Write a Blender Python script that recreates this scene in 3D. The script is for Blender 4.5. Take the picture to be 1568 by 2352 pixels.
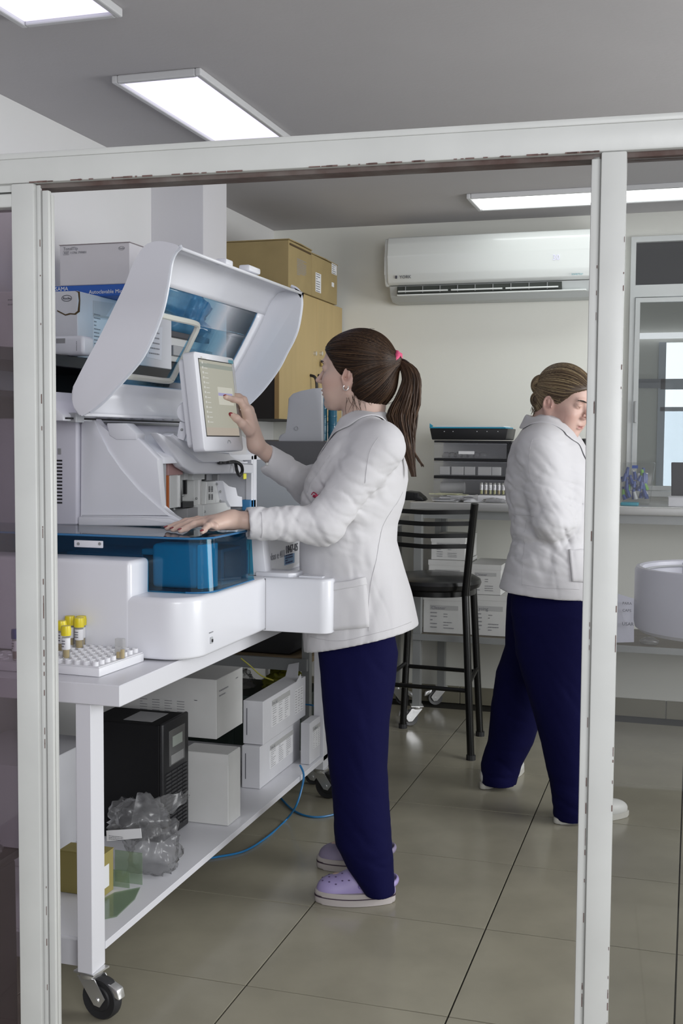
import bpy, bmesh, math, random
import numpy as np
from mathutils import Vector, Matrix, Euler
for o in list(bpy.data.objects): bpy.data.objects.remove(o)
SC = bpy.context.scene; COL = SC.collection
PI = math.pi; R = math.radians
# ------------------------------------------------------------------ camera
FPX = 2650.0; YAW = R(16.96); PIT = R(3.65); ROLL = R(0.39); CAMZ = 1.30
_f = Vector((-math.sin(YAW)*math.cos(PIT), math.cos(YAW)*math.cos(PIT), -math.sin(PIT)))
_r0 = Vector((math.cos(YAW), math.sin(YAW), 0)); _u0 = _r0.cross(_f)
_r = _r0*math.cos(ROLL)+_u0*math.sin(ROLL); _u = -_r0*math.sin(ROLL)+_u0*math.cos(ROLL)
cam_data = bpy.data.cameras.new('camera'); cam = bpy.data.objects.new('camera', cam_data); COL.objects.link(cam)
M = Matrix((( _r.x,_u.x,-_f.x,0),(_r.y,_u.y,-_f.y,0),(_r.z,_u.z,-_f.z,CAMZ),(0,0,0,1)))
cam.matrix_world = M
cam_data.sensor_fit = 'VERTICAL'; cam_data.sensor_height = 36; cam_data.lens = FPX/2352*36
cam_data.clip_start = .05; cam_data.clip_end = 60
SC.camera = cam
CP = Vector((0,0,CAMZ))
def ray(x,y): return _f*FPX+_r*(x-784)-_u*(y-1176)
def pl(x,y,ax,v):
    d = ray(x,y); return CP+d*((v-CP[ax])/d[ax])
def PX(x,y,v): return pl(x,y,0,v)
def PY(x,y,v): return pl(x,y,1,v)
def PZ(x,y,v): return pl(x,y,2,v)
# ------------------------------------------------------------------ light, world, exposure
W = bpy.data.worlds.new('world'); SC.world = W; W.use_nodes = True
_n = W.node_tree.nodes; _bg = _n['Background']
_bg.inputs[0].default_value = (.93,.96,1.0,1); _bg.inputs[1].default_value = 0.80
SC.view_settings.view_transform = 'Standard'; SC.view_settings.look = 'None'
SC.view_settings.gamma = 1; SC.view_settings.use_curve_mapping = False
SC.view_settings.exposure = 0.0
DIFF_E = 1.35      # ceiling light diffusers
def area(name, loc, target, sx, sy, power, col=(1,1,1)):
    l = bpy.data.lights.new(name,'AREA'); l.shape='RECTANGLE'; l.size=sx; l.size_y=sy; l.energy=power; l.color=col
    o = bpy.data.objects.new(name,l); COL.objects.link(o); o.location=loc
    o.rotation_euler = (Vector(target)-Vector(loc)).to_track_quat('-Z','Y').to_euler(); return o
area('window_daylight', (1.5,-1.6,2.0), (-.9,3.2,1.0), 1.8, 1.5, 100, (.97,.98,1.0))
area('side_fill_light', (2.3,3.4,1.35), (-1.2,3.6,1.5), 1.8, 1.4, 78, (.97,.99,1.0))  # added fill to brighten room and ceiling; the right wall has no window
# ------------------------------------------------------------------ materials
MATS = {}
def mat(name, col=(.8,.8,.8), rough=.5, metal=0, bump=0, bscale=200, var=0, vscale=6, spec=.5, coat=0, trans=0, emis=None, es=0, alpha=1, stretch=None, tint2=None, sheen=0, vcol=False, sss=0):
    if name in MATS: return MATS[name]
    m = bpy.data.materials.new(name); m.use_nodes = True; MATS[name] = m
    nt = m.node_tree; b = nt.nodes['Principled BSDF']; L = nt.links.new
    b.inputs['Base Color'].default_value = (*col,1); b.inputs['Roughness'].default_value = rough
    b.inputs['Metallic'].default_value = metal; b.inputs['Specular IOR Level'].default_value = spec
    b.inputs['Coat Weight'].default_value = coat; b.inputs['Transmission Weight'].default_value = trans
    b.inputs['Alpha'].default_value = alpha
    if sheen: b.inputs['Sheen Weight'].default_value = sheen
    if sss:
        b.inputs['Subsurface Weight'].default_value = sss; b.inputs['Subsurface Radius'].default_value=(.02,.007,.004)
        b.inputs['Subsurface Scale'].default_value = .6
    if emis: b.inputs['Emission Color'].default_value = (*emis,1); b.inputs['Emission Strength'].default_value = es
    tc = nt.nodes.new('ShaderNodeTexCoord'); src = tc.outputs['Object']
    if stretch:
        mp = nt.nodes.new('ShaderNodeMapping'); mp.inputs['Scale'].default_value = stretch; L(src, mp.inputs[0]); src = mp.outputs[0]
    if var or tint2:
        n = nt.nodes.new('ShaderNodeTexNoise'); n.inputs['Scale'].default_value = vscale; n.inputs['Detail'].default_value = 5; L(src,n.inputs['Vector'])
        mx = nt.nodes.new('ShaderNodeMix'); mx.data_type='RGBA'
        c2 = tint2 if tint2 else tuple(min(1,c*(1+var)) for c in col); c1 = col if tint2 else tuple(c*(1-var) for c in col)
        mx.inputs[6].default_value=(*c1,1); mx.inputs[7].default_value=(*c2,1)
        rp = nt.nodes.new('ShaderNodeMapRange'); rp.inputs[1].default_value=.3; rp.inputs[2].default_value=.7
        L(n.outputs[0],rp.inputs[0]); L(rp.outputs[0],mx.inputs[0]); L(mx.outputs[2],b.inputs['Base Color'])
    if vcol:
        a = nt.nodes.new('ShaderNodeVertexColor'); a.layer_name='col'; L(a.outputs[0], b.inputs['Base Color'])
    if bump:
        n2 = nt.nodes.new('ShaderNodeTexNoise'); n2.inputs['Scale'].default_value=bscale; n2.inputs['Detail'].default_value=4; L(src,n2.inputs['Vector'])
        bp = nt.nodes.new('ShaderNodeBump'); bp.inputs['Strength'].default_value=bump; bp.inputs['Distance'].default_value=.002
        L(n2.outputs[0],bp.inputs['Height']); L(bp.outputs[0],b.inputs['Normal'])
    return m
def pane(name, tint, refl=.08, rough=.02, opac=0.0, ocol=(.8,.8,.8)):
    """thin clear or tinted sheet: tinted transparency plus a fresnel reflection, optionally hazy"""
    if name in MATS: return MATS[name]
    m = bpy.data.materials.new(name); m.use_nodes=True; MATS[name]=m; nt=m.node_tree; L=nt.links.new
    for n in list(nt.nodes): nt.nodes.remove(n)
    out=nt.nodes.new('ShaderNodeOutputMaterial'); t=nt.nodes.new('ShaderNodeBsdfTransparent'); t.inputs[0].default_value=(*tint,1)
    g=nt.nodes.new('ShaderNodeBsdfGlossy'); g.inputs['Roughness'].default_value=rough
    lw=nt.nodes.new('ShaderNodeLayerWeight'); lw.inputs[0].default_value=.5
    pw=nt.nodes.new('ShaderNodeMath'); pw.operation='POWER'; pw.inputs[1].default_value=5; L(lw.outputs['Facing'],pw.inputs[0])
    ml=nt.nodes.new('ShaderNodeMath'); ml.operation='MULTIPLY_ADD'; ml.inputs[1].default_value=.95; ml.inputs[2].default_value=.035; L(pw.outputs[0],ml.inputs[0])
    mx=nt.nodes.new('ShaderNodeMixShader'); L(ml.outputs[0],mx.inputs[0])
    d=nt.nodes.new('ShaderNodeBsdfDiffuse'); d.inputs[0].default_value=(*ocol,1)
    m2=nt.nodes.new('ShaderNodeMixShader'); m2.inputs[0].default_value=opac
    L(t.outputs[0],m2.inputs[1]); L(d.outputs[0],m2.inputs[2])
    L(m2.outputs[0],mx.inputs[1]); L(g.outputs[0],mx.inputs[2]); L(mx.outputs[0],out.inputs[0])
    return m
def emat(name,col,s):
    return mat(name,(0.02,.02,.02),.6,emis=col,es=s)
# ------------------------------------------------------------------ mesh builder
class B:
    def __init__(s, xf=None): s.v=[]; s.f=[]; s.mi=[]; s.xf=xf; s.cur=0
    def _add(s, vs, fs):
        k=len(s.v)
        for p in vs:
            p=Vector(p); s.v.append(s.xf@p if s.xf else p)
        for f in fs: s.f.append([i+k for i in f]); s.mi.append(s.cur)
        return s
    def quad(s,*p): return s._add(p,[list(range(len(p)))])
    def box(s,c,d,bev=0,rot=None,seg=2):
        """centre, full size"""
        return s.rbox([c[i]-d[i]/2 for i in range(3)],[c[i]+d[i]/2 for i in range(3)],bev,rot,seg)
    def rbox(s,a,b,bev=0,rot=None,seg=2):
        bm=bmesh.new(); bmesh.ops.create_cube(bm,size=1)
        c=[(a[i]+b[i])/2 for i in range(3)]; d=[abs(b[i]-a[i]) for i in range(3)]
        for v in bm.verts: v.co=Vector((v.co.x*d[0],v.co.y*d[1],v.co.z*d[2]))
        if bev>0: bmesh.ops.bevel(bm,geom=list(bm.edges),offset=min(bev,min(d)*.45),segments=seg,affect='EDGES',profile=.5)
        m=Matrix.Translation(c)
        if rot is not None: m=m@(Euler(rot).to_matrix().to_4x4() if not isinstance(rot,Matrix) else rot.to_4x4())
        return s.bm(bm,m)
    def bm(s,bm,m=None):
        bm.verts.ensure_lookup_table(); vs=[(m@v.co if m else v.co.copy()) for v in bm.verts]
        for i,v in enumerate(bm.verts): v.index=i
        fs=[[v.index for v in f.verts] for f in bm.faces]; bm.free(); return s._add(vs,fs)
    def prism(s, poly, vec, bev=0, seg=2):
        """poly: list of 3D points; vec: extrusion"""
        vec=Vector(vec); poly=[Vector(p) for p in poly]
        n=Vector((0,0,0))
        for i in range(len(poly)): n+=poly[i].cross(poly[(i+1)%len(poly)])
        if n.dot(vec)>0: poly=poly[::-1]
        bm=bmesh.new(); a=[bm.verts.new(p) for p in poly]; b=[bm.verts.new(p+vec) for p in poly]; k=len(a)
        bm.faces.new(a); bm.faces.new(b[::-1])
        for i in range(k): bm.faces.new([a[(i+1)%k],a[i],b[i],b[(i+1)%k]])
        if bev>0: bmesh.ops.bevel(bm,geom=list(bm.edges),offset=bev,segments=seg,affect='EDGES',profile=.5)
        return s.bm(bm)
    def rprism(s, poly2, z0, z1, r, seg=4, rb=None):
        """upright prism with rounded top and bottom edges; poly2 counter-clockwise, convex"""
        rb=r if rb is None else rb; P=[Vector((p[0],p[1])) for p in poly2]; k=len(P); nr=[]
        for i in range(k):
            a=(P[i]-P[i-1]); b=(P[(i+1)%k]-P[i]); a.normalize(); b.normalize(); n=Vector((a.y+b.y,-(a.x+b.x))); n.normalize()
            n=n/max(.5,n.dot(Vector((a.y,-a.x)))); nr.append(n)
        rings=[]
        for i in range(seg+1): t=PI/2*i/seg; rings.append((rb*(1-math.sin(t)), z0+rb*(1-math.cos(t))))
        for i in range(seg+1): t=PI/2*i/seg; rings.append((r*(1-math.cos(t)), z1-r*(1-math.sin(t))))
        vs=[];fs=[]
        for ins,z in rings: vs+=[Vector((P[i].x-nr[i].x*ins,P[i].y-nr[i].y*ins,z)) for i in range(k)]
        for j in range(len(rings)-1):
            for i in range(k): fs.append([j*k+i,j*k+(i+1)%k,(j+1)*k+(i+1)%k,(j+1)*k+i])
        fs.append(list(range(k))[::-1]); fs.append([(len(rings)-1)*k+i for i in range(k)])
        return s._add(vs,fs)
    def tube(s, pts, r, n=8, closed=False, cap=True, flat=1.0):
        pts=[Vector(p) for p in pts]; k=len(pts); rr=r if isinstance(r,(list,tuple)) else [r]*k
        rings=[]; prev=None
        for i,p in enumerate(pts):
            if closed: t=(pts[(i+1)%k]-pts[i-1])
            else: t=(pts[min(i+1,k-1)]-pts[max(i-1,0)])
            t.normalize()
            if prev is None:
                a=Vector((0,0,1)) if abs(t.z)<.9 else Vector((1,0,0)); u=t.cross(a).normalized()
            else:
                u=(prev-t*prev.dot(t))
                u=u.normalized() if u.length>1e-6 else t.orthogonal().normalized()
            prev=u; w=t.cross(u)
            rings.append([p+(u*math.cos(2*PI*j/n)+w*math.sin(2*PI*j/n)*flat)*rr[i] for j in range(n)])
        vs=[q for ring in rings for q in ring]; fs=[]
        for i in range(k if closed else k-1):
            i2=(i+1)%k
            for j in range(n): fs.append([i*n+j,i*n+(j+1)%n,i2*n+(j+1)%n,i2*n+j])
        if cap and not closed: fs.append(list(range(n))[::-1]); fs.append([(k-1)*n+j for j in range(n)])
        return s._add(vs,fs)
    def cyl(s,a,b,r,n=16,r2=None): return s.tube([a,b],[r,r if r2 is None else r2],n)
    def lathe(s, prof, c, n=24, axis='z', rot=None):
        """prof: list of (r,h)"""
        vs=[];fs=[];k=len(prof)
        for r,h in prof:
            for j in range(n):
                a=2*PI*j/n; p=Vector((r*math.cos(a),r*math.sin(a),h))
                if axis=='x': p=Vector((p.z,p.x,p.y))
                if axis=='y': p=Vector((p.y,p.z,p.x))
                if rot is not None: p=rot@p
                vs.append(Vector(c)+p)
        for i in range(k-1):
            for j in range(n): fs.append([i*n+j,i*n+(j+1)%n,(i+1)*n+(j+1)%n,(i+1)*n+j])
        if prof[0][0]>1e-6: fs.append(list(range(n))[::-1])
        if prof[-1][0]>1e-6: fs.append([(k-1)*n+j for j in range(n)])
        return s._add(vs,fs)
    def sph(s,c,r,rot=None,u=16,v=10):
        bm=bmesh.new(); bmesh.ops.create_uvsphere(bm,u_segments=u,v_segments=v,radius=1)
        rr=r if isinstance(r,(tuple,list)) else (r,r,r)
        m=Matrix.Translation(c)
        if rot is not None: m=m@(Euler(rot).to_matrix().to_4x4() if not isinstance(rot,Matrix) else rot.to_4x4())
        return s.bm(bm,m@Matrix.Diagonal((*rr,1)))
    def text(s, body, o, ux, uy, size, ext=.0004, align='LEFT'):
        cu=bpy.data.curves.new('t','FONT'); cu.body=body; cu.size=size; cu.align_x=align; cu.extrude=ext; cu.resolution_u=2
        ob=bpy.data.objects.new('t',cu); me=ob.to_mesh()
        ux=Vector(ux).normalized(); uy=Vector(uy).normalized(); n=ux.cross(uy); o=Vector(o)
        vs=[o+ux*v.co.x+uy*v.co.y+n*v.co.z for v in me.vertices]; fs=[list(p.vertices) for p in me.polygons]
        ob.to_mesh_clear(); bpy.data.objects.remove(ob); bpy.data.curves.remove(cu)
        return s._add(vs,fs)
    def marks(s, o, ux, uy, w, h, rows, seed=0, lh=.30, fill=.8, t=.0003):
        """rows of small print as thin raised dashes on a sheet"""
        rnd=random.Random(seed); ux=Vector(ux).normalized(); uy=Vector(uy).normalized(); o=Vector(o); n=ux.cross(uy).normalized()*t
        for i in range(rows):
            y=h*(1-(i+.75)/rows); x=0; hh=h/rows*lh
            end=w*(fill if rnd.random()<.7 else fill*rnd.uniform(.3,.9))
            while x<end:
                l=rnd.uniform(.04,.13)*w; l=min(l,end-x)
                a=o+ux*x+uy*y+n; s.quad(a,a+ux*l,a+ux*l+uy*hh,a+uy*hh); x+=l+.02*w
        return s
    def obj(s, name, mats, parent=None, smooth=False, kind=None, label=None, origin=None, wn=False):
        me=bpy.data.meshes.new(name)
        off=root_loc(parent) if parent is not None else (Vector(origin) if origin is not None else Vector((0,0,0)))
        me.from_pydata([tuple(v-off) for v in s.v],[],s.f); 
        ms=mats if isinstance(mats,(list,tuple)) else [mats]
        for m in ms: me.materials.append(m)
        if len(ms)>1: me.polygons.foreach_set('material_index',s.mi)
        me.validate(); me.update()
        if smooth:
            me.polygons.foreach_set('use_smooth',[True]*len(me.polygons))
            if smooth!='all':
                try: me.set_sharp_from_angle(angle=R(38 if smooth is True else smooth))
                except Exception: pass
        o=bpy.data.objects.new(name,me); COL.objects.link(o)
        if parent is not None: o.parent=parent
        else: o.location=off
        if kind: o['kind']=kind
        elif name in ('print','small_print'): o['kind']='stuff'
        if label: o['label']=label
        return o
def root_loc(o):
    v=Vector((0,0,0))
    while o is not None: v=v+Vector(o.location); o=o.parent
    return v
def tag(o,label=None,cat=None,group=None):
    if label: o['label']=label
    if cat: o['category']=cat
    if group: o['group']=group
    return o
def thing(name,loc,label,cat,group=None):
    o=bpy.data.objects.new(name,None); o.empty_display_size=.05; COL.objects.link(o); o.location=loc
    return tag(o,label,cat,group)
def structure(name,loc=(0,0,0)):
    o=bpy.data.objects.new(name,None); o.empty_display_size=.05; COL.objects.link(o); o.location=loc; o['kind']='structure'; return o
def copy_thing(o, loc, label, group=None):
    def rec(src,par):
        c=src.copy(); COL.objects.link(c)
        if par is not None: c.parent=par
        for ch in [x for x in src.children]: rec(ch,c)
        return c
    c=rec(o,None); c.location=loc; c['label']=label
    if group: c['group']=group
    return c
def arc(c, r, a0, a1, n, ax=(1,0,0), ay=(0,0,1)):
    ax=Vector(ax); ay=Vector(ay); c=Vector(c)
    return [c+ax*r*math.cos(R(a0+(a1-a0)*i/n))+ay*r*math.sin(R(a0+(a1-a0)*i/n)) for i in range(n+1)]
def rrect(cx,cy,w,h,r,n=4):
    """rounded rectangle as 2D points"""
    out=[]
    for (sx,sy,a0) in ((1,1,0),(-1,1,90),(-1,-1,180),(1,-1,270)):
        for i in range(n+1):
            a=R(a0+90*i/n); out.append((cx+sx*(w/2-r)+r*math.cos(a), cy+sy*(h/2-r)+r*math.sin(a)))
    return out
def smooth_path(pts, n=6):
    """Catmull-Rom through points"""
    pts=[Vector(p) for p in pts]; out=[]
    for i in range(len(pts)-1):
        p0=pts[max(i-1,0)];p1=pts[i];p2=pts[i+1];p3=pts[min(i+2,len(pts)-1)]
        for j in range(n):
            t=j/n; out.append(.5*((2*p1)+(p2-p0)*t+(2*p0-5*p1+4*p2-p3)*t*t+(3*p1-p0-3*p2+p3)*t**3))
    out.append(pts[-1]); return out
# ------------------------------------------------------------------ shared materials
white_pl = mat('white_plastic',(.70,.71,.76),.35,var=.02,vscale=3)
offwhite_pl = mat('offwhite_plastic',(.66,.67,.66),.4)
lam = mat('white_laminate',(.72,.72,.76),.35,bump=.05,bscale=60)
paint = mat('white_gloss_paint',(.575,.58,.565),.35,bump=.25,bscale=25,var=.04,vscale=9)
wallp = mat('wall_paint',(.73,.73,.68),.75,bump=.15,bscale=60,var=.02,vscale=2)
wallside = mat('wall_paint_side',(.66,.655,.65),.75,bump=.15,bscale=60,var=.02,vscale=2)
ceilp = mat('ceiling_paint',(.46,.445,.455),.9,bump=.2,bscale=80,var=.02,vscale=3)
black = mat('black_plastic',(.012,.012,.014),.4)
blackm = mat('black_painted_metal',(.006,.006,.006),.28,spec=.4)
chrome = mat('chrome',(.80,.80,.80),.28,metal=.85)
steel = mat('stainless_steel',(.66,.66,.65),.32,metal=.6,bump=.05,bscale=30)
galv = mat('grey_metal',(.33,.34,.34),.4,metal=.4)
rubber = mat('dark_rubber',(.02,.02,.022),.6)
grey_pl = mat('grey_plastic',(.33,.33,.34),.5)
cardw = mat('white_carton',(.60,.60,.63),.7,var=.04,vscale=8)
cardw2 = mat('white_carton_warm',(.58,.58,.57),.7,var=.05,vscale=8)
kraft = mat('brown_cardboard',(.33,.25,.115),.8,var=.07,vscale=10)
ink = mat('dark_ink',(.06,.06,.08),.7)
inkg = mat('grey_ink',(.25,.25,.27),.7)
paper = mat('white_paper',(.74,.74,.76),.7)
rust = mat('rusty_brown_primer',(.07,.035,.028),.7,bump=.5,bscale=60,tint2=(.16,.14,.13),vscale=14)
# ------------------------------------------------------------------ room
TS=.4885
floor=structure('floor')
B().rbox((-2.3,-.6,-.06),(2.4,5.7,-.004)).obj('floor_slab',mat('grout',(.018,.016,.012),.9),floor)
tilem=mat('floor_tile',(.30,.28,.215),.2,bump=.03,bscale=8,var=.10,vscale=5,spec=.5)
bm_t=B().rbox((-TS/2+.0021,-TS/2+.0021,-.006),(TS/2-.0021,TS/2-.0021,0),.0005,seg=1)
proto=None
for i in range(-4,5):
    for j in range(0,11):
        cx=-.988+TS*(i+.5)+TS; cy=2.487+TS*(j-4+.5)
        if cx-TS/2<-2.3 or cx+TS/2>2.4 or cy+TS/2>5.75: continue
        if proto is None:
            proto=bm_t.obj('tile',tilem,floor); t=proto
        else:
            t=proto.copy(); COL.objects.link(t)
        t.location=(cx,cy,0)
WL=-2.06; WB=5.55; CZ=2.345
def slab(name,a,b,m,**k):
    o=B().rbox(a,b).obj(name,m,**k); o['kind']='structure'; return o
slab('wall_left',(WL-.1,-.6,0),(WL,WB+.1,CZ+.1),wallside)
# back wall with a window opening on the right
WX0=PY(1447,690,WB).x; WX1=1.3; WZ1=PY(1470,545,WB).z; WZT0=PY(1500,655,WB).z; WZ0=PY(1500,1135,WB).z
wb=B(); wb.rbox((WL,WB,0),(WX0,WB+.1,CZ+.1)); wb.rbox((WX0,WB,0),(WX1,WB+.1,WZ0)); wb.rbox((WX0,WB,WZ1),(WX1,WB+.1,CZ+.1)); wb.rbox((WX1,WB,0),(2.4,WB+.1,CZ+.1))
wb.obj('wall_back',wallp)['kind']='structure'
slab('wall_right',(2.4,2.4,0),(2.5,WB+.1,CZ+.1),wallp)
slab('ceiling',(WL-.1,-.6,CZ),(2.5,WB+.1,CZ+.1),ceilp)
cy0=4.17; cxr=PY(466,440,cy0).x; cy1=PX(520,440,cxr).y
slab('trim_1',(WL-.02,cy0,0),(cxr,cy1,CZ+.02),mat('column_paint',(.62,.61,.63),.75,bump=.15,bscale=60))
bb=structure('baseboard_back')
tb=mat('baseboard_tile',(.23,.215,.16),.25,var=.08,vscale=6)
for i in range(10):
    x0=-2.05+i*TS; x1=min(x0+TS-.003,2.4)
    if x1>x0: B().rbox((x0,WB-.012,0),(x1,WB-.001,.085),.002,seg=1).obj('tile',tb,bb)
bl=structure('baseboard_left')
for j in range(6):
    y0=2.6+j*TS; B().rbox((WL+.001,y0,0),(WL+.012,min(y0+TS-.003,WB-.02),.085),.002,seg=1).obj('tile',tb,bl)
# ---- back window : frame, panes, and the room seen through it
win=structure('window_1',(WX0,WB,WZ0))
fr=mat('window_frame_white',(.62,.64,.64),.35)
def wz(y): return PY(1500,y,WB).z
def wx(x,y=900): return PY(x,y,WB).x
f=B(); f.rbox((WX0,WB-.0215,WZ0),(WX0+.022,WB+.061,WZ1)); f.rbox((WX0,WB-.02,WZT0-.055),(WX1,WB+.06,WZT0))
f.rbox((WX0,WB-.02,WZ1-.025),(WX1,WB+.06,WZ1)); f.rbox((WX0,WB-.03,WZ0-.01),(WX1,WB+.06,WZ0+.015)); f.obj('frame',fr,win)
f=B(); x0=WX0+.026; x1=WX1-.05; z0=WZ0+.02; z1=WZT0-.06; w=.02
f.rbox((x0-.0005,WB-.0295,z0-.0005),(x0+w,WB-.004,z1+.0005)); f.rbox((x1-w,WB-.0295,z0),(x1+.0005,WB-.004,z1)); f.rbox((x0,WB-.028,z1-w),(x1,WB-.005,z1)); f.rbox((x0,WB-.028,z0),(x1,WB-.005,z0+w)); f.obj('sash',fr,win)
B().rbox((x0+.002,WB-.04,WZ0+.33),(x0+.014,WB-.028,WZ0+.43),.003).obj('latch',galv,win)
clear=pane('clear_glass',(.93,.95,.95))
B().rbox((x0+w,WB-.016,z0+w),(x1-w,WB-.012,z1-w)).obj('pane',clear,win)
B().rbox((WX0+.02,WB+.01,WZT0),(WX1,WB+.016,WZ1-.025)).obj('transom_pane',mat('smoked_glass',(.02,.02,.022),.12,spec=.6,bump=.2,bscale=12),win)
# next room behind the glass
nr=structure('wall_beyond')
NB=8.6
nb=B(); ax0=PY(1519,800,NB).x; ax1=PY(1700,800,NB).x; zt=PY(1540,786,NB).z; zb=PY(1540,1120,NB).z
nb.rbox((-1.6,NB,0),(ax0,NB+.1,3)); nb.rbox((ax1,NB,0),(4.5,NB+.1,3)); nb.rbox((ax0,NB,zt),(ax1,NB+.1,3)); nb.rbox((ax0,NB,0),(ax1,NB+.1,zb))
nb.rbox((-1.6,WB+.1,0),(-1.5,NB,3)); nb.rbox((4.5,WB+.1,0),(4.6,NB,3)); nb.rbox((-1.6,WB+.1,2.6),(4.6,NB,2.7)); nb.rbox((-1.6,WB+.1,-.05),(4.6,NB,0)); nb.obj('far_room_shell',wallp,nr)
zr=PY(1500,882,NB).z
B().rbox((-1.49,NB-.03,zr-.03),(ax0,NB,zr+.035)).obj('rail',mat('blue_grey_rail',(.22,.23,.27),.5),nr)
zl=PY(1500,772,NB).z
B().rbox((-1.2,NB-.05,zl-.02),(ax1,NB,zl+.02),.005).obj('lamp_tube',emat('far_tube',(.95,.97,1),1.2),nr)
w2=structure('window_2',(ax0,NB,zb))
mg=mat('window_mullion',(.55,.60,.68),.5)
m=B()
for px in (1519,1600): 
    xx=PY(px,900,NB).x; m.rbox((xx-.025,NB-.02,zb),(xx+.025,NB+.02,zr if px!=1519 else zt))
m.rbox((ax0,NB-.02,zr-.04),(ax1,NB+.02,zr+.035)); zq=PY(1540,935,NB).z; m.rbox((ax0,NB-.02,zq-.03),(ax1,NB+.02,zq)); 
m.obj('mullion',mg,w2)
B().rbox((ax0,NB+.05,zb),(ax1,NB+.06,zt)).obj('bright_sky_pane',emat('daylight_pane',(.9,.96,1),1.9),w2)
B().rbox((ax0,NB+.0,zb),(ax1,NB+.005,zq-.03)).obj('frosted_pane',pane('frosted_pane',(.92,.96,1.0),rough=.4,opac=.08,ocol=(.8,.88,.95)),w2)
# ---- ceiling lights
framem=mat('light_frame',(.55,.55,.56),.4)
def ceil_light(x0,x1,y0,y1,label,tint=(.72,.68,.92),e=DIFF_E):
    t=thing('ceiling_light',((x0+x1)/2,(y0+y1)/2,CZ),label,'light','recessed ceiling lights')
    f=B(); w=.018; z=CZ-.022
    f.rbox((x0-w,y0-w,z),(x0,y1+w,CZ),.004); f.rbox((x1,y0-w,z),(x1+w,y1+w,CZ),.004); f.rbox((x0,y0-w,z),(x1,y0,CZ),.004); f.rbox((x0,y1,z),(x1,y1+w,CZ),.004)
    f.obj('frame',framem,t)
    m=mat('diffuser_'+str(round(e*100)),(.3,.3,.3),.4,emis=tint,es=e)
    B().rbox((x0,y0,CZ-.012),(x1,y1,CZ-.004)).obj('diffuser',m,t)
    return t
ceil_light(-1.625,-1.38,1.72,2.59,'lit ceiling light cut off by the top left corner of the view')
ceil_light(-1.625,-1.38,3.09,3.98,'lit rectangular ceiling light above the white beam, in mid ceiling')
ceil_light(-.94,.25,4.95,5.20,'long lit ceiling light above the air conditioner',(.95,1,.98),4.0)
# ---- partition frame in front
th=math.atan2(.050,1.17); e1=Vector((math.cos(th),math.sin(th),0)); e2=Vector((-math.sin(th),math.cos(th),0)); po=Vector((-.57,1.855,0))
XFP=Matrix(((e1.x,e2.x,0,po.x),(e1.y,e2.y,0,po.y),(0,0,1,0),(0,0,0,1)))
def PP(px,py,off=0):
    d=ray(px,py); o=po+e2*off; t=(o-CP).dot(e2)/d.dot(e2); p=CP+d*t; return (p-po).dot(e1), p.z
part=structure('window_3',po)
part['label']='white painted partition frame with an open bay and glazed side bays'
s25,_=PP(25,1500);s75,_=PP(77,1500);s97,_=PP(98,1500,.02);s103,_=PP(101,1500,.02);s117,_=PP(120,1500,.02);s127,_=PP(129,1500,.02)
sR0,_=PP(1340,1500,.02);sR1,_=PP(1362,1500);sR2,_=PP(1418,1500)
s25,_=PP(31,1000);s75,_=PP(82,1000);s97,_=PP(98,1000,.010);s103,_=PP(101,1000,.010);s117,_=PP(116,1000,.010);s127,_=PP(120,1000,.018)
sR0,_=PP(1341,1200,.012);sR1,_=PP(1363,1200);sR2,_=PP(1421,1200)
_,zT=PP(784,310);_,zH=PP(784,381)
SL=s25-.9; SR=sR2+.9
f=B(XFP); f.rbox((SL,0,zH),(SR,.06,zT),.004); f.rbox((SL,-.003,zT-.008),(SR,.064,zT+.003),.002); f.obj('header',paint,part,smooth=True)
f=B(XFP); f.rbox((s75,.012,zH-.008),(sR1,.05,zH)); f.rbox((sR2,.012,zH-.008),(SR,.05,zH)); f.obj('rusty_strip',rust,part,label='peeling rust-brown strip under the beam')
for a,b,dd in ((s25,s75,.03),(sR1,sR2,.04)):
    B(XFP).rbox((a,0,0),(b,dd,zH),.003).obj('post',paint,part,smooth=True)
B(XFP).rbox((s75,.010,0),(s97,.030,zH-.002),.002).obj('jamb',paint,part,smooth=True)
B(XFP).rbox((s103,.010,0),(s117,.022,zH-.012),.002).obj('stop_bead',paint,part,smooth=True)
B(XFP).rbox((s117,.018,0),(s127,.032,zH-.018),.002).obj('stop_bead',paint,part,smooth=True)
B(XFP).rbox((s97,.016,0),(s103,.030,zH-.006)).obj('gap_strip',mat('dark_gap',(.06,.03,.03),.8),part,label='dark slot between jamb and bead')
B(XFP).rbox((sR0,.012,0),(sR1,.05,zH-.002),.003).obj('jamb',paint,part,smooth=True)
f=B(XFP); f.rbox((SL,.01,zH-.012),(s25,.05,zH)); f.rbox((SL,.004,zH-.04),(s25,.05,zH-.016),.003); f.obj('rail',paint,part)
B(XFP).rbox((SL,.025,.0),(s25,.03,zH-.02)).obj('glass_pane',pane('left_side_glass',(.66,.62,.66),opac=.06,ocol=(.4,.3,.3)),part)
B(XFP).rbox((sR2,.025,.0),(SR,.03,zH-.008)).obj('glass_pane',pane('right_side_glass',(.84,.84,.84),opac=.02,ocol=(.3,.3,.3)),part)
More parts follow.
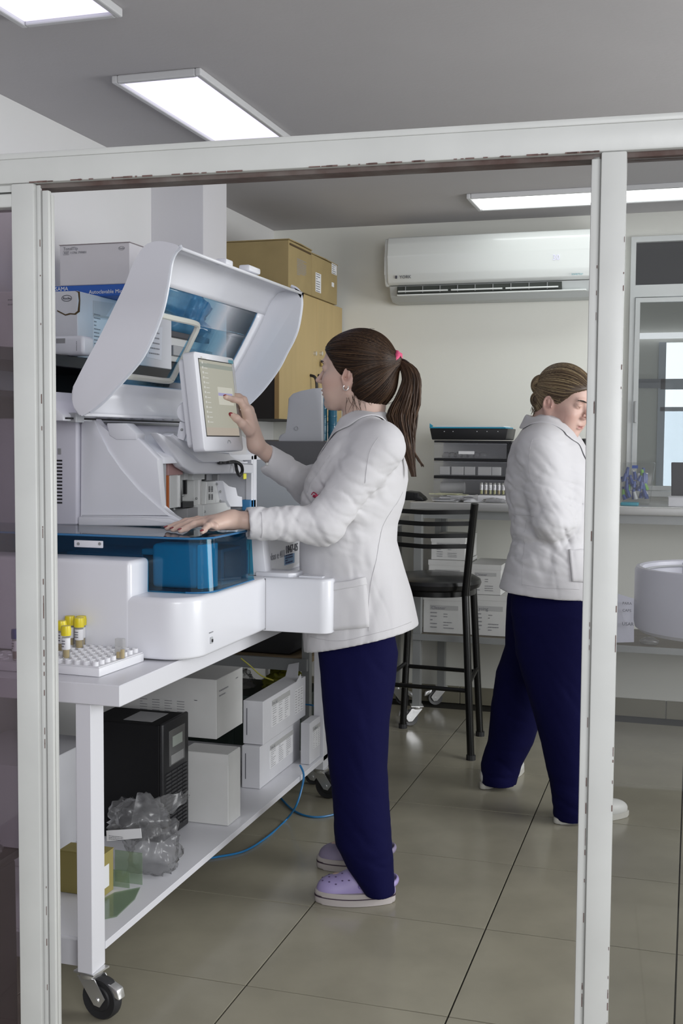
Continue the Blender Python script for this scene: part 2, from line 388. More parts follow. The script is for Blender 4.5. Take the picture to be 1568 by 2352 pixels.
# chips of missing paint along the bead edges
rnd=random.Random(4); f=B(XFP)
for i in range(70):
    z=rnd.uniform(.1,zH-.1); l=rnd.uniform(.002,.018)*(1+(rnd.random()>.9)); s=rnd.choice([s97-.0015,sR2-.001,sR0+.012])
    f.box((s,-.0003 if s>sR1 else (.0098 if s<0 and s<s103 else .0117),z),(rnd.uniform(.0006,.0015),.0012,l))
f.obj('paint_chip',mat('chip_brown',(.16,.10,.09),.8),part,kind='stuff')
f=B(XFP)
for i in range(70):
    s=rnd.uniform(s75,sR1); f.box((s,-.0004,zH+.0008),(rnd.uniform(.002,.02),.001,rnd.uniform(.001,.003)))
f.obj('paint_chip',MATS['chip_brown'],part,kind='stuff')
# ---- air conditioner
AY=WB-.22
def A(x,y,Y=AY): return PY(x,y,Y)
x0=A(881,600).x; x1=x0+1.06; zt=A(881,546).z; zb=A(881,655).z; zl=A(900,690).z
ac=thing('air_conditioner',(x0+.5,WB,zl),'long white wall mounted air conditioner with an open louver','air conditioner')
prof=[(AY+.012,zt),(AY+.002,zt-.03),(AY,zt-.09),(AY+.003,zb+.05),(AY+.012,zb+.012),(AY+.03,zb),(WB-.001,zb),(WB-.001,zt+.004),(AY+.06,zt+.006)]
acw=mat('ac_white',(.66,.68,.67),.22,coat=.3)
B().prism([(x0+.015,y,z) for y,z in prof],(x1-x0-.03,0,0),.006,3).obj('front_panel',acw,ac,smooth=True)
for xx in (x0,x1-.02):
    B().prism([(xx,y,z) for y,z in [(AY+.022,zt-.002),(AY+.012,zt-.03),(AY+.01,zt-.09),(AY+.013,zb+.05),(AY+.02,zb+.012),(AY+.035,zb-.003),(WB-.001,zb-.003),(WB-.001,zt+.002)]],(.02,0,0),.005,2).obj('end_cap',acw,ac,smooth=True)
B().prism([(x0+.02,y,z) for y,z in [(AY+.03,zb-.002),(AY+.05,zb-.05),(AY+.09,zl),(WB-.001,zl),(WB-.001,zb-.002)]],(x1-x0-.05,0,0),.004,2).obj('underside',mat('ac_grey',(.45,.47,.47),.4),ac,smooth=True)
B().rbox((x0+.06,AY+.025,zb-.04),(x0+.83,AY+.05,zb-.006)).obj('air_outlet',mat('dark_outlet',(.03,.035,.03),.6),ac)
for k in range(3):
    B().rbox((x0+.065+.255*k,AY+.018,zb-.033),(x0+.065+.255*k+.24,AY+.03,zb-.026),.001).obj('louver_slat',acw,ac)
for k in range(9):
    B().rbox((x0+.1+.083*k,AY+.02,zb-.037),(x0+.103+.083*k,AY+.034,zb-.008)).obj('vertical_vane',galv,ac)
B().rbox((x0+.06,AY+.02,zb-.05),(x1-.12,AY+.06,zb-.043),.002).obj('louver_flap',acw,ac)
p=A(907,640,AY-.001); B().rbox((p.x,AY+.0,p.z),(p.x+.009,AY+.003,p.z+.014)).obj('brand_mark',ink,ac)
p=A(917,640,AY+.001); B().text('YORK',p,(1,0,0),(0,0,1),.021).obj('lettering',ink,ac)
p=A(1268,597,AY-.0015); B().text('30',p,(1,0,0),(0,0,1),.034).obj('temperature_display',emat('led_blue',(.75,.75,1),1.1),ac)
p=A(1312,632,AY-.0005); B().text('inverter',p,(1,0,0),(0,0,1),.016).obj('lettering',mat('teal_ink',(.1,.3,.35),.6),ac)
# ---- cabinet, boxes on it
CXF=-1.69
cy_n=PX(641,900,CXF).y; zc0=PX(641,962,CXF).z; zc1=PX(783,707,CXF).z+.0
cyf=WB-.02
cab=thing('wall_cabinet',(CXF-.18,(cy_n+cyf)/2,zc0),'tan wooden wall cabinet with padlocked double doors in the far left corner','cabinet')
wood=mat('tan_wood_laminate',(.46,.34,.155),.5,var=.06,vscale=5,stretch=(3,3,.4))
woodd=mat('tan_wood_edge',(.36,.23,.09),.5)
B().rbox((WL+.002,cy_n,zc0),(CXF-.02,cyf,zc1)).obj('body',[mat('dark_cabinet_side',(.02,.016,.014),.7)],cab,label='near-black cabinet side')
ym=PX(727,850,CXF).y
B().rbox((CXF-.018,cy_n,zc0),(CXF,ym-.0015,zc1),.0015).obj('door',wood,cab)
d2=B().rbox((CXF-.018,ym+.0015,zc0),(CXF,cyf,zc1),.0015).obj('door',wood,cab)
B().rbox((CXF-.02,cy_n-.003,zc0),(CXF,cy_n-.0005,zc1)).obj('edge_strip',woodd,cab)
for px in (712,730):
    a=PX(px,862,CXF); b=PX(px+3,895,CXF)
    pts=smooth_path([(CXF,a.y,a.z),(CXF+.025,a.y,a.z-.012),(CXF+.032,a.y,(a.z+b.z)/2-.03),(CXF+.025,a.y,b.z-.06),(CXF,a.y,b.z-.07)],5)
    B().tube(pts,.0065,8).obj('handle',black,cab,smooth=True)
for px in (721,735):
    a=PX(px,812,CXF); B().cyl((CXF,a.y,a.z),(CXF+.012,a.y,a.z),.010).obj('hasp',chrome,cab,smooth=True)
a=PX(735,822,CXF)
pd=thing('padlock',(CXF+.008,a.y,a.z-.04),'small brass padlock hanging from the tan cabinet doors','padlock')
B().box((CXF+.009,a.y,a.z-.028),(.012,.02,.026),.003).obj('body',mat('brass',(.35,.26,.1),.35,metal=.8),pd)
B().tube(arc((CXF+.009,a.y,a.z-.016),.007,0,180,8,(0,1,0),(0,0,1)),.0022,6).obj('shackle',chrome,pd,smooth=True)
# cardboard boxes on the cabinet
def carton(name,x0,x1,y0,y1,z0,z1,m,label,cat='box',group=None,lid=True,tape=None):
    t=thing(name,((x0+x1)/2,(y0+y1)/2,z0),label,cat,group)
    B().rbox((x0,y0,z0),(x1,y1,z1),.002,seg=1).obj('body',m,t)
    if lid:
        e=.002; ym=(y0+y1)/2
        B().prism([(x0-e,y0-e,z1+.001),(x1+e,y0-e,z1+.001),(x1+e,ym-.002,z1+.004),(x0-e,ym-.002,z1+.004)],(0,0,.004)).obj('flap',m,t)
        B().prism([(x0-e,ym+.002,z1+.004),(x1+e,ym+.002,z1+.004),(x1+e,y1+e,z1+.001),(x0-e,y1+e,z1+.001)],(0,0,.004)).obj('flap',m,t)
    return t
zb0=zc1+.002
bx=CXF+.01
a0=PX(663,552,bx); a1=PX(719,560,bx); zz=PX(775,606,bx).z
y_n=a0.y; y_m=PX(716,570,bx).y; y_f=PX(774,640,bx).y
ktop=zz
c1=carton('cardboard_box',-2.04,bx,y_n,y_m-.003,zb0,ktop,kraft,'big brown cardboard box on the wall cabinet, printed side, nearer of two')
c2=carton('cardboard_box',-2.04,bx,y_m+.003,y_f,zb0,ktop-.012,kraft,'brown cardboard box with two white stickers on the cabinet, against the back wall')
def lab(p0,p1,X,o=.0015,m=paper,name='sticker',par=None,rows=0,seed=1):
    a=PX(p0[0],p0[1],X+o); b=PX(p1[0],p1[1],X+o)
    s=B().rbox((X,min(a.y,b.y),min(a.z,b.z)),(X+o,max(a.y,b.y),max(a.z,b.z))).obj(name,m,par)
    if rows: B().marks((X+o,min(a.y,b.y)+.005,min(a.z,b.z)),(0,1,0),(0,0,1),abs(a.y-b.y)*.9,abs(a.z-b.z),rows,seed).obj('print',ink,s)
    return s
lab((725,625),(737,674),bx,par=c2,rows=8); lab((762,604),(773,633),bx,par=c2,rows=5,seed=3); lab((762,648),(767,660),bx,par=c2)
a=PX(682,592,bx); b=PX(708,642,bx); B().marks((bx,a.y,b.z),(0,1,0),(0,0,1),b.y-a.y,a.z-b.z,10,5,lh=.5).obj('print',inkg,c1)
B().rbox((bx-.01,y_n+.01,ktop-.02),(bx+.003,y_m-.02,ktop-.012)).obj('torn_edge',mat('torn_dark',(.08,.05,.02),.9),c1)
# ------------------------------------------------------------------ work table with castors
TX=-1.17; TY0=2.21; TY1=3.97; TZ=.765; TXL=-1.98
table=thing('work_table',(TX-.4,(TY0+TY1)/2,0),'long white laminate work table on castors carrying the analyser','table')
B().rbox((TXL,TY0,TZ-.047),(TX,TY1,TZ),.002,seg=1).obj('tabletop',lam,table)
SZ=.158; SX=-1.248
B().rbox((TXL,2.284,SZ-.018),(SX,TY1-.03,SZ),.001,seg=1).obj('shelf',lam,table)
B().rbox((TXL,2.27,SZ-.06),(SX-.045,2.2835,SZ-.001)).obj('shelf_apron',lam,table)
def castor(x,y,ztop,r,rot,par,name='castor',w=.028,col=rubber):
    """swivel castor with bracket, wheel and brake, under a leg"""
    m=Matrix.Translation((x,y,0))@Matrix.Rotation(rot,4,'Z')
    c=B(m).rbox((-.028,-.028,ztop-.004),(.028,.028,ztop)).lathe([(.024,ztop-.016),(.026,ztop-.012),(.026,ztop-.005)],(0,0,0),16).obj(name,chrome,par,smooth=True)
    off=.03
    for s in (-1,1):
        b=B(m); poly=[(-.024,s*(w/2+.004),ztop-.014),(.024,s*(w/2+.004),ztop-.014),(off+.022,s*(w/2+.004),r+.006),(off+.008,s*(w/2+.004),r-.014),(off-.008,s*(w/2+.004),r-.012)]
        b.prism(poly,(0,s*.0022,0)).obj('fork',chrome,c)
    b=B(m); b.lathe([(.001,-w/2),(r*.55,-w/2),(r*.6,-w/2+.003),(r*.92,-w/2),(r,-w/2+.006),(r,w/2-.006),(r*.92,w/2),(r*.6,w/2-.003),(r*.55,w/2),(.001,w/2)],(off,0,r),28,axis='y').obj('wheel',col,c,smooth=True)
    B(m).cyl((off,-w/2-.009,r),(off,w/2+.009,r),.006,10).obj('axle',chrome,c,smooth=True)
    B(m).prism([(off+.018,-.012,ztop-.018),(off+.05,-.012,ztop-.03),(off+.056,-.012,ztop-.052),(off+.04,-.012,ztop-.048),(off+.02,-.012,ztop-.032)],(0,.024,0),.003).obj('brake_lever',chrome,c,smooth=True)
for (x,y) in ((-1.267,2.252),(-1.267,TY1-.05),(TXL+.04,2.252),(TXL+.04,TY1-.05)):
    B().rbox((x-.019,y-.029,.108),(x+.019,y+.029,TZ-.047),.0015,seg=1).obj('leg',lam,table)
    castor(x,y,.108,.048,R(-10) if x>-1.5 else R(150),table)
# ------------------------------------------------------------------ analyser
an=thing('laboratory_analyser',(-1.5,3.0,TZ),'large white benchtop analyser with its curved hood raised and a blue transparent cover','analyser')
an_w=mat('analyser_white',(.74,.745,.79),.32,coat=.15)
an_g=mat('analyser_grey',(.42,.43,.45),.45)
FX=-1.122; NY=2.48; LZ=.918; BZ=1.003; AXL=-1.93; FY=3.72
# lower base with rounded near corner
def corner_poly(xl,xr,y0,y1,r,z,n=8):
    pts=[(xl,y1,z),(xl,y0,z)]+[(p.x,p.y,z) for p in arc((xr-r,y0+r,z),r,-90,0,n,(1,0,0),(0,1,0))]+[(xr,y1,z)]
    return pts
B().rprism([(p[0],p[1]) for p in corner_poly(AXL,FX,NY,2.985,.085,0,12)[1:]]+[(AXL,2.985)],TZ+.004,LZ,.014,5,.008).obj('base',an_w,an,smooth=True)
B().prism([(p[0],p[1],TZ) for p in corner_poly(AXL+.02,FX-.02,NY+.02,3.6,.085,TZ)],(0,0,.006)).obj('foot_plate',black,an)
bx1=PY(299,1285,NY).x
B().rbox((AXL,NY-.0012,TZ+.006),(bx1,2.585,BZ),.012,seg=4).obj('side_block',an_w,an,smooth=True)
B().rbox((AXL,2.99,TZ+.004),(FX-.03,3.6,LZ-.02),.01,seg=3).obj('rear_base',an_w,an,smooth=True)
B().rbox((AXL,3.055,LZ-.02),(-1.168,FY,1.055),.008,seg=3).obj('rear_body',an_w,an,smooth=True)
# swinging holder sticking out at the front
ax0=FX+.002; ax1=-.962
hy0=2.965; ax1=PY(764,1400,hy0+.03).x
B().rprism([(ax0-.03,hy0),(ax1-.03,hy0)]+[(p.x,p.y) for p in arc((ax1-.03,hy0+.03,0),.03,-90,0,6,(1,0,0),(0,1,0))][1:]+[(p.x,p.y) for p in arc((ax1-.03,hy0+.085,0),.03,0,90,6,(1,0,0),(0,1,0))]+[(ax0-.03,hy0+.115)],TZ+.002,TZ+.152,.008,4,.003).obj('front_holder',an_w,an,smooth=True)
B().prism([(ax0-.04,hy0+.02,TZ+.150),(ax0+.06,hy0+.02,TZ+.150),(ax0+.075,hy0+.04,TZ+.150),(ax0+.075,hy0+.11,TZ+.150),(ax0-.04,hy0+.11,TZ+.150)],(0,0,.013),.004,2).obj('holder_lid',an_w,an,smooth=True)
B().rbox((ax0+.085,hy0+.03,TZ+.1515),(ax1-.03,hy0+.10,TZ+.156),.001).obj('holder_rim',an_w,an)
B().rbox((FX-.004,hy0-.0006,TZ+.006),(FX+.0006,hy0+.02,TZ+.148)).obj('holder_gap',mat('seam_dark',(.12,.12,.13),.6),an)
# reader blocks behind the blue cover
k0=PY(572,1240,3.0); k1=PY(603,1240,3.0)
B().prism([(k0.x,3.0,LZ-.003),(k1.x+.012,3.0,LZ-.003),(k1.x,3.0,k1.z),(k0.x,3.0,k1.z)],(0,.05,0),.004,2).obj('front_block',an_w,an,smooth=True)
B().rbox((k0.x-.1,3.005,LZ),(k0.x-.002,3.2,k1.z-.004),.004).obj('front_block',an_w,an,smooth=True)
# far front panel with the model lettering
q=PX(608,1305,-1.16)
pX=-1.16
B().prism([PX(590,1225,pX),PX(720,1225,pX),PX(720,1268,pX),PX(660,1312,pX),PX(600,1318,pX)],(-.2,0,0)).obj('far_panel',an_w,an)
a=PX(614,1291,pX); b=PX(650,1283,pX); B().text('cobas e 411',(pX+.001,a.y,a.z+.002),(0,1,0),(0,0,1),.030).obj('lettering',inkg,an)
stk=mat('blue_label',(.22,.36,.55),.6); a=PX(653,1276,pX); b=PX(675,1292,pX)
s_=B().rbox((pX+.0005,a.y,b.z),(pX+.0015,b.y,a.z),0).obj('property_label',stk,an)
B().marks((pX+.0016,a.y+.004,b.z+.002),(0,1,0),(0,0,1),(b.y-a.y)*.95,a.z-b.z,4,7,lh=.6).obj('print',mat('navy_ink',(.02,.03,.12),.6),s_)
a=PX(655,1272,pX); B().text('1847-05',(pX+.001,a.y,a.z),(0,1,0),(0,0,1),.034).obj('lettering',ink,an)
# embossed mark and power switch on the base front
a=PX(484,1467,FX); B().text('RACK',(FX+.001,a.y-.01,a.z+.012),(0,1,0),(0,0,1),.008).marks((FX+.0006,a.y-.01,a.z+.012),(0,1,0),(0,0,1),.03,.009,1).obj('lettering',inkg,an) if False else B().marks((FX+.0006,a.y-.012,a.z+.012),(0,1,0),(0,0,1),.032,.009,1,3).obj('small_print',inkg,an)
sw=B().rbox((FX-.002,a.y-.006,a.z-.012),(FX+.003,a.y+.008,a.z+.004),.001).obj('switch',an_g,an); B().rbox((FX+.002,a.y-.002,a.z-.008),(FX+.005,a.y+.004,a.z-.001)).obj('rocker',black,sw)
# blue cover
blue=pane('blue_acrylic',(.11,.62,.76),rough=.03)
blue_top=pane('blue_acrylic_top',(.28,.60,.76),rough=.03)
CY0=2.575; CY1=2.875; CX=-1.125; CZ1=1.052; CXL=AXL
def cover_ring(x,y0,r,z): return [(CXL,y0,z)]+[(p.x,p.y,z) for p in arc((x-r,y0+r,z),r,-90,0,14,(1,0,0),(0,1,0))]+[(x,CY1,z)]
o=B()
bot=cover_ring(CX+.004,CY0-.004,.06,LZ+.001); top=cover_ring(CX-.004,CY0,.06,CZ1)
# near wall starts right of the side block in its lower part
n=len(bot); o._add(bot+top,[[i,i+1,n+i+1,n+i] for i in range(n-1)])
ob=o.obj('blue_cover_wall',blue,an); sm=ob.modifiers.new('thickness','SOLIDIFY'); sm.thickness=.004; sm.offset=-1
B().prism(top+[(CXL,CY1,CZ1)],(0,0,.004),.0015,1).obj('blue_cover_top',blue_top,an,smooth=True)
B().tube([(p[0],p[1],CZ1+.001) for p in top],.0028,6).obj('blue_cover_rim',mat('blue_edge',(.03,.16,.35),.15),an,smooth=True)
B().tube([(p[0],p[1],LZ+.003) for p in bot[1:]],.002,6).obj('blue_cover_rim',MATS['blue_edge'],an,smooth=True)
# inside of the covered bay
B().rbox((-1.86,2.60,LZ-.002),(-1.145,2.86,LZ+.004)).obj('bay_floor',mat('bay_dark',(.02,.03,.05),.5),an)
B().rbox((AXL,2.845,LZ),(-1.13,2.855,CZ1-.004)).obj('bay_back',mat('bay_blue_grey',(.18,.22,.26),.5),an)
B().rbox((-1.30,2.625,LZ+.004),(-1.175,2.70,LZ+.115),.012,seg=4).obj('reagent_housing',mat('pale_blue_part',(.62,.70,.74),.4),an,smooth=True)
B().prism([(-1.175,2.625,LZ+.004),(-1.15,2.66,LZ+.004),(-1.15,2.70,LZ+.004),(-1.175,2.70,LZ+.004)],(0,0,.112),.003).obj('reagent_housing',MATS['pale_blue_part'],an,smooth=True)
B().rbox((-1.30,2.705,LZ+.004),(-1.142,2.84,LZ+.098),.004).obj('sample_track',mat('slate_part',(.10,.12,.15),.5),an)
B().rbox((-1.1415,2.72,LZ+.015),(-1.1400,2.825,LZ+.09)).obj('track_window',mat('slate_part3',(.05,.07,.09),.3),an)
B().rbox((-1.55,2.64,LZ+.004),(-1.33,2.84,LZ+.085),.004).obj('inner_block',mat('slate_part2',(.16,.19,.23),.5),an)
B().rbox((-1.84,2.62,LZ+.004),(-1.58,2.84,LZ+.06),.004).obj('inner_block',MATS['slate_part'],an)
B().rbox((-1.33,2.63,LZ+.085),(-1.19,2.66,LZ+.100),.003).obj('inner_bar',an_g,an)
a=PY(171,1240,CY0-.003); b=PY(237,1259,CY0-.003)
hp=B().rbox((a.x,CY0-.006,b.z),(b.x,CY0-.0008,a.z),.002).obj('cover_bracket',an_w,an,smooth=True)
for px in (180,229):
    c=PY(px,1249,CY0-.006); B().cyl((c.x,CY0-.0075,c.z),(c.x,CY0-.005,c.z),.004,10).obj('screw',galv,hp)
# housing : near side wall, panel rising behind the blue cover
HY=2.86
def H_(x,y): p=PY(x,y,HY); return (p.x,p.z)
def hz(pts,dy,vec,m,name,bev=.0,lab=None,seg=2):
    return B().prism([(x,HY+dy,z) for x,z in pts],vec,bev,seg).obj(name,m,an,smooth=True,label=lab)
outline=[H_(*p) for p in ((186,1204),(186,975),(196,960),(222,962),(232,982),(250,997),(275,1004),(312,1004),(322,1010),(364,1054),(367,1166),(392,1182),(424,1200),(424,1207),(186,1206))]
hz(outline,0,(0,.03,0),an_w,'side_shell',.005,seg=3)
# flared second skin (raised curved part at the left)
flare=[H_(*p) for p in ((188,1196),(188,974),(198,961),(218,963),(226,990),(250,1035),(280,1078),(320,1125),(365,1165),(395,1186),(188,1180))]
hz(flare,-.006,(0,.01,0),an_w,'side_flare',.003,seg=3)
hz([H_(*p) for p in ((186,1207),(186,1186),(300,1187),(392,1190),(424,1201),(424,1208))],-.018,(0,.02,0),an_w,'lower_lip',.005,seg=3)
lp=[H_(*p) for p in ((120,1210),(120,961),(178,961),(185,975),(185,1205))]
lp[0]=(AXL,lp[0][1]); lp[1]=(AXL,lp[1][1])
hz(lp,-.02,(0,.8,0),mat('analyser_back_case',(.62,.61,.68),.4),'rear_case',.006,seg=3)
for i in range(13):
    a=PY(131,1056+i*8.05,HY-.02); b=PY(143,1060+i*8.05,HY-.02)
    B().rbox((a.x-.02,HY-.0215,b.z),(b.x,HY-.0195,a.z),0).obj('vent_slot',black,an)
a=PY(133,1030,HY-.02); b=PY(141,1044,HY-.02); B().rbox((a.x,HY-.022,b.z),(b.x,HY-.0195,a.z),.001).obj('socket',grey_pl,an)
# white block on top of side shell
B().prism([(x,HY-.004,z) for x,z in [H_(*p) for p in ((246,972),(290,972),(315,996),(315,1010),(268,1010),(252,1000))]],(0,.05,0),.003).obj('corner_cap',an_w,an,smooth=True)
# deck, back wall of the bay, far side
hx=PY(366,1100,HY).x
zt_=PY(366,1054,HY).z; zTop=PY(200,960,HY).z
B().rbox((AXL,HY+.03,1.05),(hx-.22,FY,zTop-.005),.004).obj('bay_back_wall',mat('bay_wall',(.50,.51,.51),.5),an)
B().prism([(hx-.22,HY+.031,zTop-.012),(hx-.10,HY+.031,zTop-.045),(hx,HY+.031,zt_+.004),(hx,HY+.031,zt_-.014),(hx-.22,HY+.031,zt_-.014)],(0,FY-HY-.04,0),.002).obj('sloped_deck',an_w,an,smooth=True)
B().rbox((AXL,HY+.01,1.045),(hx,FY,1.06),.002).obj('bay_floor_plate',an_g,an)
B().rbox((hx-.22,HY+.03,1.06),(hx-.20,FY,zTop-.03)).obj('bay_lining',offwhite_pl,an)
yE=PX(590,1100,hx).y
B().rbox((hx-.02,yE-.05,1.06),(hx,yE-.035,zt_),.001).obj('bay_post',an_w,an)
B().rbox((hx-.22,yE-.03,1.06),(hx,yE,zt_+.02),.003).obj('far_shell',an_w,an)
# mechanism in the bay, from left to right
def bay(px0,px1,py0,py1,X,d,m,name,bev=.001):
    a=PX(px0,py0,X); b=PX(px1,py1,X)
    return B().rbox((X-d,a.y,min(a.z,b.z)),(X,b.y,max(a.z,b.z)),bev,seg=1).obj(name,m,an)
salmon=mat('salmon_block',(.42,.25,.24),.5); orange=mat('orange_strip',(.45,.12,.03),.5); yel=mat('yellow_tag',(.75,.7,.08),.6)
bay(375,382,1060,1180,hx-.02,.03,an_g,'guide_post'); bay(386,420,1062,1090,hx-.03,.07,salmon,'pipette_head')
bay(386,389,1092,1180,hx-.03,.02,orange,'orange_rail'); bay(390,412,1091,1165,hx-.035,.06,offwhite_pl,'carriage')
bay(412,415,1091,1165,hx-.03,.01,chrome,'rod'); bay(424,432,1072,1102,hx-.06,.02,offwhite_pl,'syringe'); bay(427,430,1102,1135,hx-.06,.01,black,'needle')
bay(443,470,1070,1101,hx-.05,.05,offwhite_pl,'drive_box'); bay(446,460,1101,1160,hx-.055,.04,offwhite_pl,'drive_column')
bay(460,463,1101,1190,hx-.05,.008,chrome,'rod'); bay(470,474,1090,1150,hx-.1,.02,black,'cable_chain')
bay(420,445,1154,1164,hx-.05,.05,black,'belt_cover'); bay(430,458,1168,1186,hx-.05,.06,grey_pl,'wash_station')
mb=B().prism([PX(*p,hx-.045) for p in ((472,1160),(475,1106),(512,1104),(520,1120),(528,1152))],(-.06,0,0),.002).obj('motor_box',offwhite_pl,an)
B().prism([PX(*p,hx-.02) for p in ((512,1104),(525,1118),(542,1120),(545,1140),(556,1141),(557,1164),(530,1164),(522,1150))],(-.03,0,0),.002).obj('motor_bracket',an_w,an)
for i in range(8):
    for c in range(2):
        for q in range(2):
            a=PX(479+c*6,1118+i*2.2+q*18,hx-.0445); B().rbox((hx-.046,a.y,a.z-.001),(hx-.0442,a.y+.013,a.z+.001)).obj('vent_slit',black,mb) if i<6 else None
bay(468,530,1160,1190,hx-.03,.08,offwhite_pl,'front_tray',.002)
bay(500,520,1090,1104,hx-.12,.02,grey_pl,'rail'); bay(555,575,1086,1165,hx-.06,.004,mat('clear_grey_panel',(.30,.30,.29),.3),'window_panel')
bay(560,566,1088,1100,hx-.005,.004,yel,'yellow_tag')
for (x,y) in ((400,1170),(420,1138),(451,1145),(506,1129),(506,1151),(470,1175),(498,1112)):
    a=PX(x,y,hx-.03); B().sph((hx-.03,a.y,a.z),.004,u=8,v=6).obj('screw_head',galv,an)
# tray arm carrying the monitor
AX=hx+.01
arm=[PX(*p,AX) for p in ((363,993),(370,997),(466,1062),(582,1064),(582,1087),(448,1089),(421,1073))]
B().prism(arm,(-.03,0,0),.006,3).obj('tray_arm',an_w,an,smooth=True)
B().rbox((hx-.10,PX(466,1064,AX).y,PX(466,1064,AX).z-.012),(AX-.02,PX(582,1064,AX).y,PX(466,1064,AX).z-.002),.002).obj('tray_floor',an_w,an)
arm2=[PX(*p,AX+.015) for p in ((388,1001),(399,995),(470,1040),(528,1040),(528,1050),(566,1061),(466,1062),(457,1056))]
B().prism(arm2,(-.03,0,0),.004,3).obj('tray_arm',an_w,an,smooth=True)
B().prism([PX(*p,AX-.04) for p in ((500,1040),(520,1040),(578,1060),(560,1066))],(-.02,0,0),.002).obj('cable_channel',an_w,an)
# rear tubing right of the bay
tb_=mat('blue_valve',(.05,.22,.45),.4)
for (x,y0,y1) in ((577,1095,1165),(583,1100,1160)):
    a=PX(x,y0,hx-.01); b=PX(x,y1,hx-.01); B().tube([a,b],.003,8).obj('tube',tb_,an,smooth=True)
a=PX(580,1158,hx-.0); B().rbox((hx-.03,a.y-.02,a.z-.02),(hx,a.y+.03,a.z+.015),.002).obj('valve_block',tb_,an)
# hinge rail under the hood
B().rbox((hx-.26,2.66,zTop-.002),(hx-.235,3.6,zTop+.02),.003).obj('hinge_rail',an_g,an)
a=PX(245,920,hx-.2); 
B().prism([(hx-.24,2.70,zTop-.01),(hx-.20,2.70,zTop-.01),(hx-.20,2.70,zTop+.005),(hx-.28,2.70,zTop+.07),(hx-.30,2.70,zTop+.07)],(0,.88,0),.003).obj('hinge_cover',an_w,an,smooth=True)
B().rbox((hx-.20,2.71,zTop-.006),(hx-.192,3.5,zTop-.001)).obj('rail_groove',black,an)
for i in range(9): B().rbox((hx-.199,2.80+.07*i,zTop+.002),(hx-.1915,2.83+.07*i,zTop+.006)).obj('rail_clip',offwhite_pl,an)
B().rbox((hx-.215,2.74,zTop-.014),(hx-.185,2.785,zTop+.012),.003).obj('hinge_block',an_g,an)
# ---- raised hood
YN=2.63; YF=3.58
outer=[(190,955),(176,950),(163,905),(176,872),(200,825),(230,770),(262,705),(288,650),(303,610),(318,582),(335,562),(352,555),(372,554),(396,559),(410,564)]
inner=[(412,568),(400,580),(391,602),(385,640),(376,690),(365,730),(345,780),(320,826),(285,868),(240,917),(205,946)]
def HP(p): q=PY(p[0],p[1],YN); return (q.x,q.z)
OP=[HP(p) for p in outer]; IP=[HP(p) for p in inner]
def sm2(pts,n=4): return [(v.x,v.z) for v in smooth_path([(x,0,z) for x,z in pts],n)]
OPs=sm2(OP); IPs=sm2(IP)
hood=B()
poly=OPs+IPs
hood=B().prism([(x,YN,z) for x,z in poly],(0,.012,0),.004,2).obj('hood_side',an_w,an,smooth=50)
IPf=[(PY(x,y,YF-.006).x,PY(x,y,YF-.006).z) for x,y in ((668,657),(680,663),(688,673),(692,690),(691,712),(684,752),(673,782),(658,810),(643,840),(622,871),(596,903),(564,934),(530,962))]
IPfs=sm2(IPf); OPf=sm2(OP[:-1],4)
B().prism([(x,YF-.012,z) for x,z in OPf+IPfs],(0,.012,0),.004,2).obj('hood_side',an_w,an,smooth=50)
# rim bead along both sides
rb=mat('hood_rim',(.62,.64,.70),.3)
B().tube([(x+.001,YN+.006,z) for x,z in [(OP[-1])]+IPs],.005,8).obj('hood_rim',rb,an,smooth=True)
B().tube([(x+.001,YF-.006,z) for x,z in IPfs],.005,8).obj('hood_rim',rb,an,smooth=True)
# shell sheet between the sides, following the outer profile, with the window cut out of it
prof=OPs[::-1]   # from the top lip to the hinge
L=[0]
for i in range(1,len(prof)): L.append(L[-1]+math.hypot(prof[i][0]-prof[i-1][0],prof[i][1]-prof[i-1][1]))
TOT=L[-1]
def at_s(s):
    for i in range(1,len(prof)):
        if L[i]>=s: 
            t=(s-L[i-1])/(L[i]-L[i-1]); return (prof[i-1][0]+(prof[i][0]-prof[i-1][0])*t, prof[i-1][1]+(prof[i][1]-prof[i-1][1])*t)
    return prof[-1]
def sheet(s0,s1,y0,y1,name,m,thick=.008,off=0,n=14):
    b=B(); vs=[]; fs=[]
    for i in range(n+1):
        a=at_s(s0+(s1-s0)*i/n); vs+=[(a[0]+off,y0,a[1]),(a[0]+off,y1,a[1])]
        if i: fs.append([2*i-2,2*i-1,2*i+1,2*i])
    b._add(vs,fs)
    o=b.obj(name,m,an,smooth='all'); md=o.modifiers.new('thickness','SOLIDIFY'); md.thickness=thick; md.offset=-1; return o
# project window corners on the sheet to find its limits
def find_s(px,py):
    """where the view ray through a pixel meets the sheet: (s, y)"""
    d=ray(px,py); best=None
    for i in range(1,len(prof)):
        (xa,za),(xb,zb_)=prof[i-1],prof[i]
        # solve CP+d t = (xa+(xb-xa)u, *, za+(zb-za)u)
        A2=np.array([[d.x,-(xb-xa)],[d.z,-(zb_-za)]]); bb_=np.array([xa-CP.x,za-CP.z])
        if abs(np.linalg.det(A2))<1e-9: continue
        t,u=np.linalg.solve(A2,bb_)
        if -0.001<=u<=1.001 and t>0:
            y=CP.y+d.y*t
            if y>YN-.05: best=(L[i-1]+(L[i]-L[i-1])*u,y) if best is None or y<best[1] else best
    return best
wt=find_s(607,690); wb_=find_s(548,860)
s_top=wt[0] if wt else .22; s_bot=wb_[0] if wb_ else TOT*.8
s_top=max(.18,min(s_top,.35)); yr=wt[1] if wt else YF-.1
S0=s_top; S1=TOT-.115; Y0w=YN+.06; Y1w=min(yr,YF-.07)
print('HOOD',TOT,wt,wb_,S0,S1,Y1w,find_s(448,745),find_s(380,878),find_s(290,865),find_s(370,725))
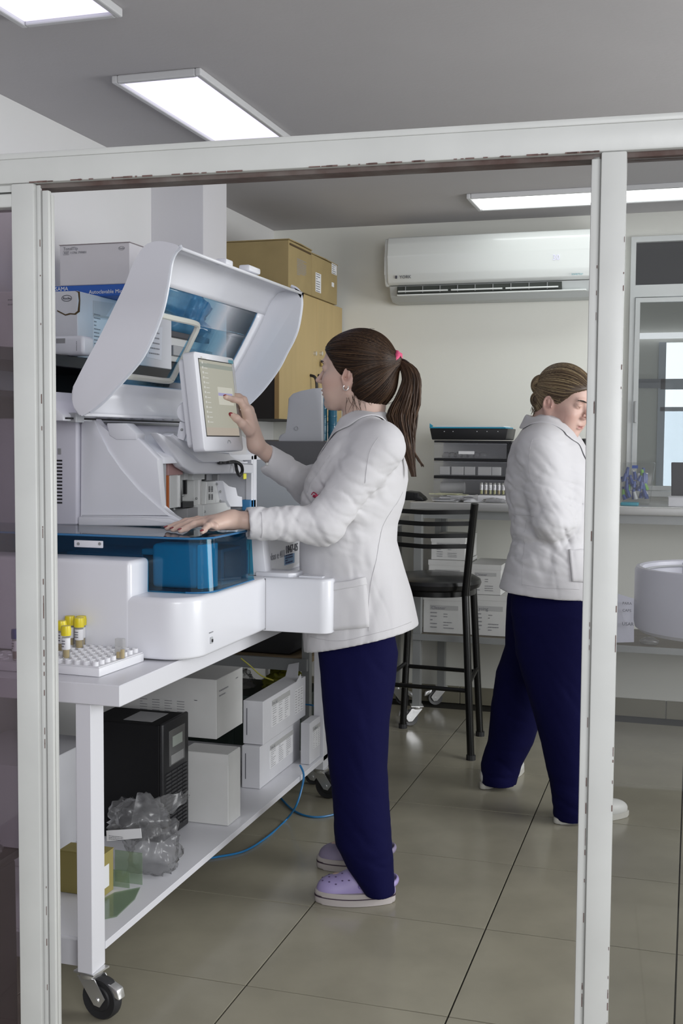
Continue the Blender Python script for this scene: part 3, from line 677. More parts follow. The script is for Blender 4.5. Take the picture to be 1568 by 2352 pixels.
sheet(0,S0,YN+.01,YF-.01,'hood_shell',an_w); sheet(S1,TOT,YN+.01,YF-.01,'hood_shell',an_w)
sheet(S0,S1,YN+.01,Y0w,'hood_shell',an_w,n=20); sheet(S0,S1,Y1w,YF-.01,'hood_shell',an_w,n=20)
bwin=pane('blue_window',(.56,.78,.90),rough=.03,opac=.03,ocol=(.1,.25,.4))
c1_=find_s(448,745); c2_=find_s(384,876)
O0=c1_[0] if c1_ else .4; O1=c2_[0] if c2_ else .6; OY=(c1_[1] if c1_ else 3.1)
OYb=(c2_[1] if c2_ else 3.0)
sheet(S0,O0,Y0w,Y1w,'blue_window',bwin,.004); sheet(O1,S1,Y0w,Y1w,'blue_window',bwin,.004); sheet(O0,O1,OY,Y1w,'blue_window',bwin,.004)
# white tubular edge round the hand opening
def sp(s,y,off=.012): 
    p=at_s(s); return (p[0]+off,y,p[1])
loop=[sp(O0,Y0w+.02)]+[sp(O0,Y0w+(OY-Y0w)*t) for t in (.3,.6,.93)]+[sp(O0+.012,OY)]+[sp(O0+(O1-O0)*t,OY+(OYb-OY)*t) for t in (.25,.5,.75,.93)]+[sp(O1,OYb-.02)]+[sp(O1,Y0w+(OYb-Y0w)*t) for t in (.6,.3,.0)]
B().tube(smooth_path(loop,4),.0085,8).obj('opening_edge',mat('ivory_trim',(.66,.66,.60),.4),an,smooth=True)
# clips on the lip
for (pa,pb) in (((517,598),(533,606)),((570,612),(596,628))):
    xx=OP[-1][0]-.01; a=PX(*pa,xx); b=PX(*pb,xx); B().rbox((xx-.03,a.y,a.z-.012),(xx+.004,b.y,a.z+.006),.005).obj('hood_clip',an_w,an,smooth=True)
# ---- touch screen monitor standing on the tray arm
XM=-1.262
bl_=PX(470,1037,XM); br_=PX(560,1030,XM); y0m=bl_.y; y1m=br_.y; zbm=bl_.z
ztm=None
# tilt: top edge further back
best=None
for k in range(0,200):
    xt=XM-k*.001; p=PX(445,806,xt)
    if best is None or abs(p.y-y0m)<best[0]: best=(abs(p.y-y0m),xt,p.z)
XT=best[1]; ztm=best[2]
print('MON',y0m,y1m,zbm,XT,ztm)
up=Vector((XT-XM,0,ztm-zbm)); hM=up.length; up.normalize(); dirY=Vector((0,1,0)); nrm=dirY.cross(up).normalized()   # +X side
wM=y1m-y0m
XFM=Matrix(((dirY.x,up.x,nrm.x,XM),(dirY.y,up.y,nrm.y,y0m),(dirY.z,up.z,nrm.z,zbm),(0,0,0,1)))   # local x right, y up, z out
r2=rrect(wM/2,hM/2,wM,hM,.012)
mo=B(XFM).prism([(x,y,-.035) for x,y in r2],(0,0,.035),.004,2).obj('monitor',an_w,an,smooth=True,label='touch screen monitor with a pale menu')
r3=rrect(wM/2,hM/2,wM*.86,hM*.9,.015)
B(XFM).prism([(x,y,-.06) for x,y in r3],(0,0,.026),.006,2).obj('monitor_back',an_w,mo,smooth=True)
b0,b1,b2,b3=.026,wM-.026,.16*hM,hM*.925
B(XFM).rbox((b0-.003,b2-.003,-.001),(b1+.003,b3+.003,.0008)).obj('screen_surround',black,mo)
scr=B(XFM).rbox((b0,b2,.0008),(b1,b3,.0016)).obj('screen',emat('screen_glow',(.58,.57,.47),.62),mo)
B(XFM).rbox((b0,b3-.02,.0017),(b1,b3-.008,.002)).obj('menu_bar',emat('menu_bar',(.40,.44,.38),.6),mo)
B(XFM).rbox((b0+(b1-b0)*.46,b2+(b3-b2)*.42,.0017),(b0+(b1-b0)*.92,b2+(b3-b2)*.66,.0022)).obj('dialog_box',emat('dialog',(.68,.67,.58),.72),mo)
B(XFM).rbox((b0+(b1-b0)*.46,b2+(b3-b2)*.54,.0023),(b0+(b1-b0)*.9,b2+(b3-b2)*.58,.0026)).obj('dialog_bar',emat('dialog_bar',(.42,.40,.66),.72),mo)
B(XFM).rbox((b0,b2,.0017),(b1,b2+.022,.002)).obj('status_bar',emat('status_bar',(.62,.54,.45),.62),mo)
mk=B(XFM)
for i in range(14): mk.rbox((b0+.014,b2+.035+i*.0135,.0017),(b0+.022,b2+.041+i*.0135,.0022)); mk.rbox((b0+.028,b2+.036+i*.0135,.0017),(b0+.05,b2+.038+i*.0135,.002))
mk.obj('screen_icon',emat('icons',(.75,.75,.70),.7),mo)
B(XFM).rbox((wM-.045,hM-.018,.0),(wM-.012,hM-.008,.0012),.0).obj('badge',mat('cyan_badge',(.15,.45,.55),.4),mo)
a=B(XFM).tube(arc((wM*.62,.018,.001),.012,20,160,10,(1,0,0),(0,1,0)),.0015,6).obj('power_ring',an_g,mo)
# neck
n0=PX(425,1000,hx-.02); 
pv=PY(431,947,2.93); B().lathe([(.0,-.012),(.027,-.012),(.030,-.006),(.030,.02),(.0,.02)],(pv.x,2.93,pv.z),32,axis='y').obj('pivot',an_w,mo,smooth=True)
B().prism([PY(*p,2.925) for p in ((412,968),(427,972),(431,985),(421,1012),(405,1006))],(0,.012,0),.002).obj('arm',an_w,mo,smooth=True)
q_=PY(417,987,2.923); B().sph((q_.x,2.924,q_.z),.004,u=8,v=6).obj('screw',galv,mo)
B().tube([(pv.x,2.95,pv.z),(XM-.06,y0m+.12,zbm+.1)],.018,12).obj('neck',an_w,mo,smooth=True)
# black coiled cable
cx=AX+.012
pts=smooth_path([PX(502,1063,cx),PX(520,1062,cx),PX(540,1061,cx+.01),PX(553,1068,cx+.014),PX(556,1082,cx+.014),PX(550,1092,cx+.012),PX(544,1082,cx+.01),PX(541,1066,cx)],8)
cb=an
co=[]; 
for i in range(len(pts)*6-6):
    t=i/6; k=int(t); fr_=t-k; p=pts[k].lerp(pts[min(k+1,len(pts)-1)],fr_); a=i*1.25
    co.append(p+Vector((math.cos(a)*.004,0,math.sin(a)*.004)))
B().tube(co,.0022,5).obj('coiled_cable',black,cb,smooth=True)
B().tube([p for p in pts[:10]],.004,6).obj('cable_lead',black,cb,smooth=True)
# ------------------------------------------------------------------ helpers for boxes seen on a corner
def corner_box(name,label,corner,ytop,farx,leftx,zb,m,cat='box',group=None,lid=False,X0=None,flapside=False):
    """box whose nearest vertical edge is at a measured corner; returns (thing, dims)"""
    P=PZ(corner[0],corner[1],zb); X1,Y0=P.x,P.y
    z1=PY(corner[0],ytop,Y0).z; Y1=PX(farx,corner[1],X1).y
    xl=PY(leftx,corner[1],Y0).x if X0 is None else X0
    t=thing(name,((xl+X1)/2,(Y0+Y1)/2,zb),label,cat,group)
    B().rbox((xl,Y0,zb+.0005),(X1,Y1,z1),.0015,seg=1).obj('body',m,t)
    if lid:
        B().rbox((xl-.001,Y0-.0015,z1-.03),(X1+.0015,Y1,z1+.002),.001,seg=1).obj('flap',m,t)
    return t,(xl,X1,Y0,Y1,zb,z1)
silver=mat('label_silver',(.42,.42,.42),.6)
def side_label(t,d,u0,u1,v0,v1,seed,head=True,title=None):
    """printed label on the +X side of a box, in fractions of that side"""
    xl,X,Y0,Y1,z0,z1=d; ya=Y0+(Y1-Y0)*u0; yb=Y0+(Y1-Y0)*u1; za=z0+(z1-z0)*v0; zb=z0+(z1-z0)*v1
    s=B().rbox((X,ya,za),(X+.0012,yb,zb)).obj('printed_label',paper,t); h=(zb-za)
    if head: B().rbox((X+.0013,ya,zb-h*.2),(X+.0018,yb,zb)).obj('label_band',silver,s)
    m=B(); k=.78 if head else .95
    for c in range(3): m.marks((X+.0014,ya+(yb-ya)*(.04+.33*c),za+h*.03),(0,1,0),(0,0,1),(yb-ya)*.22,h*k,9,seed+c,lh=.26,fill=.9)
    if title: m.text(title,(X+.0019,ya+.006,zb-h*.165),(0,1,0),(0,0,1),h*.16)
    m.obj('print',inkg,s)
def near_label(t,d,u0,u1,v0,v1,seed,rows=6,cols=2,m=None,name='print',white=False,mk=ink,fill=.85):
    xl,X,Y0,Y1,z0,z1=d; xa=xl+(X-xl)*u0; xb=xl+(X-xl)*u1; za=z0+(z1-z0)*v0; zb=z0+(z1-z0)*v1
    par=t
    if white: par=B().rbox((xa,Y0-.0012,za),(xb,Y0,zb)).obj('printed_label',paper,t)
    b=B()
    for c in range(cols): b.marks((xa+(xb-xa)*(c/cols+.03),Y0-.0013,za),(1,0,0),(0,0,1),(xb-xa)/cols*.7,zb-za,rows,seed+c,lh=.28,fill=fill)
    b.obj(name,mk,par)
# ------------------------------------------------------------------ under the work table
zs=SZ+.0005
ups=PZ(376,1937,zs); U1=PX(433,1890,ups.x).y; uz=PY(380,1668,ups.y).z
ux0=ups.x-.24
t=thing('power_supply_unit',(ups.x-.1,ups.y+.07,zs),'black power supply tower on the lower shelf behind the crumpled plastic','power supply')
B().rbox((ux0,ups.y,zs),(ups.x-.012,U1,uz),.004,seg=2).obj('case',mat('ups_black',(.005,.005,.006),.6,spec=.25),t)
B().rbox((ups.x-.012,ups.y-.002,zs+.002),(ups.x,U1+.002,uz+.004),.006,seg=3).obj('front_bezel',black,t,smooth=True)
a=PX(388,1672,ups.x); b=PX(424,1755,ups.x)
dsp=B().rbox((ups.x-.001,a.y,b.z+.02),(ups.x+.0015,b.y,a.z-.01),.001).obj('display_panel',mat('ups_panel',(.10,.10,.10),.25),t)
B().rbox((ups.x+.0016,a.y+.02,a.z-.06),(ups.x+.0024,b.y-.02,a.z-.03)).obj('screen',mat('ups_lcd',(.30,.33,.30),.3),dsp)
B().rbox((ups.x+.0016,a.y+.01,b.z+.024),(ups.x+.0024,b.y-.012,b.z+.05)).obj('badge',mat('ups_badge',(.28,.28,.28),.4),dsp)
g=B(); n=16; z0g=zs+.02; z1g=b.z+.01
for i in range(n):
    for j in range(4):
        yy=ups.y+.012+j*(U1-ups.y-.02)/4; zz=z0g+(z1g-z0g)*i/n; g.rbox((ups.x-.001,yy,zz),(ups.x+.003,yy+(U1-ups.y)/5.2,zz+(z1g-z0g)/n*.45))
g.obj('grille_slat',mat('grille_grey',(.035,.035,.038),.5),t,kind='stuff')
B().rbox((ups.x-.14,ups.y+.03,uz),(ups.x-.05,U1-.03,uz+.0006)).obj('top_sticker',grey_pl,t)
tB,dB=corner_box('white_carton','plain white carton on the lower shelf beside the black power unit',(524,1898),1735,552,415,zs,cardw2,'box','white cartons on the lower shelf')
B().rbox((dB[0],dB[2]-.0015,dB[5]-.03),(dB[1]+.001,dB[2]-.0003,dB[5]+.001)).obj('flap',cardw2,tB)
B().rbox((dB[0]+.002,dB[2]+.002,dB[5]),(dB[1]-.002,dB[3]-.002,dB[5]+.0015)).obj('lid',cardw2,tB)
B().rbox((dB[1]+.0002,dB[2]+.02,dB[5]-.08),(dB[1]+.001,dB[3]-.03,dB[5]-.02)).obj('shipping_mark',inkg,tB) if False else None
# upper left carton
zA=dB[5]+.003
tA,dA=corner_box('white_carton','large white carton with rows of fine print, stacked just under the tabletop',(497,1699),1562,557,270,zA,cardw2,'box','white cartons on the lower shelf')
near_label(tA,dA,.22,.72,.36,.62,11,rows=6,cols=4,mk=inkg); near_label(tA,dA,.78,.84,.62,.66,2,rows=1,cols=1)
B().marks((dA[1]+.0005,dA[2]+.02,dA[5]-.06),(0,1,0),(0,0,1),.09,.03,2,5).marks((dA[1]+.0005,dA[3]-.06,dA[5]-.03),(0,1,0),(0,0,1),.03,.012,1,6).obj('print',inkg,tA)
xa=dA[0]+(dA[1]-dA[0])*.70; B().rbox((xa,dA[2]-.001,dA[4]+.09),(xa+.011,dA[2],dA[4]+.105)).obj('matrix_code_patch',inkg,tA) if False else None
# crate behind, supports the large carton so that it does not float
tK,dK=corner_box('white_carton','white carton at the back of the lower shelf, mostly hidden behind the power unit',(470,1870),1716,556,330,zs,cardw,'box','white cartons on the lower shelf') if False else (None,None)
tD,dD=corner_box('white_carton','white carton with a silver-banded label, bottom of the pair by the blue cable',(597,1813),1716,688,555,zs,cardw,'box','white cartons on the lower shelf')
side_label(tD,dD,.22,.80,.30,.86,21,title='DiluCell')
tC,dC=corner_box('white_carton','open-lidded white carton with a silver-banded label, top of the pair under the table',(604,1712),1612,701,558,dD[5]+.0015,cardw,'box','white cartons on the lower shelf')
side_label(tC,dC,.18,.60,.28,.9,31,title='ProCell'); side_label(tC,dC,.72,.93,.2,.82,41,head=False)
B().prism([(dC[0],dC[3]-.02,dC[5]),(dC[1]-.02,dC[3]-.03,dC[5]),(dC[1]-.03,dC[3]+.01,dC[5]+.045),(dC[0],dC[3]+.01,dC[5]+.035)],(0,.002,.001)).obj('raised_flap',cardw,tC)
B().prism([(dC[1]+.0005,dC[3]-.11,dC[5]),(dC[1]+.0005,dC[3]-.05,dC[5]),(dC[1]+.0005,dC[3]-.06,dC[5]+.02),(dC[1]+.0005,dC[3]-.09,dC[5]+.008)],(.0012,0,0)).obj('torn_tab',cardw,tC)
for d,t_ in ((dC,tC),(dD,tD)): B().rbox((d[0]+.012,d[2]-.0008,d[4]+.03),(d[0]+.0145,d[2]+.0002,d[5]-.025)).obj('slot',ink,t_)
tE,dE=corner_box('white_carton','white carton with a silver-banded label half hidden behind the navy trousers',(711,1757),1662,735,690,zs,cardw,'box','white cartons on the lower shelf')
side_label(tE,dE,.25,.95,.32,.86,51,title='CellPack')
# things at the near end of the shelf
g0=PZ(236,2062,zs); g1y=PX(261,2045,g0.x).y; gz_=PY(236,1966,g0.y).z; gxl=PY(138,2060,g0.y).x
t=thing('green_box',((g0.x+gxl)/2,(g0.y+g1y)/2,zs),'small olive green box standing behind the white table leg','box')
ol=mat('olive_card',(.30,.25,.08),.6)
B().rbox((gxl,g0.y,zs),(g0.x,g1y,gz_),.002).obj('body',ol,t)
B().rbox((g0.x,g0.y+.004,zs+.02),(g0.x+.0012,g0.y+(g1y-g0.y)*.55,gz_-.03)).obj('sticker',paper,t)
B().rbox((gxl-.001,g0.y-.001,gz_),(g0.x+.001,g1y+.001,gz_+.002)).obj('lid',ol,t)
gp=pane('green_clear_plastic',(.80,.88,.80),rough=.1,opac=.25,ocol=(.30,.36,.26))
t=thing('plastic_tray',(g0.x+.05,g0.y+.03,zs),'greenish clear plastic tray lying at the near end of the lower shelf','tray')
B().prism([PZ(*q,zs+.0005) for q in ((238,2066),(263,2052),(322,2040),(310,2066),(268,2106),(238,2112))],(0,0,.003)).obj('base',gp,t)
ty_=PZ(325,2036,zs).y; p0_=PY(264,2040,ty_); p1_=PY(326,2036,ty_)
B().rbox((p0_.x,ty_,zs+.004),(p1_.x,ty_+.003,PY(300,1957,ty_).z)).obj('wall',gp,t)
B().rbox((p0_.x-.0,ty_-.03,zs+.004),(p1_.x-.02,ty_-.028,PY(290,1990,ty_).z)).obj('divider',gp,t)
# crumpled plastic bag
def crumple(name,c,r,seed,m,label,cat,nu=44,nv=26,amp=.28,flat=.55,rotz=0,parent=None):
    rnd=random.Random(seed); import mathutils
    b=B(); vs=[];fs=[]; off=Vector((rnd.uniform(0,9),rnd.uniform(0,9),rnd.uniform(0,9)))
    for j in range(nv+1):
        for i in range(nu):
            th_=PI*j/nv; ph=2*PI*i/nu; d=Vector((math.sin(th_)*math.cos(ph),math.sin(th_)*math.sin(ph),math.cos(th_)))
            k=1+amp*(mathutils.noise.turbulence(d*1.6+off,4,True)-.5)*1.6+amp*.35*mathutils.noise.noise(d*9+off)
            p=Vector((d.x*r[0]*k,d.y*r[1]*k,d.z*r[2]*k)); p.rotate(Euler((0,0,rotz)))
            if p.z<-r[2]*flat: p.z=-r[2]*flat
            vs.append(Vector(c)+Vector((0,0,r[2]*flat))+p)
    for j in range(nv):
        for i in range(nu): fs.append([j*nu+i,j*nu+(i+1)%nu,(j+1)*nu+(i+1)%nu,(j+1)*nu+i])
    b._add(vs,fs); o=b.obj(name,m,parent,smooth='all',origin=c if parent is None else None)
    if parent is None: tag(o,label,cat)
    return o
bagm=pane('thin_plastic_film',(.84,.84,.84),rough=.22,opac=.13,ocol=(.50,.50,.52))
bag=thing('plastic_bag',(-1.37,2.70,zs),'crumpled clear plastic packaging in front of the black power unit','bag')
crumple('film',(-1.375,2.70,zs+.10),(.085,.075,.06),3,bagm,None,None,parent=bag,amp=.36)
crumple('film',(-1.335,2.71,zs+.005),(.075,.07,.085),8,bagm,None,None,parent=bag,amp=.36)
# twisted strip reaching right
pts=smooth_path([(-1.38,2.68,zs+.17),(-1.33,2.72,zs+.165),(-1.30,2.77,zs+.17),(-1.285,2.79,zs+.178),(-1.275,2.80,zs+.182)],6)
b=B(); vs=[];fs=[]
for i,p in enumerate(pts):
    w=.035*(1-i/len(pts))+.004; a=i*.5
    for k in range(5):
        u=(k-2)/2; vs.append(p+Vector((0,math.cos(a)*w*u*.5,w*u+.004*math.sin(3*k+i))))
    if i: fs+= [[5*(i-1)+k,5*(i-1)+k+1,5*i+k+1,5*i+k] for k in range(4)]
b._add(vs,fs).obj('film',bagm,bag,smooth='all')
a=PY(240,1905,2.56); b_=PY(322,1932,2.56)
s=B().prism([PY(244,1908,2.56),PY(323,1903,2.56),PY(325,1925,2.56),PY(245,1932,2.56)],(0,.0015,0)).obj('address_label',mat('label_bright',(.72,.72,.74),.6),bag)
B().marks(PY(250,1928,2.558),(1,0,0),(0,0,1),.05,.012,3,9).obj('print',ink,s)
# white box and things at far lower left, behind the leg
t,d=corner_box('white_carton','tall white carton behind the near table leg, at the left end of the lower shelf',(196,1925),1790,240,60,zs,cardw,'box','white cartons on the lower shelf',X0=-1.9) if False else (None,None)
t=thing('white_carton',(-1.75,2.8,zs),'white carton seen between the partition jamb and the near table leg','box','white cartons on the lower shelf')
B().rbox((-1.93,2.62,zs),(-1.64,2.95,zs+.27),.002,seg=1).obj('body',cardw,t)
# dark trolley behind the left side pane
t=thing('dark_bin',(-1.62,2.1,0),'black bin with a knotted clear bag, behind the left glass pane','bin')
bn=mat('bin_black',(.006,.006,.007),.4)
px_=PY(10,2000,2.0)
B().prism([(-1.62,1.98,0),(px_.x-.02,1.98,0),(px_.x-.01,1.96,.42),(-1.64,1.96,.42)],(0,.1,0),.008,3).obj('body',bn,t,smooth=True)
B().rbox((-1.65,1.955,.42),(px_.x-.005,2.07,.44),.006).obj('rim',bn,t,smooth=True)
crumple('liner',(px_.x-.05,2.01,.44),(.035,.03,.025),5,bagm,None,None,parent=t)
t=thing('grey_crate_stack',(-1.75,2.08,0),'dim grey crates stacked behind the left glass pane below the tabletop','crate')
for k,(z0,z1) in enumerate(((.0,.24),(.25,.46),(.47,.66))):
    B().rbox((-1.90,2.10,z0),(-1.56,2.118,z1),.004).obj('crate_panel',mat('dim_brown',(.16,.13,.12),.6),t)
# ------------------------------------------------------------------ sample rack and tubes on the table
def tube_rack(x0,x1,y0,y1,z,h,nx,ny,label,m=None,depth=True):
    t=thing('tube_rack',((x0+x1)/2,(y0+y1)/2,z),label,'rack')
    m=m or mat('rack_white',(.74,.74,.77),.4)
    B().rbox((x0,y0,z),(x1,y1,z+h*.78),.003).obj('base',m,t,smooth=True)
    B().rbox((x0+.002,y0+.002,z+h*.78),(x1-.002,y1-.002,z+h*.85),.001).obj('top_plate',m,t)
    r=min((x1-x0)/nx,(y1-y0)/ny)*.36
    for i in range(nx):
        for j in range(ny):
            c=(x0+(x1-x0)*(i+.5)/nx,y0+(y1-y0)*(j+.5)/ny,0)
            B().lathe([(r,z+h*.85),(r,z+h),(r*.86,z+h),(r*.8,z+h*.86),(0,z+h*.86)],c,12).obj('well',m,t,smooth=True)
    return t
def sample_tube(c,z,h,cap,label,r=.0065,liq=(.55,.38,.05),group='sample tubes in the white rack',lab=True,capm=None,clear_top=False):
    t=thing('sample_tube',(c[0],c[1],z),label,'tube',group)
    B().lathe([(0,0),(r*.6,.001),(r,.006),(r,h),(r*.85,h),(r*.85,.008),(0,.004)],(c[0],c[1],z),14).obj('glass',pane('tube_clear',(.9,.9,.88),rough=.05,opac=.15,ocol=(.7,.7,.7)),t,smooth=True)
    B().lathe([(0,.004),(r*.8,.007),(r*.8,h*.45),(0,h*.45)],(c[0],c[1],z),12).obj('liquid',mat('serum_%d'%int(liq[0]*100),liq,.2),t,smooth=True)
    if lab: 
        l=B().lathe([(r*1.03,h*.42),(r*1.06,h*.43),(r*1.06,h*.84),(r*1.03,h*.85)],(c[0],c[1],z),14).obj('paper_label',paper,t,smooth=True)
        B().marks((c[0]-r*.6,c[1]-r*1.1,z+h*.5),(1,0,0),(0,0,1),r*1.2,h*.3,3,int(c[0]*999)%77,lh=.35).obj('print',ink,l)
    if cap: B().lathe([(r*.9,h-.004),(r*1.25,h-.004),(r*1.3,h+.01),(r*1.15,h+.018),(0,h+.018)],(c[0],c[1],z),14).obj('cap',mat('cap_'+cap,{'yellow':(.75,.62,.02),'navy':(.01,.02,.22),'red':(.4,.02,.04)}[cap],.35),t,smooth=True)
    return t
zr0=TZ+.0005
rA=PZ(228,1556,zr0); rB=PZ(331,1519,zr0)   # near right and far right corner
rx1=(rA.x+rB.x)/2+.0; ry0=rA.y; ry1=rB.y
print('RACK',rA,rB,PZ(135,1550,zr0))
# the rack lies slightly turned: build in its own frame
ang=math.atan2(rB.y-rA.y,rB.x-rA.x)
XR=Matrix.Translation((rA.x,rA.y,0))@Matrix.Rotation(ang,4,'Z')   # local x along the short side going back right; local y to the left-back
Lx=(rB-rA).length
t=thing('tube_rack',(rA.x,rA.y,zr0),'white sample tube rack with empty wells on the near corner of the table','rack')
rw=mat('rack_white',(.74,.74,.77),.4)
rh=.024; LW=.20
B(XR).rbox((0,0,zr0),(Lx,LW,zr0+rh*.85),.003).obj('base',rw,t,smooth=True)
B(XR).rbox((.002,.002,zr0+rh*.85),(Lx-.002,LW-.002,zr0+rh*.95),.001).obj('top_plate',rw,t)
nx_=8; ny_=8
for i in range(nx_):
    for j in range(ny_):
        c=(Lx*(i+.5)/nx_,.006+(LW-.012)*(j+.5)/ny_,0); r=.0075
        B(XR).lathe([(r,zr0+rh*.95),(r,zr0+rh*1.35),(r*.8,zr0+rh*1.35),(r*.75,zr0+rh*.97),(0,zr0+rh*.97)],c,12).obj('well',rw,t,smooth=True)
zt0=zr0+rh*.98
for (px,py,lb) in ((152,1512,'yellow-capped sample tube in the white rack, in front of the other yellow caps'),(141,1496,'yellow-capped sample tube at the left, next to the partition jamb'),(182,1488,'yellow-capped sample tube at the right end of the capped group'),(161,1483,'yellow-capped sample tube at the back of the capped group'),(187,1483,'yellow-capped sample tube behind the rightmost yellow cap')):
    p=PZ(px,py+5,zt0); 
    sample_tube((p.x,p.y),zt0,.062 if lb.startswith('yellow-capped sample tube in') else .060,'yellow',lb,r=.0092 if 'front' in lb else .0100,liq=(.60,.42,.04))
p=PZ(276,1512,zt0)
tcup=thing('sample_cup',(p.x,p.y,zt0),'open clear sample cup with amber liquid standing alone in the rack','cup')
B().prism([(p.x+x,p.y+y,zt0) for x,y in rrect(0,0,.022,.014,.003)],(0,0,.046)).obj('cup',pane('cup_clear',(.85,.85,.84),rough=.05,opac=.22,ocol=(.7,.7,.7)),tcup)
B().prism([(p.x+x,p.y+y,zt0+.001) for x,y in rrect(-.004,0,.008,.010,.002)],(0,0,.014)).obj('liquid',mat('serum_55',(.55,.38,.05),.2),tcup)
B().prism([(p.x+x,p.y+y,zt0+.001) for x,y in rrect(.006,0,.007,.010,.002)],(0,0,.020)).obj('liquid',MATS['serum_55'],tcup)
# left pane: second rack with a blue capped tube and a cardboard box
p=PZ(20,1542,zr0)
t=tube_rack(p.x-.12,p.x+.035,p.y,p.y+.10,zr0,.028,4,3,'white tube rack behind the left glass pane')
q=PZ(29,1520,zr0+.024); sample_tube((q.x,q.y+.01),zr0+.024,.055,'navy','blue-capped sample tube behind the left glass pane',liq=(.3,.1,.08),group='sample tubes in the left rack')
t=thing('kraft_box',(-1.72,2.65,TZ),'open brown cardboard box on the table behind the left glass pane','box')
p=PY(12,1500,2.5)
B().rbox((-1.93,2.42,TZ+.001),(p.x-.07,2.475,TZ+.11),.002).obj('body',kraft,t)
B().prism([(-1.93,2.42,TZ+.111),(p.x-.07,2.42,TZ+.111),(p.x-.04,2.38,TZ+.135),(-1.93,2.38,TZ+.125)],(0,0,.002)).obj('flap',kraft,t)
# ------------------------------------------------------------------ dark wall shelf with cartons on the left
shX=-1.76
zS=PX(300,836,shX).z
sh=thing('wall_shelf',(-1.9,3.3,zS-.1),'black wall shelf carrying white cartons behind the raised hood','shelf')
blk=mat('shelf_black',(.012,.012,.015),.45)
B().rbox((WL+.002,2.45,zS-.035),(shX,4.10,zS),.002,seg=1).obj('board',blk,sh)
B().rbox((WL+.002,2.45,zS-.13),(shX+.0,4.10,zS-.115),.002,seg=1).obj('board',blk,sh)
for y in (2.6,3.4,4.05): B().rbox((WL+.002,y,zS-.115),(shX-.02,y+.02,zS-.035)).obj('bracket',blk,sh)
wp=mat('grey_wall_panel',(.20,.20,.205),.6)
ow=structure('trim_2'); B().rbox((WL+.0005,2.2,.9),(WL+.012,4.16,zS-.13)).obj('wall_panel',wp,ow)
a=PX(141,930,WL+.013); so=thing('wall_socket',(WL+.013,a.y,a.z),'grey wall socket left of the raised hood','socket')
B().rbox((WL+.0125,a.y-.04,a.z-.06),(WL+.022,a.y+.05,a.z+.06),.003).obj('plate',mat('dim_socket',(.22,.22,.21),.5),so)
for dz in (-.02,.02): B().rbox((WL+.0215,a.y-.005,a.z+dz-.006),(WL+.0228,a.y+.001,a.z+dz+.006)).obj('hole',black,so)
zsh=zS+.0008
# torn carton with its side along the shelf edge
pc=PX(178,668,shX-.005)
Yt=PX(178,700,shX-.005).y; Yt2=PX(394,800,shX-.005).y; zt1=pc.z
tt=thing('white_carton',(-1.9,(Yt+Yt2)/2,zsh),'long white carton with a torn corner along the black shelf edge','box','white cartons on the wall shelf')
dT=(WL+.01,shX-.005,Yt,Yt2,zsh,zt1)
B().rbox((dT[0],dT[2],dT[4]),(dT[1],dT[3],dT[5]),.002,seg=1).obj('body',cardw,tt)
tear=[PY(*q,Yt-.0012) for q in ((172,668),(179,672),(181,690),(178,714),(171,720),(160,719),(150,722),(131,712),(131,715),(150,725),(162,722),(173,723),(183,716),(184,690),(183,670))]
B().prism(tear,(0,.001,0)).obj('torn_edge',MATS['torn_dark'],tt)
c=PY(153,685,Yt-.001); B().tube([c+Vector((math.cos(a)*.017,0,math.sin(a)*.009)) for a in [2*PI*i/16 for i in range(16)]],.0008,4,closed=True).text('Roche',c+Vector((-.0125,-.0005,-.0035)),(1,0,0),(0,0,1),.0105).obj('brand_mark',ink,tt)
# stickers on the long side
def on_side(X,pts,d,name,m,par): return B().prism([PX(x,y,X) for x,y in pts],(d,0,0)).obj(name,m,par)
X1=dT[1]
sh1=on_side(X1,((213,690),(262,697),(240,730),(213,722)),.0012,'packing_list',mat('film_label',(.48,.48,.50),.5),tt)
on_side(X1,((214,722),(255,728),(250,732),(214,727)),.0014,'label_band',silver,tt)
s=on_side(X1,((214,730),(248,736),(236,800),(212,795)),.0012,'printed_label',paper,tt)
B().marks(PX(216,792,X1+.0014),(0,1,0),(0,0,1),.05,.10,9,4,lh=.3).obj('print',inkg,s)
s=on_side(X1,((338,745),(372,752),(370,828),(336,820)),.0012,'printed_label',mat('label_lilac',(.66,.67,.72),.6),tt)
B().marks(PX(342,815,X1+.0014),(0,1,0),(0,0,1),.10,.16,9,14,lh=.25).obj('print',inkg,s)
# flat white case in front of it
pf=PY(190,812,Yt-.10)
fx=PY(192,812,Yt-.07).x
t=thing('white_case',(fx-.08,Yt-.04,zsh),'small rounded white plastic case at the left end of the black shelf','case')
h0=PY(190,770,Yt-.07).z
B().rbox((WL+.02,Yt-.07,zsh),(fx,Yt-.004,h0),.012,seg=4).obj('body',an_w,t,smooth=True)
B().marks((fx-.02,Yt-.0705,zsh+.012),(0,0,1),(-1,0,0),.035,.006,1,3).obj('lettering',inkg,t)
a=PY(143,782,Yt-.07); B().rbox((a.x-.02,Yt-.0712,a.z-.008),(a.x+.01,Yt-.0698,a.z+.006),.001).obj('emblem',grey_pl,t)
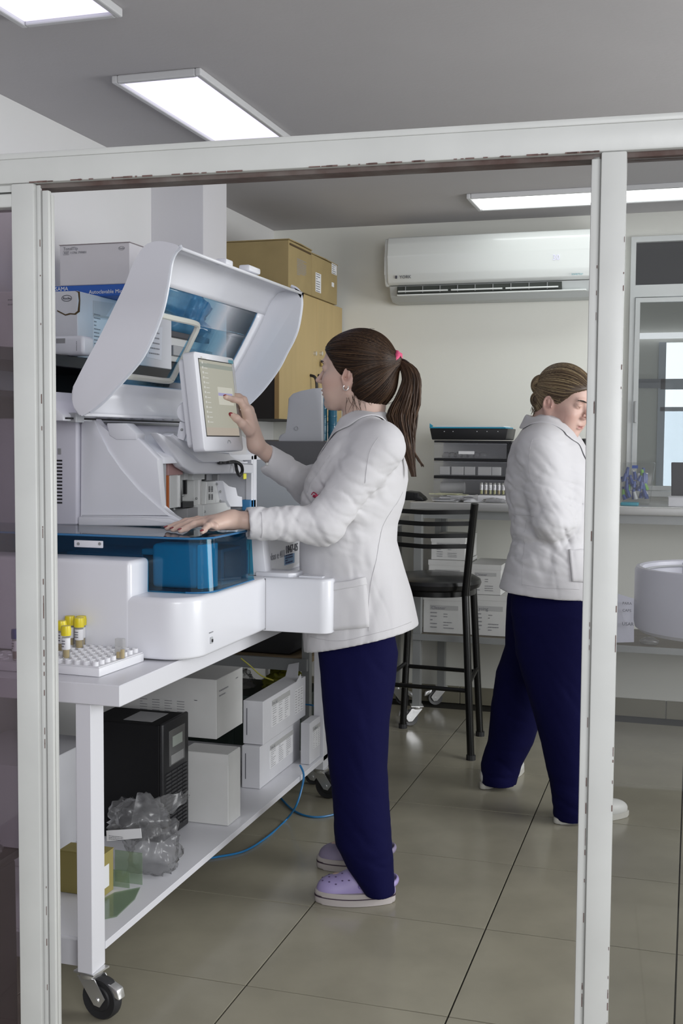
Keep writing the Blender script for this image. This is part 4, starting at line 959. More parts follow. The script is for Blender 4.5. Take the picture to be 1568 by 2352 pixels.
# upper boxes : blue banded one and the big white one on it, behind
Yb=3.22
zb1=PY(200,655,Yb).z; 
t=thing('blue_banded_carton',(-1.9,Yb+.1,dT[5]),'white and blue pipette carton under the big white carton on the shelf','box')
xr=PY(300,680,Yb).x
zbb=dT[5]+.0
if Yb<dT[2]+.02: pass
B().rbox((WL+.004,Yb,zbb+.0005),(xr,Yb+.3,zb1),.002,seg=1).obj('body',mat('royal_blue_card',(.02,.10,.42),.55),t)
a=PY(132,664,Yb-.0015); B().text('LABSAMA',(a.x-.04,Yb-.001,a.z-.006),(1,0,0),(0,0,1),.018).obj('lettering',paper,t); B().text('Autoclavable Micropipettes',PY(204,675,Yb-.001),(1,0,0),(0,0,1),.0165).obj('lettering',paper,t)
tw=thing('white_carton',(-1.9,Yb+.15,zb1),'big white carton on top of the blue carton, left of the column','box','white cartons on the wall shelf')
zw1=PY(290,557,Yb).z; xwl=PY(137,600,Yb).x; xwr=PY(298,600,Yb).x
B().rbox((xwl,Yb,zb1+.0005),(xwr,Yb+.28,zw1),.002,seg=1).obj('body',mat('cream_carton',(.60,.58,.60),.7,var=.03),tw)
B().rbox((xwl-.001,Yb-.001,zw1),(xwr+.001,Yb+.281,zw1+.002)).obj('lid',mat('carton_dark_edge',(.28,.24,.25),.8),tw)
dW=(xwl,xwr,Yb,Yb+.28,zb1,zw1)
a=PY(145,575,Yb-.001); b=B().text('TonsilTip',(a.x,Yb-.001,a.z),(1,0,0),(0,0,1),.0135)
a=PY(145,584,Yb-.001); b.text('REF',(a.x+.003,Yb-.001,a.z),(1,0,0),(0,0,1),.010).text('11706 799001',(a.x+.024,Yb-.001,a.z),(1,0,0),(0,0,1),.010).tube([(a.x,Yb-.0008,a.z-.002),(a.x+.02,Yb-.0008,a.z-.002),(a.x+.02,Yb-.0008,a.z+.009),(a.x,Yb-.0008,a.z+.009)],.0005,4,closed=True)
c=PY(279,570,Yb-.001); b.tube([c+Vector((math.cos(a)*.0105,0,math.sin(a)*.0055)) for a in [2*PI*i/16 for i in range(16)]],.0005,4,closed=True).text('Roche',c+Vector((-.0078,-.0005,-.0022)),(1,0,0),(0,0,1),.0068)
b.obj('print',inkg,tw)
# left pane carton and window-tinted bag on the shelf
pL=PY(3,670,2.72); zL0=PY(3,752,2.72).z; xRL=PY(60,700,2.72).x
t=thing('white_carton',(pL.x+.05,2.8,zsh),'white carton on the black shelf, seen through the left glass pane','box','white cartons on the wall shelf')
B().rbox((WL+.005,2.72,zsh),(xRL,2.86,pL.z),.002,seg=1).obj('body',MATS['cream_carton'],t)
B().marks((pL.x+.02,2.7195,pL.z-.04),(1,0,0),(0,0,1),.05,.025,2,5).obj('print',inkg,t)
# bag and folders behind the window of the hood
t=crumple('tinted_bag',(-1.90,4.0,zsh),(.14,.10,.11),12,mat('tinted_bag_film',(.05,.17,.30),.35),'crumpled plastic bag coloured with the window tint, on the shelf behind the hood','bag',amp=.35,flat=.6) if False else None
bgx=-1.72
zc_=PY(450,785,4.0)
t=thing('binder_stack',(-1.86,3.98,zsh),'stack of papers and dark folders on the shelf beyond the long carton','folders')
for k,(dz,h,c) in enumerate(((0,.03,(.03,.03,.035)),(.031,.02,(.5,.5,.5)),(.052,.035,(.35,.35,.36)),(.088,.03,(.6,.6,.6)),(.119,.02,(.06,.06,.07)))):
    B().rbox((WL+.01,Yt2+.02,zsh+dz),(shX-.03+.012*(k%3),4.09,zsh+dz+h),.002,seg=1).obj('folder',mat('folder_%d'%k,c,.6),t)
cr=crumple('tinted_bag',(-1.88,3.96,zsh+.14),(.15,.11,.13),12,mat('tinted_bag_film',(.08,.22,.36),.3),'crumpled plastic bag coloured with the hood window tint, lying on the folders','bag',amp=.35,flat=.5)  # blue tint of the hood window is put into the bag's colour
# ------------------------------------------------------------------ second instrument and side bench further back on the left
yb0=4.02
ins=thing('second_analyser',(-1.6,4.2,.9),'grey-topped white instrument on the side bench beyond the woman in front','analyser')
gx0=PY(588,1014,yb0).x; gx1_=PY(757,1014,yb0).x; gz=PY(700,1014,yb0).z
dg=mat('slate_grey_casing',(.115,.115,.12),.45); 
B().prism([PY(*q,yb0) for q in ((560,1010),(600,1013),(758,1014),(758,1185),(700,1085),(660,1060),(640,1042),(560,1022))],(0,.5,0),.004).obj('top_casing',dg,ins,smooth=True)
B().rbox((-1.95,yb0+.01,.93),(gx1_-.02,yb0+.5,gz-.06),.01,seg=3).obj('body',mat('instrument_white',(.60,.64,.68),.35),ins,smooth=True)
B().rbox((-1.7,yb0-.0,.985),(gx1_-.03,yb0+.012,1.01),.004).obj('ledge',mat('instrument_white2',(.52,.58,.66),.35),ins)
# white bottle guard and blue bottles on it
gu=thing('bottle_guard',(PY(700,1010,yb0+.05).x,yb0+.05,gz),'white rounded guard panel standing on the grey instrument top','guard')
Yg=yb0+.05
gpoly=[PY(*q,Yg) for q in ((640,1012),(640,1004),(646,997),(656,996),(658,990),(662,915),(672,904),(690,898),(720,892),(738,891),(739,1014),(640,1014))]
B().prism(gpoly,(0,.025,0),.003,2).obj('panel',mat('guard_white',(.56,.57,.60),.4),gu,smooth=True)
c=PY(681,984,Yg-.001); B().tube([c+Vector((math.cos(a)*.007,0,math.sin(a)*.007)) for a in [2*PI*i/16 for i in range(16)]],.0012,5,closed=True).obj('round_mark',an_g,gu)
for k,(pa,pb) in enumerate((((733,900),(748,1014)),((751,922),(770,1014)))):
    a=PY(*pa,Yg+.05); b=PY(*pb,Yg+.05); r=(b.x-a.x)/2
    bt=thing('blue_bottle',((a.x+b.x)/2,Yg+.05,gz),['teal transparent bottle right beside the white guard','teal transparent bottle nearer the face of the woman in front'][k],'bottle','blue bottles on the grey instrument')
    B().lathe([(0,gz+.001),(r,gz+.003),(r,a.z-.02),(r*.6,a.z-.005),(r*.5,a.z),(0,a.z)],((a.x+b.x)/2,Yg+.05+r,0),16).obj('body',mat('teal_bottle',(.01,.13,.22),.15,coat=.5),bt,smooth=True)
    for j in range(4): B().lathe([(r*1.0,gz+.03+.03*j),(r*1.05,gz+.034+.03*j),(r*1.0,gz+.038+.03*j)],((a.x+b.x)/2,Yg+.05+r,0),16).obj('rib',MATS['teal_bottle'],bt,smooth=True) if gz+.04+.03*j<a.z-.02 else None
# side bench
sb=thing('side_bench',(-1.6,4.6,0),'steel-topped side bench along the left wall under the second instrument','bench')
q=PY(928,1160,4.92); print('SB',q,PY(735,1510,4.0),PY(735,1535,4.0))
B().rbox((WL+.015,yb0-.02,.885),(-1.33,5.50,.925),.004).obj('worktop',steel,sb)
sz_=PY(650,1512,4.03).z
B().rbox((WL+.07,4.045,sz_-.02),(-1.36,5.45,sz_),.001).obj('shelf',mat('raw_wood_board',(.22,.16,.09),.7,var=.15,vscale=6,stretch=(1,8,8)),sb)
B().rbox((WL+.07,4.03,sz_-.045),(-1.36,4.045,sz_+.0),.001).obj('shelf_rail',galv,sb)
for (x,y) in ((-1.37,4.06),(-1.37,5.44),(-2.0,4.20),(-2.0,5.44)): B().rbox((x-.015,y-.015,.09),(x+.015,y+.015,.885)).obj('leg',galv,sb); castor(x,y,.09,.032,0,sb)
t=thing('black_case',(-1.6,4.15,sz_),'black case lying on the wooden shelf of the side bench','case')
B().prism([(-1.95,4.09,sz_+.001),(-1.45,4.09,sz_+.001),(-1.39,4.11,sz_+.03),(-1.39,4.12,sz_+.12),(-1.48,4.11,sz_+.2),(-1.95,4.11,sz_+.2)],(0,.3,0),.01,3).obj('body',bn,t,smooth=True)
B().rbox((-1.395,4.16,sz_+.05),(-1.385,4.25,sz_+.06),.002).obj('handle',grey_pl,t)
zq=.0
t=thing('dark_crate',(-1.5,4.1,.0),'dark green plastic crate on the floor under the side bench','crate')
dgc=mat('dark_green_plastic',(.03,.045,.04),.45)
ca=PY(742,1560,4.05); cb_=PY(640,1640,4.05)
B().rbox((-1.95,4.12,.002),(-1.42,4.40,.30),.006).obj('body',dgc,t,smooth=True); B().rbox((-1.96,4.11,.285),(-1.41,4.41,.305),.004).obj('rim',dgc,t)
for k in range(5): B().rbox((-1.93+.11*k,4.112,.04),(-1.91+.11*k,4.12,.28)).obj('rib',dgc,t)
crumple('yellow_bag',(-1.53,4.24,.306),(.08,.07,.055),31,mat('yellow_green_film',(.20,.20,.02),.25),'crumpled yellow-green bag on the dark crate below the wooden shelf','bag',amp=.4)
crumple('clear_bag',(-1.74,4.24,.306),(.08,.07,.05),33,bagm,'crumpled clear bag on the dark crate left of the yellow-green one','bag',amp=.4)
# ------------------------------------------------------------------ cables
def cable(name,pts,r,m,label):
    o=B().tube(smooth_path(pts,8),r,8).obj(name,m,None,smooth=True,origin=pts[0]); tag(o,label,'cable'); return o
cbl=mat('blue_cable',(.02,.18,.42),.35)
P=lambda x,y,z=.004: PZ(x,y,z)
cable('network_cable',[PX(689,1758,SX+.006),PX(697,1778,SX+.012),PX(694,1805,SX+.01)*1,PX(680,1850,SX+.0),P(655,1885),P(610,1925,.004),P(560,1955),P(500,1968),P(470,1972)],.0035,cbl,'blue network cable hanging from the lower shelf and running along the floor')
cable('network_cable',[P(640,1828),P(668,1857),P(700,1873),P(740,1876),P(800,1862),P(850,1850)],.0035,cbl,'blue network cable lying on the floor behind the woman in front')
cable('yellow_cable',[PY(553,1512,3.86),PY(575,1530,3.86),PY(600,1552,3.86),PY(628,1563,3.86)],.0028,mat('yellow_cable',(.45,.42,.08),.4),'thin yellow cable drooping above the open carton')
cable('network_cable',[PY(700,1618,3.95),PY(722,1622,3.95),PY(735,1640,3.95),PY(750,1650,3.95)],.003,cbl,'short blue cable by the dark crate above the rightmost carton')
# ------------------------------------------------------------------ counter along the back wall
KY=5.02; kx0=PY(940,1160,KY).x; KZ=PY(1000,1153,KY).z
kc=thing('steel_counter',(-.3,5.28,0),'stainless steel counter on castors along the back wall','counter')
B().rbox((kx0,KY,KZ-.038),(2.2,WB-.014,KZ),.006,seg=3).obj('worktop',steel,kc,smooth=True)
B().rbox((kx0+.03,KY+.03,KZ-.075),(2.17,KY+.05,KZ-.038)).obj('apron',galv,kc)
KS=PY(1000,1458,KY).z
B().rbox((kx0+.02,KY+.005,KS-.025),(2.15,WB-.05,KS-.003)).obj('shelf_board',mat('worn_wood_board',(.13,.11,.08),.6,var=.2,vscale=5,stretch=(1,8,8)),kc)
B().rbox((kx0+.02,KY-.005,KS-.028),(2.15,KY+.0045,KS),.001).obj('shelf_rail',galv,kc)
kl=PY(958,1400,KY+.02).x
for (x,y) in ((kl,KY+.03),(kl+.02,WB-.06),(2.1,KY+.03),(2.1,WB-.06),(.75,KY+.03)):
    B().rbox((x-.018,y-.018,.095),(x+.018,y+.018,KZ-.038),.001).obj('leg',galv,kc); castor(x,y,.095,.036,R(200),kc,col=mat('grey_rubber',(.12,.12,.12),.5))
xx=PY(1004,1300,WB-.1).x; B().rbox((xx-.012,WB-.11,KS),(xx+.012,WB-.09,KZ-.038)).obj('upright',galv,kc)
# cartons on its shelf
def kbox(px0,px1,py0,py1,zb,Y,lb,dep=.28,seed=1,name='reagent_carton'):
    a=PY(px0,py0,Y); b=PY(px1,py1,Y); z0=zb; z1=a.z
    t=thing(name,((a.x+b.x)/2,Y+dep/2,z0),lb,'box','cartons under the steel counter')
    B().rbox((a.x,Y,z0+.0005),(b.x,Y+dep,z1),.002,seg=1).obj('body',cardw2,t)
    d=(a.x,b.x,Y,Y+dep,z0,z1); B().rbox((a.x-.001,Y-.0012,z1-.022),(b.x+.001,Y+dep,z1+.001)).obj('lid',cardw2,t)
    h=z1-z0; B().rbox((a.x+(b.x-a.x)*.18,Y-.001,z0+h*.62),(b.x-(b.x-a.x)*.15,Y-.0002,z0+h*.74)).obj('label_band',silver,t)
    bb=B(); bb.marks((a.x+(b.x-a.x)*.18,Y-.0012,z0+h*.12),(1,0,0),(0,0,1),(b.x-a.x)*.2,h*.48,5,seed); bb.marks((a.x+(b.x-a.x)*.5,Y-.0012,z0+h*.12),(1,0,0),(0,0,1),(b.x-a.x)*.32,h*.22,3,seed+5); bb.marks((a.x+(b.x-a.x)*.5,Y-.0012,z0+h*.42),(1,0,0),(0,0,1),(b.x-a.x)*.12,h*.14,2,seed+9)
    bb.text(['Isotonic','Cleaner','Lysing'][seed%3],(a.x+(b.x-a.x)*.2,Y-.0013,z0+h*.635),(1,0,0),(0,0,1),h*.12); bb.obj('print',inkg,t); return d
YK=KY+.06
d1=kbox(972,1066,1366,1435,KS-.0025,YK,'white reagent carton at the left of the bottom row under the counter',seed=1)
d2=kbox(1076,1168,1366,1437,KS-.0025,YK,'white reagent carton at the right of the bottom row under the counter',seed=2)
d3=kbox(984,1068,1286,1366,d1[5]+.0015,YK+.01,'white reagent carton in the middle row, seen through the stool back',seed=3)
d4=kbox(1078,1150,1296,1366,d2[5]+.0015,YK+.01,'white reagent carton in the middle row beside the walking woman',seed=4)
d5=kbox(990,1068,1232,1286,d3[5]+.0015,YK+.02,'white reagent carton third up, behind the lower stool slats',seed=5)
d6=kbox(996,1066,1176,1232,d5[5]+.0015,YK+.03,'topmost white reagent carton, just below the steel counter',seed=6) if False else None
# drawer unit on the counter
DY=KY+.135
zk=KZ+.0005
du=thing('drawer_unit',(PY(1080,1100,DY).x,DY+.1,zk),'black-framed storage tower with three clear drawers on the counter','drawers')
xa=PY(996,1100,DY).x; xb=PY(1164,1100,DY).x
dclr=pane('drawer_clear',(.95,.95,.96),rough=.15,opac=.10,ocol=(.5,.51,.54))
rows=((1017,1054),(1059,1094),(1100,1138))
dwhite=mat('item_white',(.68,.68,.66),.6)
for (ya,yb) in ((1012,1017),(1053,1059),(1093,1100)):
    B().rbox((xa,DY-.004,PY(1080,yb,DY).z),(xb+.02,DY+.22,PY(1080,ya,DY).z),.002).obj('frame_bar',black,du)
for x in (xb+.004,): B().rbox((x,DY,zk),(x+.016,DY+.22,PY(1080,1015,DY).z)).obj('frame_post',black,du)
B().rbox((xa,DY+.20,zk),(xb,DY+.22,PY(1080,1015,DY).z)).obj('frame_back',mat('dim_grey_back',(.75,.76,.78),.6),du)
for k,(ya,yb) in enumerate(rows):
    z1=PY(1080,ya+1,DY).z; z0=max(PY(1080,yb-1,DY).z,zk+.002)
    dr=B().rbox((xa+.002,DY-.012,z0),(xb-.002,DY-.009,z1),0).obj('drawer',dclr,du)
    B().rbox((xa+.002,DY-.009,z1-.006),(xb-.002,DY-.0,z1),.001).obj('drawer_lip',dclr,dr)
    B().rbox((xa+.003,DY-.008,z0),(xb-.003,DY+.19,z0+.002)).obj('drawer_floor',dclr,dr)
    if k==0:
        for i in range(7): 
            rr=random.Random(i); crumple('small_bag',(xa+.05+.028*i,DY+.03,z0+.003),(.02,.02,.016),40+i,bagm,None,None,nu=16,nv=10,parent=du)
        B().rbox((PY(1054,1040,DY).x,DY-.0135,PY(1054,1043,DY).z),(PY(1090,1040,DY).x,DY-.0122,PY(1054,1036,DY).z)).obj('drawer_label',paper,dr)
    if k==1:
        for (p0,p1) in ((1008,1032),(1035,1064),(1065,1090),(1096,1128),(1128,1150)):
            B().rbox((PY(p0,1080,DY).x,DY+.01,z0+.003),(PY(p1,1080,DY).x-.002,DY+.08,PY(1080,1072,DY).z),.002).obj('white_pack',dwhite,du)
    if k==2: B().cyl((PY(1008,1120,DY).x,DY+.045,z0+.03),(PY(1062,1120,DY).x,DY+.045,z0+.03),.026,18).obj('paper_roll',dwhite,du,smooth=True)
# black tray with blue liner on top
ty=PY(1080,1010,DY-.02).z; 
tr=thing('document_tray',(PY(1080,1000,DY).x,DY+.1,ty),'black open tray with blue folder and papers on the drawer tower','tray')
ta=PY(986,1000,DY-.02).x; tb2=PY(1166,1000,DY-.02).x; tz1=PY(1080,984,DY-.02).z; tyb=PY(1080,1011,DY-.004).z+.001
B().prism([(ta+.01,DY-.015,tyb),(tb2-.01,DY-.015,tyb),(tb2,DY-.02,tz1),(ta,DY-.02,tz1)],(0,.24,0),.004,2).obj('body',black,tr,smooth=True)
cy=mat('cyan_folder',(.03,.28,.42),.5)
B().rbox((ta+.004,DY-.024,tz1),(tb2-.01,DY+.2,tz1+.006),.001).obj('blue_folder',cy,tr)
B().prism([(ta+.0,DY-.02,tz1),(ta+.008,DY-.02,tz1),(ta+.014,DY-.02,tz1+.012),(ta+.0,DY-.02,tz1+.022)],(0,.01,0)).obj('folder_tab',cy,tr)
B().rbox((ta+.03,DY-.015,tz1+.0065),(tb2-.02,DY+.18,tz1+.011)).obj('papers',paper,tr)
for px in (1020,1040,1095,1118,1143): 
    a=PY(px,991,DY-.021); B().box((a.x,DY-.0205,a.z),(.004,.002,.004)).obj('glint_stud',chrome,tr)
# papers and black thing on the counter
pp=thing('paper_pile',(PY(1035,1140,KY+.06).x,KY+.08,zk),'messy pile of papers and yellow notes on the counter above the stool','papers')
rnd=random.Random(7); yel2=mat('note_yellow',(.60,.60,.42),.7)
for i in range(16):
    a=PY(rnd.uniform(1015,1062),1140,KY+.05).x; w=rnd.uniform(.045,.075); z=zk+.002+i*.0022
    m=Matrix.Translation((a,KY+.055+rnd.uniform(-.01,.01),z))@Matrix.Rotation(rnd.uniform(-.2,.2),4,'Z')@Matrix.Rotation(rnd.uniform(-.02,.02),4,'Y')
    B(m).rbox((-w,-.035,-.0005),(w,.035,.0007)).obj('sheet',yel2 if i>12 else paper,pp)
a0_=PY(1092,1138,KY+.04).x
B().prism([(a0_-.05,KY+.02,zk+.002),(a0_+.02,KY+.05,zk+.001),(a0_-.005,KY+.12,zk+.03),(a0_-.06,KY+.1,zk+.02)],(0,0,.001)).obj('curled_sheet',paper,pp)
t=thing('black_pouch',(PY(950,1140,KY+.06).x,KY+.08,zk),'small black pouch at the left end of the counter','pouch')
B().prism([PY(*q,KY+.05) for q in ((918,1149),(918,1138),(930,1128),(955,1131),(968,1143),(974,1150))],(0,.09,0),.006,2).obj('body',bn,t,smooth=True)
B().box((PY(955,1140,KY+.045).x,KY+.048,zk+.024),(.022,.008,.024),.003).obj('clip',black,t)
# tube rack on the counter
kr0=PY(1096,1146,KY+.06); kr1=PY(1176,1146,KY+.06)
kz=zk; h_=.030
kr=thing('tube_rack',((kr0.x+kr1.x)/2,KY+.08,kz),'white tube rack with barcoded tubes on the steel counter','rack')
B().rbox((kr0.x,KY+.05,kz),(kr1.x,KY+.11,kz+h_),.006,seg=3).obj('base',rw,kr,smooth=True)
B().rbox((kr0.x+.004,KY+.054,kz+h_),(kr1.x-.004,KY+.106,kz+h_+.001)).obj('top_plate',rw,kr)
for k,px in enumerate((1105,1115,1125,1135,1145,1155)):
    p=PY(px,1130,KY+.07); sample_tube((p.x,KY+.075),kz+h_+.001,.055,None,'%s open sample tube of the row on the steel counter'%['first','second','third','fourth','fifth','sixth'][k],r=.0072,liq=[(.5,.5,.05),(.55,.38,.05),(.5,.5,.5),(.5,.3,.05),(.55,.45,.1),(.5,.5,.45)][k],group='tubes in the counter rack')
p=PY(1164,1130,KY+.07); sample_tube((p.x,KY+.075),kz+h_+.001,.014,'red','short red-capped tube at the right end of the counter rack',r=.006,group='tubes in the counter rack',lab=False)
crumple('clear_bag',(PY(1135,1146,KY+.02).x,KY+.03,kz),(.05,.018,.014),55,bagm,'small crumpled clear bag in front of the counter tube rack','bag',nu=24,nv=14,amp=.4)
# jar and black stand near the second woman
a=PY(1300,1020,KY+.28); b=PY(1329,1120,KY+.28)
j=thing('storage_jar',((a.x+b.x)/2,KY+.28,zk),'clear jar with a silver lid and white label behind the walking woman','jar')
r=(b.x-a.x)/2; zc=a.z
B().lathe([(0,zk),(r,zk+.003),(r,zc-.02),(r*.9,zc-.014)],((a.x+b.x)/2,KY+.28+r,0),20).obj('glass',dclr,j,smooth=True)
B().lathe([(r*1.02,zc-.02),(r*1.04,zc-.004),(r*.9,zc),(0,zc)],((a.x+b.x)/2,KY+.28+r,0),20).obj('lid',chrome,j,smooth=True)
B().rbox((a.x+.01,KY+.277,zc-.09),(b.x-.008,KY+.28,zc-.035)).obj('jar_label',paper,j)
B().marks((a.x+.013,KY+.2765,zc-.09),(1,0,0),(0,0,1),.03,.05,5,6).obj('print',inkg,j)
a=PY(1338,1008,KY+.18); 
m_=thing('microscope',(a.x+.03,KY+.2,zk),'black microscope column partly hidden behind the partition post','microscope')
B().rbox((a.x+.0,KY+.18,zk+.02),(a.x+.03,KY+.21,a.z-.01),.003).obj('column',black,m_); B().rbox((a.x-.0,KY+.12,zk),(a.x+.09,KY+.25,zk+.022),.006).obj('foot',black,m_,smooth=True)
B().cyl((a.x+.01,KY+.16,a.z-.07),(a.x+.01,KY+.15,a.z+.0),.014,14).obj('eyepiece',black,m_,smooth=True); B().rbox((a.x-.02,KY+.12,a.z-.15),(a.x+.04,KY+.18,a.z-.13),.002).obj('stage',black,m_)
# right side : bag of blue caps, teal lid, black monitor, white box
a=PY(1430,1062,KY+.14); b=PY(1503,1145,KY+.14)
t=thing('bag_of_tips',((a.x+b.x)/2,KY+.16,zk),'clear bag of blue and white tips standing on the steel counter','bag')
B().prism([(a.x,KY+.12,zk+.004),(b.x-.02,KY+.12,zk+.004),(b.x-.002,KY+.13,a.z),(a.x,KY+.13,a.z)],(0,.07,0),.006,2).obj('film',pane('bag_film',(.85,.86,.86),rough=.2,opac=.04,ocol=(.7,.7,.66)),t,smooth=True)
rnd=random.Random(2)
for k in range(64):
    c=Vector((rnd.uniform(a.x+.005,b.x-.03),KY+.135+rnd.random()*.03,zk+.02+rnd.random()*(a.z-zk)*.55)); col_=rnd.choice(['deep_blue','deep_blue','deep_blue','white_tip','lime'])
    mm=mat('tip_'+col_,{'deep_blue':(.015,.06,.32),'white_tip':(.7,.7,.72),'lime':(.2,.5,.05)}[col_],.35)
    B().tube([c,c+Vector((rnd.uniform(-.012,.012),0,rnd.uniform(.02,.045)))],[.010,.006],8).obj('tip',mm,t,smooth=True)
B().rbox((a.x+.04,KY+.118,a.z-.025),(a.x+.065,KY+.1195,a.z-.012)).obj('printed_mark',mat('tip_deep_blue',(.015,.06,.32),.35),t)
a=PY(1425,1148,KY+.06); b=PY(1466,1158,KY+.06)
t=thing('teal_lid',((a.x+b.x)/2,KY+.08,zk),'flat teal plastic lid on the counter below the bag of tips','lid')
B().rbox((a.x,KY+.04,zk),(b.x,KY+.11,zk+.014),.004,seg=3).obj('body',mat('teal_plastic',(.02,.25,.33),.35),t,smooth=True)
a=PY(1541,1062,KY+.2)
t=thing('monitor',(a.x+.1,KY+.22,zk),'black monitor at the right edge of the view, seen from behind','monitor')
B().prism([(a.x,KY+.2,a.z),(a.x+.004,KY+.2,zk+.03),(a.x+.3,KY+.2,zk+.03),(a.x+.3,KY+.2,a.z)],(0,.03,0),.004).obj('case',mat('dull_black',(.035,.032,.036),.6),t)
B().rbox((a.x+.12,KY+.18,zk),(a.x+.24,KY+.3,zk+.01),.003).obj('foot',black,t); B().rbox((a.x+.16,KY+.22,zk+.01),(a.x+.2,KY+.245,zk+.06)).obj('neck',black,t)
a=PY(1534,1142,KY+.05)
t=thing('white_box',(a.x+.08,KY+.09,zk),'low white box in front of the black monitor at the right edge','box')
B().rbox((a.x,KY+.05,zk),(a.x+.2,KY+.15,a.z),.003).obj('body',cardw,t); B().rbox((a.x-.001,KY+.049,a.z),(a.x+.2,KY+.151,a.z+.002)).obj('lid',cardw,t)
# paper note on the lower shelf
a=PY(1420,1372,KY+.02); b=PY(1456,1440,KY+.02)
t=thing('paper_note',((a.x+b.x)/2,KY+.02,KS),'handwritten white note leaning on the lower shelf beside the white drum','note')
B().prism([(a.x-.03,KY+.04,KS+.002),(b.x,KY+.03,KS+.012),(b.x-.006,KY+.08,PY(1456,1375,KY+.08).z),(a.x-.03,KY+.09,PY(1430,1362,KY+.08).z)],(0,.0015,0)).obj('sheet',mat('note_lilac',(.62,.62,.72),.7),t)
def nt_(px,py): 
    return PY(px,py,KY+.028)
tb_=B(); tb_.text('PARA',nt_(1428,1390)+Vector((0,.025,0)),(1,.0,0),(0,0,1),.016).text('CAPS',nt_(1428,1406)+Vector((0,.02,0)),(1,0,0),(0,0,1),.016).text('USAR !!',nt_(1428,1436)+Vector((0,.0,0)),(1,0,0),(0,0,1),.02); tb_.obj('handwriting',ink,t)
crumple('clear_bag',(PY(1490,1455,KY+.05).x,KY+.08,KS),(.04,.03,.02),61,bagm,'small clear plastic scrap on the lower shelf below the drum','bag',nu=20,nv=12)
# white drum at the right edge
DYc=3.55; dz1=PY(1560,1300,DYc).z; dxl=PY(1457,1320,DYc).x; rD=.235; dcx=dxl+rD
dz0=PY(1600,1478,DYc-rD*.9).z
dr=thing('centrifuge',(dcx,DYc,0),'round white tub with metal parts inside, on a stand at the right edge','centrifuge')
tubm=mat('tub_white',(.60,.60,.68),.35)
B().lathe([(rD*.92,dz0),(rD*.985,dz0+.012),(rD,dz0+.03),(rD,dz1-.012),(rD-.005,dz1-.002),(rD-.014,dz1),(rD-.022,dz1-.004),(rD-.024,dz1-.012),(rD-.024,dz0+.05),(0,dz0+.05)],(dcx,DYc,0),72).obj('tub',tubm,dr,smooth=True)
B().lathe([(rD*.92,dz0+.001),(0,dz0+.001)],(dcx,DYc,0),72).obj('underside',tubm,dr)
B().rbox((dcx-.10,DYc+rD-.05,dz1-.06),(dcx-.02,DYc+rD-.03,dz1-.008),.002).obj('inner_tab',tubm,dr)
B().tube([(dcx+math.cos(R(a))*(rD-.027),DYc+math.sin(R(a))*(rD-.027),dz1-.018) for a in range(40,240,8)],.004,6).obj('inner_gasket',an_g,dr,smooth=True)
B().lathe([(0,0),(.05,.0),(.052,.006),(.03,.012),(0,.012)],(dcx-.09,DYc-.06,dz1-.035),24).obj('rotor_cap',steel,dr,smooth=True)
B().lathe([(0,0),(.05,.0),(.052,.006),(.03,.012),(0,.012)],(dcx-.03,DYc-.10,dz1-.022),24).obj('rotor_cap',steel,dr,smooth=True)
B().cyl((dcx-.06,DYc-.08,dz0+.05),(dcx-.06,DYc-.08,dz1-.03),.02,14).obj('rotor_shaft',steel,dr,smooth=True)
B().lathe([(0,0),(.10,.0),(.10,.012),(.03,.03),(.028,dz0),(0,dz0)],(dcx+.13,DYc,0),24).obj('stand',mat('stand_grey',(.4,.4,.42),.4),dr,smooth=True)
# ------------------------------------------------------------------ bar stool
st=thing('bar_stool',(-1.03,4.78,0),'black metal bar stool with slatted back and round padded seat','stool')
leather=mat('black_leather',(.012,.012,.013),.28,bump=.1,bscale=50)
nr_=PZ(1081,1745,0); fr_=PZ(1102,1690,0); fl_=PZ(925,1672,0); nl_=Vector((fl_.x+(nr_.x-fr_.x)-.03,nr_.y+(fl_.y-fr_.y)+.0,0))
sc=(nr_+fr_+fl_+nl_)/4; print('STOOL',nr_,fr_,fl_,nl_,sc)
szs=PY(1015,1345,sc.y).z
def leg_to(p,topz,f=.62): return Vector((sc.x+(p.x-sc.x)*f,sc.y+(p.y-sc.y)*f,topz))
r_=.0155
tops={}
for nm,p,z,f in (('nr',nr_,szs,.80),('fr',fr_,szs,.80),('fl',fl_,szs,.80),('nl',nl_,szs,.80)):
    a=leg_to(p,z,f); tops[nm]=a
    B().cyl((p.x,p.y,.0),a,r_,12).obj('leg',blackm,st,smooth=True)
    B().cyl((p.x,p.y,0),(p.x,p.y,.02),r_*1.25,12).obj('foot_cap',rubber,st)
def at_h(p,top,z): t=z/top.z; return Vector((p.x,p.y,0)).lerp(top,t)
def rung(a,b,z,r=.009,bow=0):
    q0=at_h({'nr':nr_,'fr':fr_,'fl':fl_,'nl':nl_}[a],tops[a],z); q1=at_h({'nr':nr_,'fr':fr_,'fl':fl_,'nl':nl_}[b],tops[b],z)
    B().tube([q0,q1],r,10).obj('rung',blackm,st,smooth=True)
zf=PY(1040,1583,nr_.y+.03).z; zf2=PY(1020,1536,fr_.y).z
rung('nr','nl',zf); rung('fr','fl',zf2); rung('nr','fr',(zf+zf2)/2+.02); rung('nl','fl',(zf+zf2)/2+.02)
B().lathe([(0,-.03),(.17,-.03),(.188,-.02),(.195,-.002),(.19,.012),(.165,.026),(.10,.034),(0,.037)],(sc.x,sc.y,szs+.02),40).obj('seat',leather,st,smooth=True)
B().lathe([(.165,0),(.172,0),(.172,.022),(.165,.022)],(sc.x,sc.y,szs-.03),40).obj('seat_ring',blackm,st,smooth=True)
